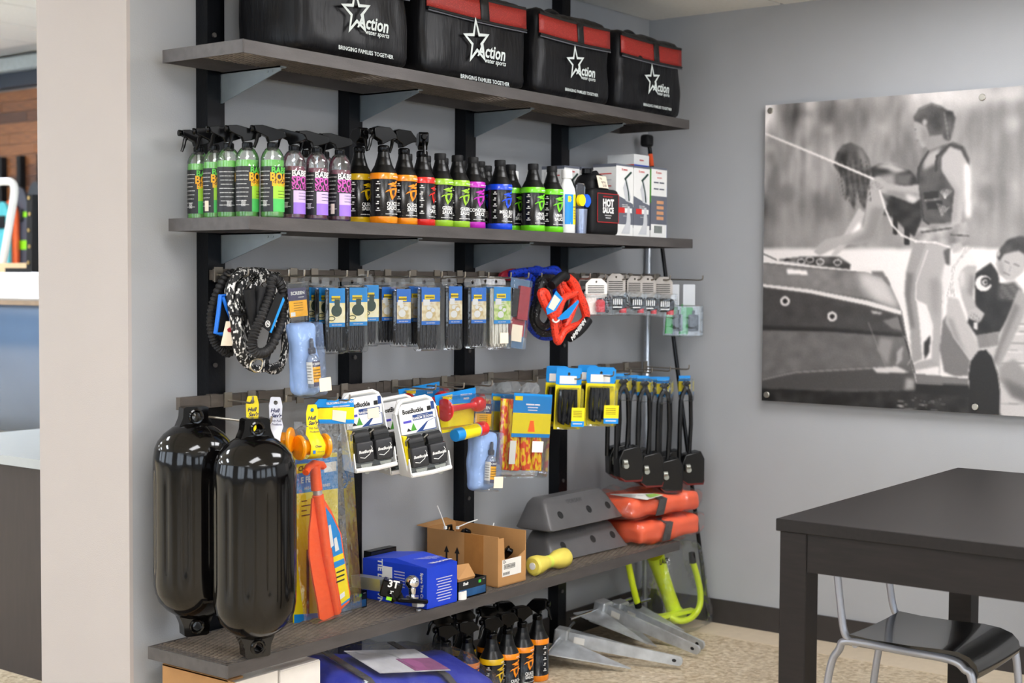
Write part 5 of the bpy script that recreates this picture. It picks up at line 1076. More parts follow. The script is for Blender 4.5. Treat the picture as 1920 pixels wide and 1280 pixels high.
# hitch ball mount
t = thing('ball_mount', 'black hitch ball mount with a chrome ball in front of the blue box', 'hitch', at(770, 1140, -.352)); o = Vector(t.location)
def P(px, py, Y): return at(px, py, Y)-o
Ym = -.35
def obar(b, A, B, w, h, mi=0):      # bar from A to B
    d = (B-A); M = Matrix.Translation(A) @ d.to_track_quat('X', 'Z').to_matrix().to_4x4(); b.box(0, d.length, -w/2, w/2, -h/2, h/2, mi, M)
one(lambda b: obar(b, P(668, 1088, -.16), P(722, 1096, -.31), .036, .036), 'shank', mat('shank_zinc', (178, 180, 176), .3, .8), t)
dp = one(lambda b: (obar(b, P(715, 1098, -.30), P(752, 1108, -.345), .05, .05), obar(b, P(738, 1122, -.34), P(794, 1126, -.355), .05, .014), obar(b, P(728, 1090, -.31), P(746, 1126, -.345), .05, .02)), 'drop_plate', BLK, t)
dp.modifiers.new('bevel', 'BEVEL').width = .004
one(lambda b: (b.text('3T', .03, 0, .012, 0, 0, bold=.03), b.text('2"', .012, .0, -.012, 0, 0, bold=.03), b.box(-.012, .004, -.0005, .0005, -.036, -.026, 1)), 'print', [INKW, LIME], t, smooth=False, loc=P(736, 1103, -.368), rot=(0, R_(12), R_(-50)))
bc = P(773, 1091, Ym)
bl = one(lambda b: b.lathe([(.001, -.022), (.008, -.0205), (.015, -.016), (.0205, -.008), (.022, 0), (.0205, .008), (.016, .015), (.009, .02), (.007, .0208), (.001, .021)], 28, M=Matrix.Translation(bc)), 'ball', CHROME, t)
one(lambda b: (b.lathe([(.009, -.04), (.011, -.034), (.012, -.02), (.012, -.016)], 20, M=Matrix.Translation(bc)), b.lathe([(.018, -.052), (.02, -.05), (.02, -.042), (.014, -.038)], 24, M=Matrix.Translation(bc))), 'ball_neck', CHROME, bl)
one(lambda b: (b.lathe([(.019, 0), (.021, .002), (.021, .014), (.019, .016)], 6, M=Matrix.Translation(P(785, 1136, Ym))), b.cyl(P(785, 1141, Ym), P(785, 1147, Ym), .008, n=12)), 'nut', ZINC, t)
# small black retail boxes
KRAFT = mat('kraft_board', (184, 136, 84), .7, var=.06, scale=16); KRAF2 = mat('kraft_inside', (160, 114, 66), .75, var=.06)
BBX = mat('box_black_gloss', (24, 26, 30), .3, var=.1); GRNM = mat('ink_green_mark', (60, 200, 60), .5); BBLU = mat('box_deep_blue_fade', (26, 74, 120), .4, var=.3, scale=20)
def small_box(label, x, y, w, d, h, flap, rz=0):
    t = thing('small_black_box', label, 'box', (x, y, Z4+.001), R_(rz), 'small black retail boxes on the lowest shelf')
    one(lambda b: (b.box(0, w, 0, .002, 0, h), b.box(0, w, d-.002, d, 0, h), b.box(0, .002, 0, d, 0, h), b.box(w-.002, w, 0, d, 0, h), b.box(0, w, 0, d, 0, .002), (None if flap else b.box(0, w, 0, d, h-.002, h))), 'carton', BBX, t, smooth=False)
    one(lambda b: (b.box(.004, w-.004, -.0008, 0, .004, h*.5, 0), b.text('Shelt', .013, w*.25, h*.82, -.0012, 1, bold=.04, shear=.2), b.box(w*.72, w*.8, -.0012, 0, h*.7, h*.86, 2), b.text('mm', .007, w*.9, h*.88, -.0012, 1),
                   b.box(-.0008, 0, .004, d-.004, .004, h*.4, 0), b.box(-.0012, 0, d*.1, d*.18, h*.55, h*.75, 2)), 'print', [BBLU, INKW, GRNM], t, smooth=False)
    if flap: one(lambda b: b.add([(.0, .002, h), (.0, d*.9, h+.03), (w*.75, d*.6, h+.03), (w*.6, .004, h)], [(0, 1, 2, 3)]), 'flap', KRAFT, t, smooth=False).modifiers.new('thick', 'SOLIDIFY')
small_box('small black box with blue print beside the cardboard tray', -1.66, -.36, .14, .08, .055, True)
small_box('small black box behind the shank of the hitch', -2.02, -.2, .12, .15, .05, False)
small_box('black box lying behind the royal blue box', -1.77, -.095, .12, .03, .135, False)
# tape roll
t = thing('tape_roll', 'small roll of white tape beside the royal blue box', 'tape', (-1.64, -.352, Z4+.001))
one(lambda b: (b.lathe([(.012, 0), (.02, 0), (.02, .024), (.012, .024), (.012, 0)], 28)), 'tape', PAPER, t); one(lambda b: b.lathe([(.0105, .0), (.0118, 0), (.0118, .024), (.0105, .024)], 24), 'core', KRAFT, t)
# cardboard tray with black parts
t = thing('cardboard_box', 'open brown cardboard box holding black plastic parts', 'box', (-1.44, -.345, Z4+.001)); KW, KD, KH = .15, .30, .162
def kb(b):
    b.box(0, KW, 0, KD, 0, .004, 1)
    b.box(0, .004, 0, KD, .004, KH, 0); b.box(KW-.004, KW, 0, KD, .004, KH+.004, 0); b.box(.004, KW-.004, KD-.004, KD, .004, KH, 0)
    b.prism([(.004, .004), (KW-.004, .004), (KW-.004, KH*.62), (KW*.5, KH*.42), (KW*.24, KH*.46), (.03, KH*.97), (.004, KH*.97)], 0, .004, 0)
one(kb, 'carton', [KRAFT, KRAF2], t, smooth=False)
one(lambda b: b.add([(.0, KD, KH), (-.02, KD+.03, KH+.006), (KW*.9, KD+.03, KH+.012), (KW, KD, KH)], [(0, 1, 2, 3)]), 'flap', KRAFT, t, smooth=False).modifiers.new('thick', 'SOLIDIFY').thickness = .003
def arrows(b):
    for yy in (.215, .17):
        pts = [(-.004, .02), (.004, .02), (.004, .07), (.011, .07), (0, .092), (-.011, .07), (-.004, .07)]
        b.add([(-.0008, yy-a, z+.02) for a, z in pts], [tuple(range(7))])
one(arrows, 'arrow_print', INKB, t, smooth=False)
one(lambda b: b.box(-.0006, 0, .06, .14, .004, KH), 'tape_strip', mat('brown_tape', (172, 118, 62), .25, var=.08), t, smooth=False)
lbx = one(lambda b: b.box(.022, KW*.82, -.001, 0, .03, .085), 'shipping_label', PAPER, t, smooth=False)
one(lambda b: (b.text('D-', .014, .034, .078, -.0014, bold=.03), b.box(.03, .09, -.0014, -.001, .054, .0555), b.box(.03, .09, -.0014, -.001, .0675, .069), b.box(.03, .0312, -.0014, -.001, .054, .069), b.box(.0888, .09, -.0014, -.001, .054, .069), [b.box(.034+k*.005, .034+k*.005+.0026, -.0014, -.001, .057, .066) for k in range(11)], [b.box(.026+k*.004, .026+k*.004+.002, -.0014, -.001, .035, .044) for k in range(9)]), 'barcode', INKB, lbx, smooth=False)
for k, (x, y, z, s, r) in enumerate(((.055, .04, .075, .05, 20), (.105, .045, .085, .05, 70), (.07, .12, .10, .06, 130), (.05, .2, .12, .06, 40), (.1, .22, .125, .055, 100), (.06, .26, .135, .05, 10))):
    q = thing('plastic_clip', 'black plastic clip '+('showing in the front notch', 'right in the front notch', 'in the middle', 'at the back left', 'at the back right', 'against the back flap')[k]+' of the cardboard box', 'clip', (-1.44+x, -.345+y, Z4+z), rot=(R_(r*.4), R_(r*.5), R_(r)), group='black plastic clips in the cardboard box')
    one(lambda b: b.soft(s, s*.5, s*.35, s*.12, (3, 3, 3)), 'body', BLK, q); one(lambda b: b.tube([(-s*.3, 0, s*.2), (-s*.1, 0, s*.6), (s*.3, 0, s*.62), (s*.45, 0, s*.2)], s*.1, 8), 'loop', BLK, q)
for k, (a, c, lb) in enumerate((((835, 988), (820, 948), 'pale zip tie sticking up at the back of the cardboard box'), ((858, 988), (895, 974), 'pale zip tie leaning over the cardboard box edge'), ((922, 998), (926, 980), 'short pale zip tie at the front of the cardboard box'))):
    A = at(*a, -.2+.0*k); B = at(*c, -.2); o = Vector((A.x, A.y, A.z)); q = thing('zip_tie', lb, 'zip tie', o, group='pale zip ties in the cardboard box')
    one(lambda b: (b.tube([Vector((0, 0, 0)), (B-A)*.5+Vector((0, 0, .002)), B-A], .002, 6),), 'strap', WHT, q); one(lambda b: b.box(-.004, .004, -.004, .004, -.006, .003), 'head', WHT, q)
# yellow bow roller
t = thing('bow_roller', 'yellow rubber bow roller lying on the lowest shelf', 'roller', (-1.225, -.325, Z4+.0345), R_(2)); RY = mat('yellow_rubber', (226, 208, 92), .45, var=.06)
Mx = Matrix.Rotation(R_(90), 4, 'Y')
one(lambda b: b.lathe([(.009, 0), (.026, 0), (.033, .006), (.033, .03), (.026, .06), (.0205, .09), (.022, .115), (.032, .15), (.034, .175), (.033, .196), (.028, .204), (.009, .204)], 32, M=Mx), 'roller', RY, t)
one(lambda b: b.lathe([(.001, -.002), (.012, -.002), (.012, .004), (.001, .004)], 20, M=Mx), 'hub', WHT, t)
one(lambda b: (b.lathe([(.0218, .082), (.0218, .1)], 32, M=Mx)), 'sticker', mat('sticker_pale_lime', (214, 226, 90), .5), t)
# grey dock bumpers
GBM = mat('grey_vinyl_bumper', (88, 87, 88), .42, var=.05); HOLE = mat('hole_dark', (18, 18, 19), .7)
def bumper(label, x, y, z, rz):
    L, D, H = .46, .17, .108
    t = thing('dock_bumper', label, 'bumper', (x, y, z), R_(rz), 'grey dock bumpers on the lowest shelf')
    b = MB(); b.soft(L, D, H, .02, (14, 6, 6), sq=lambda o, u, v, q: Vector((o.x*(1-.2*(q+1)/2), o.y*(1-.6*(q+1)/2)+.02*(q+1)/2, o.z)))
    bd = b.build('body', GBM, t)
    def fy(q): return -D/2*(1-.6*q)+.02*q
    an = math.atan2(fy(1)-fy(0), H)
    for px in (-.135, .04, .16):
        one(lambda b: (b.lathe([(.001, .0), (.0105, .0), (.0115, .0008), (.0135, .0016), (.0145, .0006)], 24, M=Matrix.Rotation(R_(90), 4, 'X'))), 'bolt_hole', HOLE, t, loc=(px, fy(.47)-.0006, H*.47), rot=(-an, 0, 0))
    one(lambda b: b.text('I7ORSAW', .022, 0, 0, 0, bold=.01), 'embossed_mark', mat('grey_vinyl_emboss', (70, 70, 72), .5), t, smooth=False, loc=(-.02, fy(.8)-.0012, H*.80), rot=(-an, 0, 0))
    return t
bumper('grey dock bumper resting directly on the shelf', -.79, -.195, Z4+.001, -3); bumper('grey dock bumper stacked on top of the other one', -.81, -.19, Z4+.112, -1)
# orange life vests in film
ORV = mat('orange_vest_fabric', (255, 100, 58), .55, var=.06, scale=12, bump=.3, bscale=30); VST = mat('grey_strap', (62, 58, 58), .6)
def vest(label, x, y, z, w, d, h, seed):
    t = thing('life_vest_pack', label, 'life vest', (x, y, z), R_(-6), 'folded orange life vests in film')
    b = MB(); b.soft(w, d, h, .022, (16, 12, 6), bulge=.004, wr=.014, ws=15, seed=seed); b.build('vest', ORV, t)
    one(lambda b: b.add([(u, -d/2*1.02-.008, zz) for u, zz in ((-w*.2, .004), (-.15*w+.028, .004), (-.1*w+.028, h*.9), (-w*.14, h*.9))]+[(-w*.12, -d*.3, h+.006), (-.1*w+.028, -d*.3, h+.006)], [(0, 1, 2, 3), (3, 2, 5, 4)]), 'strap', VST, t, smooth=False).modifiers.new('thick', 'SOLIDIFY').thickness = .003
    b = MB(); b.soft(w+.03, d+.02, h+.012, .026, (16, 12, 6), bulge=.006, wr=.02, ws=22, seed=seed+3, z0=-.001); b.build('film', FILM, t)
    return t
VX = -.365; vest('lower orange life vest pack on the lowest shelf', VX+.012, -.235, Z4+.006, .38, .24, .078, 5)
t = vest('upper orange life vest pack with a pale label', VX-.02, -.23, Z4+.108, .42, .24, .07, 9)
one(lambda b: (b.add([(-.16, -.145, .074), (-.05, -.14, .08), (-.06, -.1, .083), (-.19, .0, .084), (-.2, .0, .083)], [(0, 1, 2, 3, 4)], 0), b.add([(-.13, -.138, .0785), (-.06, -.136, .0815), (-.07, -.11, .0845), (-.11, -.1, .0845)], [(0, 1, 2, 3)], 1)), 'paper_label', [PAPER, mat('label_lime_print', (150, 190, 90), .6)], t, smooth=False)

# ------------------------------------------------------------------ on the floor below the shelf
CW = mat('carton_white', (226, 220, 212), .7, var=.03)
t = thing('white_carton', 'white carton with brown corner standing on the floor under the shelf', 'carton', (-2.56, -.345, 0))
one(lambda b: b.box(0, .155, 0, .28, 0, .322), 'body', CW, t, smooth=False); one(lambda b: (b.box(-.003, 0, -.003, .283, 0, .326), b.box(-.003, .05, .02, .283, .322, .327)), 'brown_flap', KRAFT, t, smooth=False)
t = thing('white_carton', 'white carton standing right of the brown cornered one', 'carton', (-2.40, -.35, 0))
one(lambda b: b.box(0, .15, 0, .25, 0, .318), 'body', CW, t, smooth=False); one(lambda b: b.box(.002, .148, .002, .248, .318, .321), 'lid', CW, t, smooth=False)
t = thing('low_carton', 'low open brown carton under the blue vest pack', 'carton', (-2.20, -.375, 0), R_(-3))
one(lambda b: (b.box(0, .26, 0, .006, 0, .07), b.box(0, .26, .25, .256, 0, .07), b.box(0, .006, .006, .25, 0, .07), b.box(.254, .26, .006, .25, 0, .06), b.box(0, .26, 0, .256, 0, .006)), 'body', KRAFT, t, smooth=False)
VBL = mat('royal_blue_fabric', (36, 48, 160), .5, var=.08, scale=12, bump=.3, bscale=30)
t = thing('blue_vest_pack', 'royal blue life vest pack wrapped in clear film on the floor', 'life vest', (-1.90, -.31, .105), rot=(R_(13), R_(10), R_(-3)))
b = MB(); b.soft(.62, .29, .12, .05, (18, 12, 5), bulge=.012, wr=.012, ws=9, seed=2); b.build('vest', VBL, t)
one(lambda b: (b.box(-.2, .1, -.09, .07, .143, .1445, 0)), 'paper_label', mat('label_grey_print', (190, 188, 192), .6, var=.1), t, smooth=False); one(lambda b: b.box(-.05, .1, -.085, .0, .1446, .1456), 'label_photo', mat('label_plum_print', (142, 84, 124), .6, var=.15), t, smooth=False)
for xx in (-.27, .06):
    one(lambda b: b.add([(xx, -.19, .0), (xx+.03, -.19, .0), (xx+.03, -.176, .11), (xx, -.176, .11), (xx, -.1, .136), (xx+.03, -.1, .136), (xx, .15, .136), (xx+.03, .15, .136)], [(0, 1, 2, 3), (3, 2, 5, 4), (4, 5, 7, 6)]), 'strap', VST, t, smooth=False).modifiers.new('thick', 'SOLIDIFY').thickness = .004
b = MB(); b.soft(.66, .32, .15, .055, (16, 12, 5), bulge=.012, wr=.024, ws=12, seed=6, z0=-.004); b.build('film', FILM, t)
gF = 'black spray bottles on the floor under the shelf'
FB = [(1007, 'orange', -.262, -70, 'rightmost orange-banded spray bottle on the floor', 60), (979, 'orange', -.285, 170, 'orange-banded spray bottle second from the right on the floor', -4), (951, 'orange', -.30, 165, 'orange-banded spray bottle third from the right on the floor', 0), (922, 'yellow', -.30, 160, 'yellow-banded spray bottle in the front row on the floor', 4), (876, 'orange', -.27, 158, 'orange-banded spray bottle fourth from the right on the floor', 0), (836, 'orange', -.25, 160, 'orange-banded spray bottle beside the blue vest pack', 0),
      (948, 'orange', -.2, 150, 'back row spray bottle on the floor, right one', 0), (916, 'orange', -.20, 150, 'back row spray bottle on the floor, second from the right', 0), (870, 'yellow', -.16, 150, 'back row spray bottle on the floor, third from the right', 0), (828, 'orange', -.14, 150, 'back row spray bottle on the floor, left one', 0)]
for px, c, Y, sp, lb, rt in FB: p = at(px, 1240, Y); sauce(lb, c, ('QUICK', 'SAUCE'), 0, 0, sp, zb=.0005, rot=rt, p=p, grp=gF)
# galvanised anchors
def anchor(label, crown, tip, side, zc):
    C = Vector(crown); T = Vector(tip); t = thing('fluke_anchor', label, 'anchor', (C.x, C.y, 0), group='galvanised fluke anchors on the floor'); o = Vector((C.x, C.y, 0)); C = C-o; T = T-o
    d = (T-C); L = d.length; M = Matrix.Translation(C) @ d.to_track_quat('X', 'Z').to_matrix().to_4x4()
    def sh(b):
        n = 8; out = [(0, -.026), (L-.02, -.017)]+[(L-.014+.014*math.cos(R_(a)), .017*math.sin(R_(a))) for a in range(-80, 81, 20)]+[(L-.02, .017), (0, .026)]
        b.holed(out, (L-.024, 0), .006, -.005, .005, M=M) if False else b.prism(out, -.005, .005, M=M)
    s = one(sh, 'shank', ZINC, t)
    one(lambda b: b.prism([(L-.03+.008*math.cos(a), .006*math.sin(a)) for a in [2*PI*i/12 for i in range(12)]], -.0056, .0056, M=M), 'eye', HOLE, s)
    dn = d.normalized(); sd = Vector((-dn.y, dn.x, 0)).normalized()
    for q in (-1, 1):
        A = C+sd*.015*q; tipf = C+Vector((dn.x, dn.y, 0))*L*.62+sd*.085*q; tipf.z = .012+(.03 if q == side else 0); Bk = C+sd*.14*q-Vector((dn.x, dn.y, 0))*.03; Bk.z = max(.02, C.z-.03 if q != side else C.z)
        up = Vector((0, 0, .0045))
        one(lambda b: b.add([A, Bk, tipf, A+up, Bk+up, tipf+up], [(0, 2, 1), (3, 4, 5), (0, 1, 4, 3), (1, 2, 5, 4), (2, 0, 3, 5)]), 'fluke', ZINC, t, smooth=False)
    one(lambda b: b.cyl(C-sd*.2+Vector((0, 0, -.004)), C+sd*.2+Vector((0, 0, .006)), .0055, n=10), 'stock_rod', CHROME, t)
    one(lambda b: b.box(-.02, .03, -.03, .03, -.03, .034, M=M), 'crown', ZINC, t, smooth=False).modifiers.new('bevel', 'BEVEL').width = .005
    one(lambda b: b.box(.12, .16, -.02, .02, .0268, .0276, M=M @ Matrix.Rotation(R_(90), 4, 'X')) if False else b.box(.05, .09, -.0058, -.0052, -.012, .012, M=M), 'sticker', PAPER, s, smooth=False)
anchor('galvanised anchor nearest the spray bottles', (-.86, -.185, .085), (-.70, -.60, .03), 1, .1)
anchor('galvanised anchor in the middle of the three', (-.52, -.135, .12), (-.535, -.575, .03), -1, .12); anchor('galvanised anchor nearest the neon yellow one', (-.41, -.14, .10), (-.455, -.548, .028), 1, .1)
# neon anchor in a clear bag
NEON = mat('neon_yellow_vinyl', (214, 236, 20), .35, var=.04, coat=.3); Yn = -.24
t = thing('neon_anchor', 'neon yellow coated anchor in a clear bag leaning in the corner', 'anchor', (-.2, Yn, 0)); o = Vector(t.location)
def N_(px, py, Y=Yn): return at(px, py, Y)-o
one(lambda b: b.tube([N_(1228, 1040), N_(1240, 1075), N_(1252, 1110), N_(1262, 1140), N_(1266, 1156)], .03, 16, rf=lambda q: .036-.008*math.sin(q*PI)+(.012*max(0, q-.8)/.2)), 'shank', NEON, t)
one(lambda b: b.text('LACI', .03, N_(1228, 1052).x, N_(1228, 1050).z, -.04, bold=.03), 'lettering', INKB, t, smooth=False)
one(lambda b: b.tube(catmull([N_(1298, 1050, -.33), N_(1307, 1080, -.33), N_(1313, 1110, -.33), N_(1311, 1138, -.33), N_(1296, 1158, -.32), N_(1275, 1164, -.3), N_(1256, 1156, -.27)], False, 6), .0125, 12), 'curved_arm', NEON, t)
one(lambda b: b.cyl(N_(1297, 1036, -.33), N_(1299, 1054, -.33), .013, .0145, 12), 'arm_cap', BLK, t)
one(lambda b: b.tube([N_(1177, 1050), N_(1186, 1095), N_(1195, 1130)], .0125, 12), 'side_rod', NEON, t); one(lambda b: b.cyl(N_(1195, 1128), N_(1197, 1138), .014, n=12), 'rod_cap', BLK, t)
one(lambda b: obar(b, N_(1208, 1162, -.23), N_(1300, 1143, -.3), .03, .014), 'cross_plate', NEON, t)
b = MB(); b.soft(.34, .22, .34, .04, (10, 6, 10), bulge=.01, wr=.03, ws=10, seed=4, sq=lambda o, u, v, q: Vector((o.x*(1-.25*(q+1)/2), o.y*(1-.4*(q+1)/2), o.z)))
b.build('clear_bag', FILM, t, loc=(-.02, -.03, .0))

# ------------------------------------------------------------------ table and chair
DWD = mat('black_brown_wood', (22, 18, 17), .42, var=.25, scale=12, stretch=(1, 9, 9), spec=.3); DWX = mat('black_brown_wood_end', (24, 19, 18), .5, var=.28, scale=12, stretch=(9, 1, 9), spec=.3)
TX0, TX1, TY1, TY0, TZ = -1.812, -.537, -1.514, -2.36, .78
t = thing('dining_table', 'black-brown wooden table in front of the poster wall', 'table', ((TX0+TX1)/2, (TY0+TY1)/2, 0)); cx, cy = (TX0+TX1)/2, (TY0+TY1)/2; hx, hy = (TX1-TX0)/2, (TY1-TY0)/2
tt = one(lambda b: b.box(-hx, hx, -hy, hy, TZ-.031, TZ), 'tabletop', DWD, t, smooth=False); tt.modifiers.new('bevel', 'BEVEL').width = .0015
for sx in (-1, 1):
    for sy in (-1, 1): one(lambda b: b.box(sx*(hx-.008)-(sx > 0)*.072, sx*(hx-.008)+(sx < 0)*.072, sy*(hy-.008)-(sy > 0)*.072, sy*(hy-.008)+(sy < 0)*.072, 0, TZ-.031), 'leg', DWX, t, smooth=False).modifiers.new('bevel', 'BEVEL').width = .002
    one(lambda b: b.box(sx*(hx-.012)-(sx > 0)*.02, sx*(hx-.012)+(sx < 0)*.02, -hy+.081, hy-.081, TZ-.128, TZ-.031), 'apron', DWX, t, smooth=False)
for sy in (-1, 1): one(lambda b: b.box(-hx+.081, hx-.081, sy*(hy-.012)-(sy > 0)*.02, sy*(hy-.012)+(sy < 0)*.02, TZ-.128, TZ-.031), 'apron', DWD, t, smooth=False)
t = thing('stacking_chair', 'black seated chair with silver tube frame pushed under the table', 'chair', (-1.275, -1.72, 0)); SILV = mat('silver_tube', (176, 178, 186), .35, .55, var=.04); CHB = mat('chair_black_lacquer', (16, 15, 15), .22, var=.1, coat=.3)
def seat(b):
    n = 12; v = []; f = []; w = .175
    prof = [(.165, .418), (.10, .414), (.0, .414), (-.08, .418), (-.13, .416), (-.162, .406), (-.18, .388), (-.186, .366)]
    for y, z in prof:
        for i in range(n+1): u = -1+2*i/n; e = 1 if y > -.1 else 1-.05*abs(u)**3; v.append((u*w*e, y, z+.004*u*u))
    k = n+1; m = len(prof)
    v += [(a, c+(.0 if i//k < 5 else .006), d-.013) for i, (a, c, d) in enumerate(v[:])]
    for j in range(m-1):
        for i in range(n): q = j*k+i; f += [(q, q+k, q+k+1, q+1), (m*k+q, m*k+q+1, m*k+q+k+1, m*k+q+k)]
    for i in range(n): f += [(i, i+1, m*k+i+1, m*k+i), ((m-1)*k+i, m*k+(m-1)*k+i, m*k+(m-1)*k+i+1, (m-1)*k+i+1)]
    for j in range(m-1): f += [(j*k, m*k+j*k, m*k+(j+1)*k, (j+1)*k), (j*k+n, (j+1)*k+n, m*k+(j+1)*k+n, m*k+j*k+n)]
    b.add(v, f)
one(seat, 'seat', CHB, t, ang=50)
for s in (-1, 1):
    one(lambda b: b.tube(catmull([(s*.17, .262, .0), (s*.17, .225, .30), (s*.172, .195, .375), (s*.174, .165, .403), (s*.174, .0, .401), (s*.174, -.11, .399), (s*.172, -.15, .38), (s*.17, -.175, .33), (s*.165, -.205, .0)], False, 6), .0105, 12), 'side_frame', SILV, t)
    one(lambda b: b.tube(catmull([(s*.172, .155, .401), (s*.172, .178, .42), (s*.17, .19, .47), (s*.168, .205, .58), (s*.165, .218, .68)], False, 6), .0105, 12), 'back_post', SILV, t)
one(lambda b: b.tube([(-.172, .15, .395), (.172, .15, .395)], .009, 10), 'cross_bar', SILV, t); one(lambda b: b.tube([(-.168, -.19, .16), (.168, -.19, .16)], .007, 10), 'cross_bar', SILV, t)
def backrest(b):
    n = 14; v = []; f = []
    for i in range(n+1):
        u = -1+2*i/n; y = .212+.012*(1-u*u); zb = .60-.03*(1-u*u)+.0*u
        for dy in (0, .012): v += [(u*.185, y+dy, zb), (u*.185, y+dy+.012, .735)]
    for i in range(n): a = 4*i; c = a+4; f += [(a, c, c+1, a+1), (a+2, a+3, c+3, c+2), (a, a+2, c+2, c), (a+1, c+1, c+3, a+3)]
    f += [(0, 1, 3, 2), (4*n, 4*n+2, 4*n+3, 4*n+1)]; b.add(v, f)
one(backrest, 'backrest', CHB, t, ang=50)
# ------------------------------------------------------------------ poster: a flat black and white print on a stood-off panel
PYL, PYR, PZ0, PZ1, PXF = -.552, -2.24, .911, 2.0537, -.03
def poster():
    ys = np.concatenate([np.arange(PYL, -1.60, -.0029), np.arange(-1.60, PYR-.001, -.012)]); zs = np.arange(PZ1, PZ0-.001, -.0029)
    ny, nz = len(ys), len(zs); Yg, Zg = np.meshgrid(ys, zs); V = np.stack([np.full_like(Yg, PXF)-CAM.x, Yg-CAM.y, Zg-CAM.z], -1)
    f_ = V @ np.array(_F); PX_ = 960+FPX*(V @ np.array(_R))/f_; PY_ = 640-FPX*(V @ np.array(_U))/f_
    rs = np.random.RandomState(3)
    def blur(a, k, ax):
        if k < 1: return a
        p = np.pad(a, [(k+1, k) if i == ax else (0, 0) for i in range(2)], mode='edge'); c = np.cumsum(p, ax)
        n = a.shape[ax]; s = 2*k+1
        return (np.take(c, range(s, s+n), ax)-np.take(c, range(0, n), ax))/s
    def bl(a, k, kz=None): return blur(blur(blur(blur(a, k, 1), kz or k, 0), k, 1), kz or k, 0)
    def nz_(k, kz, amp): a = bl(rs.randn(nz, ny), k, kz); return a/a.std()*amp
    img = 136+nz_(9, 22, 17)+nz_(3, 8, 7)+nz_(25, 30, 16)
    A = lambda p: [(1410+x/3.765, 150+y/3.765) for x, y in p]; B = lambda p: [(1410+x/3.657, 440+y/3.657) for x, y in p]
    def mask(poly, soft):
        P = np.array(poly); x0, y0 = P.min(0)-1; x1, y1 = P.max(0)+1; m = np.zeros((nz, ny))
        s = (PX_ > x0) & (PX_ < x1) & (PY_ > y0) & (PY_ < y1); qx, qy = PX_[s], PY_[s]; ins = np.zeros(len(qx), bool)
        for i in range(len(P)):
            (ax, ay), (bx, by) = P[i], P[(i+1) % len(P)]
            if ay == by: continue
            c = ((ay > qy) != (by > qy)) & (qx < (bx-ax)*(qy-ay)/(by-ay)+ax); ins ^= c
        m[s] = ins; return bl(m, soft) if soft else blur(blur(m, 1, 0), 1, 1)
    def fill(poly, v, soft=0, op=1.0, grain=0):
        nonlocal img
        m = mask(poly, soft)*op; vv = v+(nz_(4, 4, grain) if grain else 0); img = img*(1-m)+vv*m
    def shade(poly, dv, soft=3):
        nonlocal img
        img = img+mask(poly, soft)*dv
    def circ(c, r, ry=None): return [(c[0]+r*math.cos(2*PI*i/24), c[1]+(ry or r)*math.sin(2*PI*i/24)) for i in range(24)]
    def line(pts, w, v):
        for i in range(len(pts)-1):
            (x1, y1), (x2, y2) = pts[i], pts[i+1]; L = math.hypot(x2-x1, y2-y1) or 1; nx, nyy = -(y2-y1)/L*w/2, (x2-x1)/L*w/2
            ex, ey = (x2-x1)/L*w*.3, (y2-y1)/L*w*.3
            fill([(x1+nx-ex, y1+nyy-ey), (x2+nx+ex, y2+nyy+ey), (x2-nx+ex, y2-nyy+ey), (x1-nx-ex, y1-nyy-ey)], v)
    # backdrop of trees and sky
    fill([(1400, 150), (1960, 150), (1960, 178), (1720, 196), (1400, 205)], 172, 8, .6); fill(A([(1100, 100), (1920, 60), (1920, 140), (1560, 210), (1350, 150)]), 214, 7, .85)
    fill(A([(1450, 200), (1700, 140), (1920, 160), (1920, 700), (1560, 650)]), 122, 14, .6)
    for c, r, v in (((405, 170), 46, 212), ((385, 300), 50, 196), ((370, 370), 44, 190), ((540, 350), 34, 205), ((1840, 310), 56, 186), ((930, 340), 44, 176), ((130, 480), 36, 190), ((640, 130), 40, 190), ((700, 260), 40, 120), ((1600, 560), 60, 150), ((450, 700), 80, 168), ((250, 800), 70, 110), ((1660, 800), 70, 108)): fill(A(circ(c, r)), v, 4, .75)
    for k in range(26): x = rs.uniform(100, 1900); fill(A([(x, 150), (x+rs.uniform(14, 34), 150), (x+rs.uniform(10, 40), 1150), (x-8, 1150)]), rs.uniform(84, 128), 3, .3)
    fill(A([(80, 1000), (1920, 1000), (1920, 1190), (80, 1190)]), 158, 10, .6)
    # water
    fill([(1400, 466), (2600, 466), (2600, 800), (1400, 800)], 226, 2); fill(B([(1500, 500), (3000, 420), (3000, 1300), (1500, 1300)]), 176, 10, .8)
    for k in range(40): y = rs.uniform(600, 1280); x = rs.uniform(1650, 2300); fill(B([(x, y), (x+rs.uniform(60, 200), y+4), (x+rs.uniform(60, 160), y+12), (x-20, y+8)]), rs.choice([110, 215, 235]), 0, .6)
    # bending figure
    fill(A([(760, 900), (800, 940), (760, 1060), (660, 1180), (600, 1240), (560, 1240), (640, 1110)]), 186, 1); fill(A([(820, 760), (930, 780), (945, 900), (870, 1130), (740, 1160), (620, 1165), (540, 1210), (480, 1240), (440, 1215), (460, 1180), (520, 1125), (700, 1085), (790, 1040), (812, 900)]), 168, 1)
    shade(A([(850, 900), (940, 900), (870, 1130), (640, 1165), (800, 1080)]), -34); shade(A([(700, 1088), (790, 1045), (760, 1000)]), 60, 2)
    fill(A([(840, 620), (900, 590), (1010, 600), (1120, 640), (1210, 740), (1210, 960), (1150, 1110), (1080, 1050), (1000, 970), (930, 950), (960, 870), (900, 780), (850, 700)]), 46, 1, 1, 8)
    fill(A([(870, 600), (980, 584), (1110, 640), (1020, 662), (960, 630), (900, 620)]), 176, 2); fill(A([(1020, 662), (1140, 660), (1110, 750), (1030, 740)]), 96, 2); fill(A([(880, 680), (1015, 650), (1020, 760), (960, 840), (900, 790)]), 150, 3)
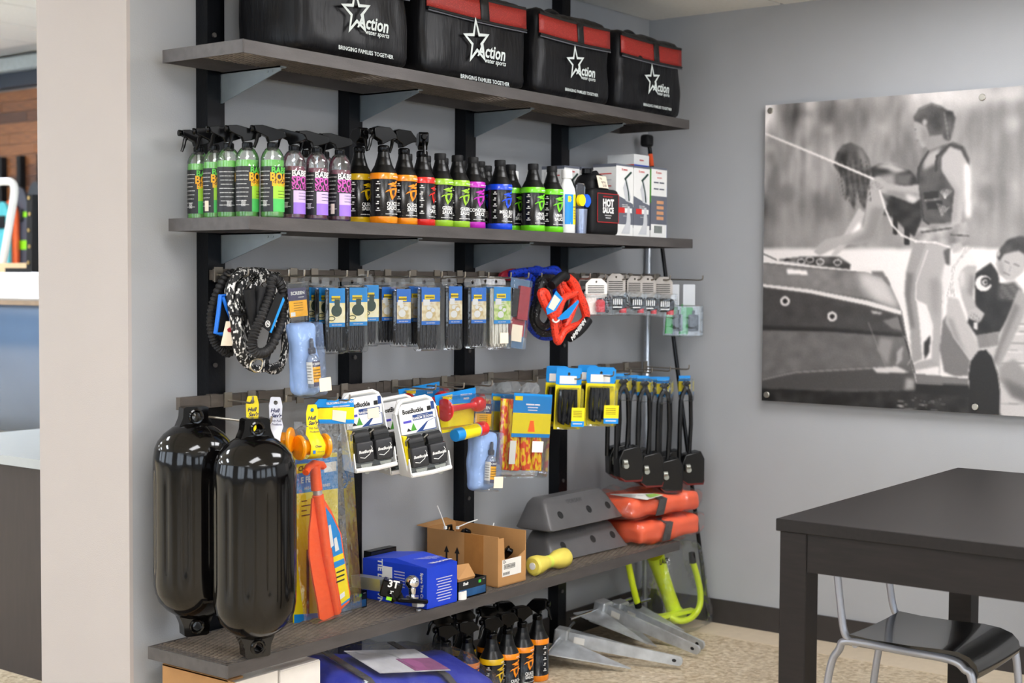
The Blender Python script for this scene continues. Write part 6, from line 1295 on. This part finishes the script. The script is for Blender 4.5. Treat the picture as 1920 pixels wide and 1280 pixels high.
    fill(A([(1000, 950), (1034, 960), (1030, 1095), (996, 1085)]), 34); fill(A([(1080, 1040), (1118, 1050), (1115, 1165), (1078, 1160)]), 30)
    fill(A([(574, 600), (600, 556), (640, 640), (612, 692)]), 156, 1)
    fill(A([(580, 600), (600, 520), (640, 460), (700, 442), (780, 480), (830, 560), (848, 640), (820, 770), (800, 915), (770, 870), (744, 770), (726, 920), (700, 870), (690, 800), (664, 860), (660, 720), (620, 660)]), 66, 1, 1, 14)
    fill(A([(740, 462), (790, 490), (838, 600), (800, 640), (760, 560)]), 150, 3, .8)
    for k in range(12): x = 600+k*19; line(A([(x, 560+8*(k % 3)), (x+14, 700), (x+34, 820+14*(k % 4))]), 1.0, 44 if k % 2 else 104)
    # standing figure
    fill(A([(1230, 400), (1350, 390), (1370, 450), (1270, 520), (1230, 470)]), 140, 1)
    fill(A([(1148, 280), (1190, 300), (1230, 320), (1255, 380), (1235, 466), (1204, 482), (1184, 446), (1176, 420), (1154, 405), (1166, 380), (1150, 350)]), 158, 1); shade(A([(1200, 320), (1255, 380), (1235, 460), (1200, 420)]), -24, 2); line(A([(1150, 350), (1168, 352)]), 1.2, 50); line(A([(1166, 428), (1184, 430)]), 1, 90)
    fill(A([(1142, 262), (1180, 200), (1270, 163), (1340, 185), (1380, 215), (1420, 222), (1440, 270), (1424, 350), (1400, 430), (1360, 420), (1345, 385), (1260, 395), (1236, 330), (1180, 300), (1150, 290)]), 64, 1, 1, 12); fill(A(circ((1222, 300), 16, 24)), 165, 1); line(A([(1360, 230), (1372, 300), (1390, 420)]), 2.2, 120); line(A([(1180, 210), (1270, 172), (1340, 195)]), 1.5, 130)
    fill(A([(1250, 500), (1420, 436), (1500, 470), (1540, 560), (1540, 620), (1440, 720), (1425, 1005), (1240, 1018), (1200, 960), (1180, 740), (1160, 680), (1200, 560)]), 78, 1, 1, 7)
    fill(A([(1250, 515), (1340, 470), (1300, 590), (1210, 640), (1215, 570)]), 166, 2); line(A([(1250, 500), (1180, 620), (1175, 720), (1215, 990), (1250, 1015)]), 3, 52); line(A([(1300, 640), (1310, 540), (1400, 460), (1480, 480), (1530, 600)]), 4.5, 56)
    fill(A([(1215, 795), (1320, 780), (1320, 835), (1220, 845)]), 40); fill(A([(1235, 865), (1345, 850), (1345, 905), (1240, 915)]), 40); line(A([(1220, 850), (1330, 838)]), 2, 140)
    for k in range(7): line(A([(1345+6*k, 960-8*k), (1310+14*k, 870+5*k)]), 1.3, 196); line(A([(1365, 830), (1330+14*k, 770+4*abs(k-3))]), 1.3, 190)
    fill(A([(1340, 545), (1400, 470), (1480, 500), (1530, 600), (1500, 820), (1470, 1090), (1500, 1220), (1420, 1225), (1408, 1000), (1432, 780), (1342, 640)]), 172, 1); fill(A([(1500, 590), (1545, 600), (1548, 970), (1512, 970)]), 226, 2); shade(A([(1360, 640), (1430, 780), (1410, 1000), (1440, 1000), (1460, 780)]), -30, 3)
    fill(A([(850, 690), (900, 678), (960, 730), (1100, 748), (1180, 735), (1190, 840), (1140, 872), (1080, 850), (940, 800), (860, 770), (842, 720)]), 168, 1); shade(A([(960, 780), (1190, 800), (1140, 870), (940, 805)]), -34, 2); fill(A([(1085, 800), (1170, 830), (1150, 868), (1100, 850)]), 206, 2)
    for k in range(4): line(A([(850+16*k, 730+14*k), (890+12*k, 720+12*k)]), 1, 110)
    fill(A([(1180, 1045), (1410, 1030), (1520, 1000), (1545, 1100), (1500, 1150), (1290, 1155), (1150, 1130)]), 150, 1, 1, 16); line(A([(1200, 1075), (1300, 1060), (1410, 1045)]), 4, 84); line(A([(1405, 1092), (1530, 1100)]), 2.2, 60)
    fill(B([(1110, 55), (1230, 60), (1205, 200), (1125, 400), (1150, 600), (1172, 850), (1100, 885), (1085, 640), (1048, 400), (1060, 250)]), 150, 1); fill(B([(1200, 55), (1365, 90), (1318, 250), (1315, 450), (1302, 700), (1292, 885), (1230, 870), (1245, 620), (1200, 480), (1120, 440), (1130, 250)]), 166, 1)
    line(B([(1210, 100), (1130, 330), (1125, 440), (1210, 560), (1240, 640)]), 1.6, 216); line(B([(1310, 300), (1312, 460), (1296, 760)]), 1.8, 222); shade(B([(1060, 260), (1110, 260), (1090, 440), (1120, 640), (1090, 640), (1050, 400)]), -40, 2); shade(B([(1220, 300), (1290, 300), (1270, 600), (1240, 500)]), -26, 4)
    fill(B([(1180, 740), (1225, 690), (1220, 800), (1185, 860)]), 44, 1)
    fill(B([(1090, 900), (1140, 870), (1230, 850), (1292, 880), (1288, 962), (1200, 950), (1110, 930)]), 160, 1); fill(B([(1120, 930), (1288, 900), (1288, 962), (1190, 955)]), 222, 1)
    fill(B([(1335, 170), (1480, 75), (1560, 200), (1470, 300), (1405, 440), (1340, 450), (1300, 300)]), 214, 2)
    for k in range(7): line(B([(1460+10*k, 90), (1400-6*k, 220), (1330+12*k, 420)]), 1.2, 130 if k % 2 else 240)
    fill(B([(1315, 110), (1360, 85), (1360, 210), (1330, 200)]), 84, 1)
    # boat
    fill(B([(70, 190), (430, 228), (780, 258), (930, 290), (960, 362), (1030, 520), (1100, 900), (1130, 1010), (1120, 1075), (600, 1150), (60, 1150)]), 92, 0); fill(B([(75, 195), (500, 238), (800, 262), (860, 330), (900, 450), (520, 395), (75, 335)]), 122, 1, 1, 5)
    fill(B([(740, 255), (830, 262), (930, 300), (955, 362), (1010, 470), (1025, 520), (860, 460), (780, 380), (740, 320)]), 206, 5, .9); fill(B([(820, 250), (900, 250), (945, 330), (950, 362), (890, 290), (830, 275)]), 110, 1)
    fill(B([(75, 336), (400, 374), (800, 452), (1028, 520), (1025, 548), (780, 482), (400, 402), (75, 358)]), 216, 0); fill(B([(75, 362), (400, 405), (780, 487), (1010, 556), (1038, 690), (900, 682), (500, 652), (75, 650)]), 66, 1, 1, 3); fill(B([(75, 625), (500, 632), (1030, 676), (1034, 702), (500, 664), (75, 656)]), 42, 1)
    fill(B([(75, 662), (500, 668), (1000, 702), (1042, 702), (1090, 880), (850, 910), (300, 940), (75, 985)]), 100, 1, 1, 4); fill(B([(75, 990), (300, 945), (850, 915), (1100, 940), (1118, 1070), (60, 1060)]), 70, 2); line(B([(75, 992), (300, 942), (850, 912)]), 2.4, 134)
    fill(B([(830, 912), (1000, 902), (1085, 945), (860, 946)]), 200, 1); fill(B([(880, 700), (970, 722), (935, 895), (860, 790)]), 138, 2); fill(B([(900, 590), (1005, 560), (1036, 660), (960, 640)]), 116, 1); fill(B([(1000, 800), (1040, 760), (1030, 860), (990, 900)]), 158, 1); fill(B([(820, 520), (900, 535), (880, 545), (830, 540)]), 190, 1); line(B([(800, 600), (870, 780), (920, 900)]), 1.3, 136)
    line(B([(1010, 556), (1050, 700), (1120, 950)]), 2.2, 44); line(B([(1045, 690), (1090, 760), (1095, 850), (1070, 890)]), 1.5, 170)
    for c in ((230, 455), (553, 560)): fill(B(circ(c, 34)), 212); fill(B(circ(c, 17)), 40)
    fill(B([(240, 232), (380, 246), (386, 276), (246, 268)]), 240, 1); fill(B([(170, 172), (350, 150), (600, 148), (680, 205), (672, 238), (430, 210)]), 62, 1, 1, 20)
    for c in ((340, 185), (400, 170), (470, 185), (590, 190)): line(B([(c[0]+26*math.cos(a), c[1]+20*math.sin(a)) for a in np.linspace(0, 6.28, 10)]), 1.7, 214)
    line(B([(80, 130), (170, 172)]), 1.8, 50)
    # platform, wake and board
    fill(B([(60, 1050), (700, 1075), (1110, 1066), (1490, 1050), (1720, 1240), (1720, 1300), (60, 1300)]), 36, 1, 1, 7); fill(B([(1120, 950), (1485, 985), (1485, 1032), (1130, 1015)]), 112, 0); fill(B([(1120, 1016), (1490, 1030), (1490, 1110), (1120, 1080)]), 30, 1)
    for k in range(22): x = rs.uniform(940, 1290); y = rs.uniform(1110, 1200); fill(B([(x, y), (x+rs.uniform(20, 70), y+3), (x+30, y+9)]), rs.uniform(120, 220), 0, .8)
    fill(B([(1060, 980), (1115, 990), (1112, 1060), (1050, 1060)]), 190, 2, .7)
    # sitting figure
    fill(B([(1700, 900), (1800, 845), (1900, 960), (2000, 1100), (1900, 1165), (1780, 1110), (1690, 990)]), 140, 2); shade(B([(1720, 980), (1900, 1060), (1900, 1160), (1780, 1110)]), -40, 3)
    fill(B([(1310, 590), (1345, 540), (1385, 700), (1500, 860), (1485, 965), (1400, 972), (1320, 940), (1288, 780)]), 112, 1); fill(B([(1345, 425), (1420, 440), (1462, 560), (1560, 780), (1500, 862), (1384, 702), (1330, 600)]), 178, 1); shade(B([(1340, 560), (1380, 580), (1430, 720), (1490, 850), (1384, 702)]), -34, 2)
    fill(B([(1530, 265), (1640, 190), (1690, 260), (1700, 330), (1830, 370), (1815, 450), (1740, 600), (1700, 665), (1540, 690), (1480, 600), (1530, 450)]), 38, 1, 1, 4); fill(B([(1690, 345), (1800, 318), (1860, 385), (1795, 452), (1690, 440)]), 78, 2)
    for k in range(6): line(B([(1710, 350+16*k), (1820, 360+16*k)]), .8, 120)
    fill(B([(1480, 208), (1545, 215), (1530, 300), (1520, 430), (1545, 495), (1592, 540), (1560, 605), (1490, 570), (1440, 430), (1418, 300), (1440, 240)]), 166, 1); shade(B([(1500, 260), (1530, 300), (1520, 430), (1480, 400)]), -36, 2); fill(B([(1430, 260), (1460, 240), (1450, 380), (1428, 340)]), 206, 2)
    fill(B(circ((1590, 332), 56)), 214); fill(B(circ((1606, 322), 34)), 44); fill(B(circ((1600, 326), 20)), 190); fill(B([(1610, 320), (1660, 300), (1660, 350)]), 40); fill(B(circ((1604, 326), 11)), 44)
    fill(B([(1830, 370), (1895, 420), (1865, 560), (1700, 905), (1650, 875), (1725, 640), (1795, 455)]), 152, 1); shade(B([(1800, 460), (1840, 500), (1720, 760), (1680, 880), (1650, 870)]), -34, 2)
    fill(B([(1690, 130), (1850, 90), (1900, 150), (1865, 255), (1800, 310), (1750, 316), (1690, 262), (1672, 200)]), 172, 1); fill(B([(1680, 150), (1705, 90), (1760, 32), (1840, 8), (1910, 20), (1940, 100), (1880, 140), (1830, 108), (1730, 132), (1700, 180)]), 58, 1, 1, 10); fill(B(circ((1690, 130), 14, 22)), 170, 1)
    line(B([(1735, 180), (1765, 195)]), 1.6, 70); line(B([(1800, 200), (1835, 215)]), 1.6, 70); line(B([(1775, 220), (1770, 250)]), 1.4, 130); line(B([(1730, 258), (1770, 278)]), 1.8, 90); shade(B([(1690, 180), (1720, 180), (1740, 300), (1700, 270)]), -30, 2)
    fill(B([(1490, 520), (1540, 500), (1595, 540), (1570, 590), (1500, 575)]), 176, 1); [line(B([(1510+18*k, 530+8*k), (1500+18*k, 570+8*k)]), 1, 96) for k in range(4)]
    fill(B([(1520, 600), (1550, 596), (1548, 650), (1524, 645)]), 200); fill(B([(1610, 690), (1695, 668), (1690, 760), (1640, 782)]), 196, 1); fill(B([(1540, 690), (1700, 665), (1690, 760), (1560, 780)]), 60, 1, .5)
    fill(B([(1490, 950), (1500, 870), (1555, 795), (1610, 788), (1652, 840), (1690, 960), (1706, 1080), (1702, 1260), (1490, 1260)]), 30, 0); line(B([(1610, 788), (1652, 840), (1690, 960), (1706, 1080), (1702, 1240)]), 1.4, 150); line(B([(1492, 950), (1500, 870), (1555, 795)]), 1, 90)
    # tow line
    line(A([(95, 378), (500, 545), (860, 698)]), 4, 228); line(A([(905, 780), (940, 900), (990, 1020), (1060, 1095), (1160, 1138), (1300, 1148), (1400, 1180)]), 3.6, 218)
    g = np.clip(img+rs.randn(nz, ny)*2.0, 24, 246)/255.
    g = np.stack([g*1.01, g*.985, g*.975], -1).clip(0, 1); lin_ = np.where(g <= .04045, g/12.92, ((g+.055)/1.055)**2.4)
    me = bpy.data.meshes.new('photo_print'); n = ny*nz; co = np.stack([np.full(n, PXF-.0042), Yg.ravel(), Zg.ravel()], -1)
    idx = np.arange(n).reshape(nz, ny); q = np.stack([idx[:-1, :-1], idx[1:, :-1], idx[1:, 1:], idx[:-1, 1:]], -1).reshape(-1, 4)
    me.vertices.add(n); me.vertices.foreach_set('co', co.ravel()); me.loops.add(q.size); me.loops.foreach_set('vertex_index', q.ravel().astype(np.int32))
    me.polygons.add(len(q)); me.polygons.foreach_set('loop_start', np.arange(0, q.size, 4, dtype=np.int32)); me.update(calc_edges=True)
    ca = me.color_attributes.new('print', 'FLOAT_COLOR', 'POINT'); ca.data.foreach_set('color', np.concatenate([lin_.reshape(-1, 3), np.ones((n, 1))], 1).ravel().astype(np.float32))
    m = bpy.data.materials.new('poster_print'); m.use_nodes = True; N = m.node_tree.nodes; a = N.new('ShaderNodeVertexColor'); a.layer_name = 'print'
    m.node_tree.links.new(a.outputs[0], N['Principled BSDF'].inputs['Base Color']); N['Principled BSDF'].inputs['Roughness'].default_value = .38
    me.materials.append(m); return me
t = thing('wall_poster', 'large black and white photo panel of three women beside a boat', 'poster', (0, 0, 0))
one(lambda b: b.box(PXF-.004, PXF+.004, PYR, PYL, PZ0, PZ1), 'panel', mat('acrylic_panel', (232, 232, 232), .3, var=.01), t, smooth=False)
ob = bpy.data.objects.new('photo_print', poster()); COL.objects.link(ob); ob.parent = t
for y, z in ((-.575, 2.032), (-.575, .935), (-1.396, 2.024), (-1.392, .935), (-2.215, 2.032), (-2.215, .935)):
    one(lambda b: (b.lathe([(.001, -.03), (.008, -.03), (.008, .0), (.011, 0), (.0115, .001), (.0115, .006), (.010, .0075), (.001, .0075)], 24)), 'standoff_screw', mat('brushed_steel', (190, 186, 176), .28, .9), t, loc=(PXF-.0045, y, z), rot=(0, R_(-90), 0))

# ------------------------------------------------------------------ showroom seen past the wall end
ws = struct(one(lambda b: b.box(1.6, 1.75, TW, 14, 0, HS+.02), 'wall_showroom', mat('showroom_wall', (150, 150, 150), .8), smooth=False))
PLK = [mat('plank_%s' % n, c, .5, var=.25, scale=10, stretch=(6, 1, 6)) for n, c in (('amber', (118, 72, 38)), ('walnut', (92, 54, 30)), ('oak', (132, 82, 44)), ('umber', (78, 47, 29)))]
pm = [meshof(lambda b: b.box(-.014, 0, .002, .898, .002, .082), 'plank', m, smooth=False) for m in PLK]
for r in range(32):
    y = 4.2+.9*((r*.37) % 1)
    while y < 9: share('plank', pm[rnd.choice((0, 0, 1, 2, 2, 3))], ws, (1.6, y, .15+.084*r)); y += .9
NVY = mat('navy_band', (38, 48, 62), .5, var=.06)
struct(one(lambda b: b.box(1.52, 1.6, 3.5, 12, 2.852, 2.966), 'trim_3', NVY, smooth=False)); struct(one(lambda b: b.box(1.45, 1.6, 3.5, 12, 2.968, 3.066), 'trim_4', mat('soffit_pale', (176, 186, 188), .7), smooth=False))
for k, (px, w_) in enumerate(((2, .05), (37, .05), (75, .05))):
    p = atx(px, 300, 1.55)
    t = thing('board_rack', ('black rack upright at the picture edge on the plank wall', 'black rack upright between the boards on the plank wall', 'black rack upright beside the white column')[k], 'rack', (1.586, p.y, 0), group='black rack uprights on the plank wall')
    one(lambda b: b.box(-.05, 0, -w_/2, w_/2, .0, 2.32), 'upright', BLKM, t, smooth=False); one(lambda b: b.box(-.06, -.05, -w_/2-.01, w_/2+.01, 0, .03), 'foot', BLKM, t, smooth=False)
# boards standing behind the boat
def board(label, px, pyt, pyb, X, w, m, stripe=None):
    a = atx(px, pyt, X); c = atx(px, pyb, X); h = a.z-c.z
    t = thing('wakeboard', label, 'board', (X, (a.y+c.y)/2, c.z-.5), group='boards standing behind the boat'); H = h+.5
    def f(b):
        n = 10; o = [(-w/2, .12), (w/2, .12), (w/2, H-w*.8)]+[(w/2*math.cos(R_(18*i)), H-w*.8+w*.8*math.sin(R_(18*i))) for i in range(1, n)]+[(-w/2, H-w*.8)]+[(-w/2*.6, 0), (w/2*.6, 0)]
        b.prism(o[:-2], -.012, .012, M=Matrix.Rotation(R_(-90), 4, 'Z'))
    one(f, 'deck', m, t)
    for z, hh in (stripe or []): one(lambda b: b.box(-.0145, -.0122, -w/2, w/2, .5+z*h, .5+z*h+hh), 'stripe', LIME, t, smooth=False)
    one(lambda b: (b.soft(.018, w*.6, .1, .008, (3, 3, 3), z0=.5+h*.45, M=Matrix.Translation((-.021, 0, 0))),), 'binding', BLKM, t)
board('charcoal wakeboard with lime stripes behind the boat', 36, 350, 470, 1.53, .26, mat('charcoal_board', (70, 72, 82), .4), [(.52, .04), (.02, .07)])
board('orange wakeboard behind the white boat tower', 20, 375, 475, 1.49, .19, mat('orange_board', (222, 96, 50), .4)); board('teal wakeboard at the picture edge', 6, 378, 470, 1.455, .18, mat('teal_board', (90, 190, 196), .4)); board('dark board beside the white column', 68, 340, 490, 1.5, .2, mat('dark_board', (48, 52, 58), .4))
# boat
HUL = mat('steel_blue_gelcoat', (88, 112, 144), .14, var=.05, scale=2, coat=.6); GEL = mat('white_gelcoat', (246, 246, 244), .2, var=.01)
t = thing('boat', 'boat with steel blue hull and white deck in the showroom', 'boat', (.45, 5.2, 0))
def hull(b):
    n = 20; sec = [(-.2, .30), (-.62, .42), (-.84, .62), (-.93, .9), (-.96, 1.22), (-.94, 1.25)]; v = []; f = []
    for i in range(n+1):
        y = -3.2+7.2*i/n; q = 1-max(0, (i/n-.6)/.4)**2.2*.95; S = sec+[(-x, z) for x, z in sec[::-1]]
        v += [(x*q, y, z+.12*(1-q)) for x, z in S]
    k = len(sec)*2
    for i in range(n): f += [(i*k+j, i*k+j+1, (i+1)*k+j+1, (i+1)*k+j) for j in range(k-1)]+[((i*k+k-1), i*k, (i+1)*k, (i+1)*k+k-1)]
    f += [tuple(range(k))[::-1]]; b.add(v, f)
one(hull, 'hull', HUL, t, ang=50)
def deck(b):
    b.box(-.97, .97, -3.2, 1.5, 1.25, 1.275); b.box(-.95, -.7, -3.1, 1.5, 1.275, 1.40); b.box(.7, .95, -3.1, 1.5, 1.275, 1.40); b.box(-.7, .7, .9, 1.5, 1.275, 1.42)
one(deck, 'deck', GEL, t, smooth=False).modifiers.new('bevel', 'BEVEL').width = .03
one(lambda b: b.box(-.985, -.96, -3.2, 1.5, 1.225, 1.25), 'rub_rail', mat('tan_rail', (150, 130, 110), .4), t, smooth=False)
one(lambda b: b.box(-.72, -.62, -3.0, 1.5, 1.40, 1.455), 'coaming', mat('tan_vinyl', (206, 176, 136), .5), t, smooth=False)
for px0 in (0,): 
    A0 = atx(-26, 520, -.2)-Vector((.45, 5.2, 0)); A1 = atx(8, 340, -.2)-Vector((.45, 5.2, 0)); A2 = atx(27, 352, -.2)-Vector((.45, 5.2, 0)); A3 = atx(18, 420, -.2)-Vector((.45, 5.2, 0)); A4 = atx(4, 500, -.2)-Vector((.45, 5.2, 0))
    one(lambda b: b.tube(catmull([atx(-40, 350, -.2)-Vector((.45, 5.2, 0)), A1, A2, A3, A4], False, 6), .022, 10), 'tower_tube', GEL, t)
s0 = atx(66, 365, -.42)-Vector((.45, 5.2, 0)); s1 = atx(65, 524, -.42)-Vector((.45, 5.2, 0))
sp = one(lambda b: obar(b, s0, s1, .07, .05), 'padded_strap', BLKM, t)
for k in range(6): one(lambda b: b.lathe([(.006, 0), (.011, 0), (.011, .003), (.006, .003)], 12, M=Matrix.Translation(s0+(s1-s0)*(.04+.19*k)+Vector((-.036, .004*(-1)**k, 0))) @ Matrix.Rotation(R_(-90), 4, 'Y')), 'eyelet', mat('brass_eyelet', (200, 170, 110), .3, .8), sp)
one(lambda b: b.box(-.9, -.86, 0, .25, 1.40, 1.425), 'cleat', BLKM, t, smooth=False, loc=(0, s1.y-.02, 0))
# counter
t = thing('counter', 'dark wood counter with a pale worktop beyond the white column', 'counter', (-2.2, .55, 0))
one(lambda b: b.box(.02, 1.2, .02, 1.32, 0, .725), 'cabinet', mat('dark_grain_panel', (48, 39, 36), .5, var=.12, scale=8, stretch=(8, 8, 1)), t, smooth=False); one(lambda b: b.box(0, 1.22, 0, 1.34, .728, .76), 'worktop', mat('pale_worktop', (172, 176, 177), .35, var=.02), t, smooth=False)
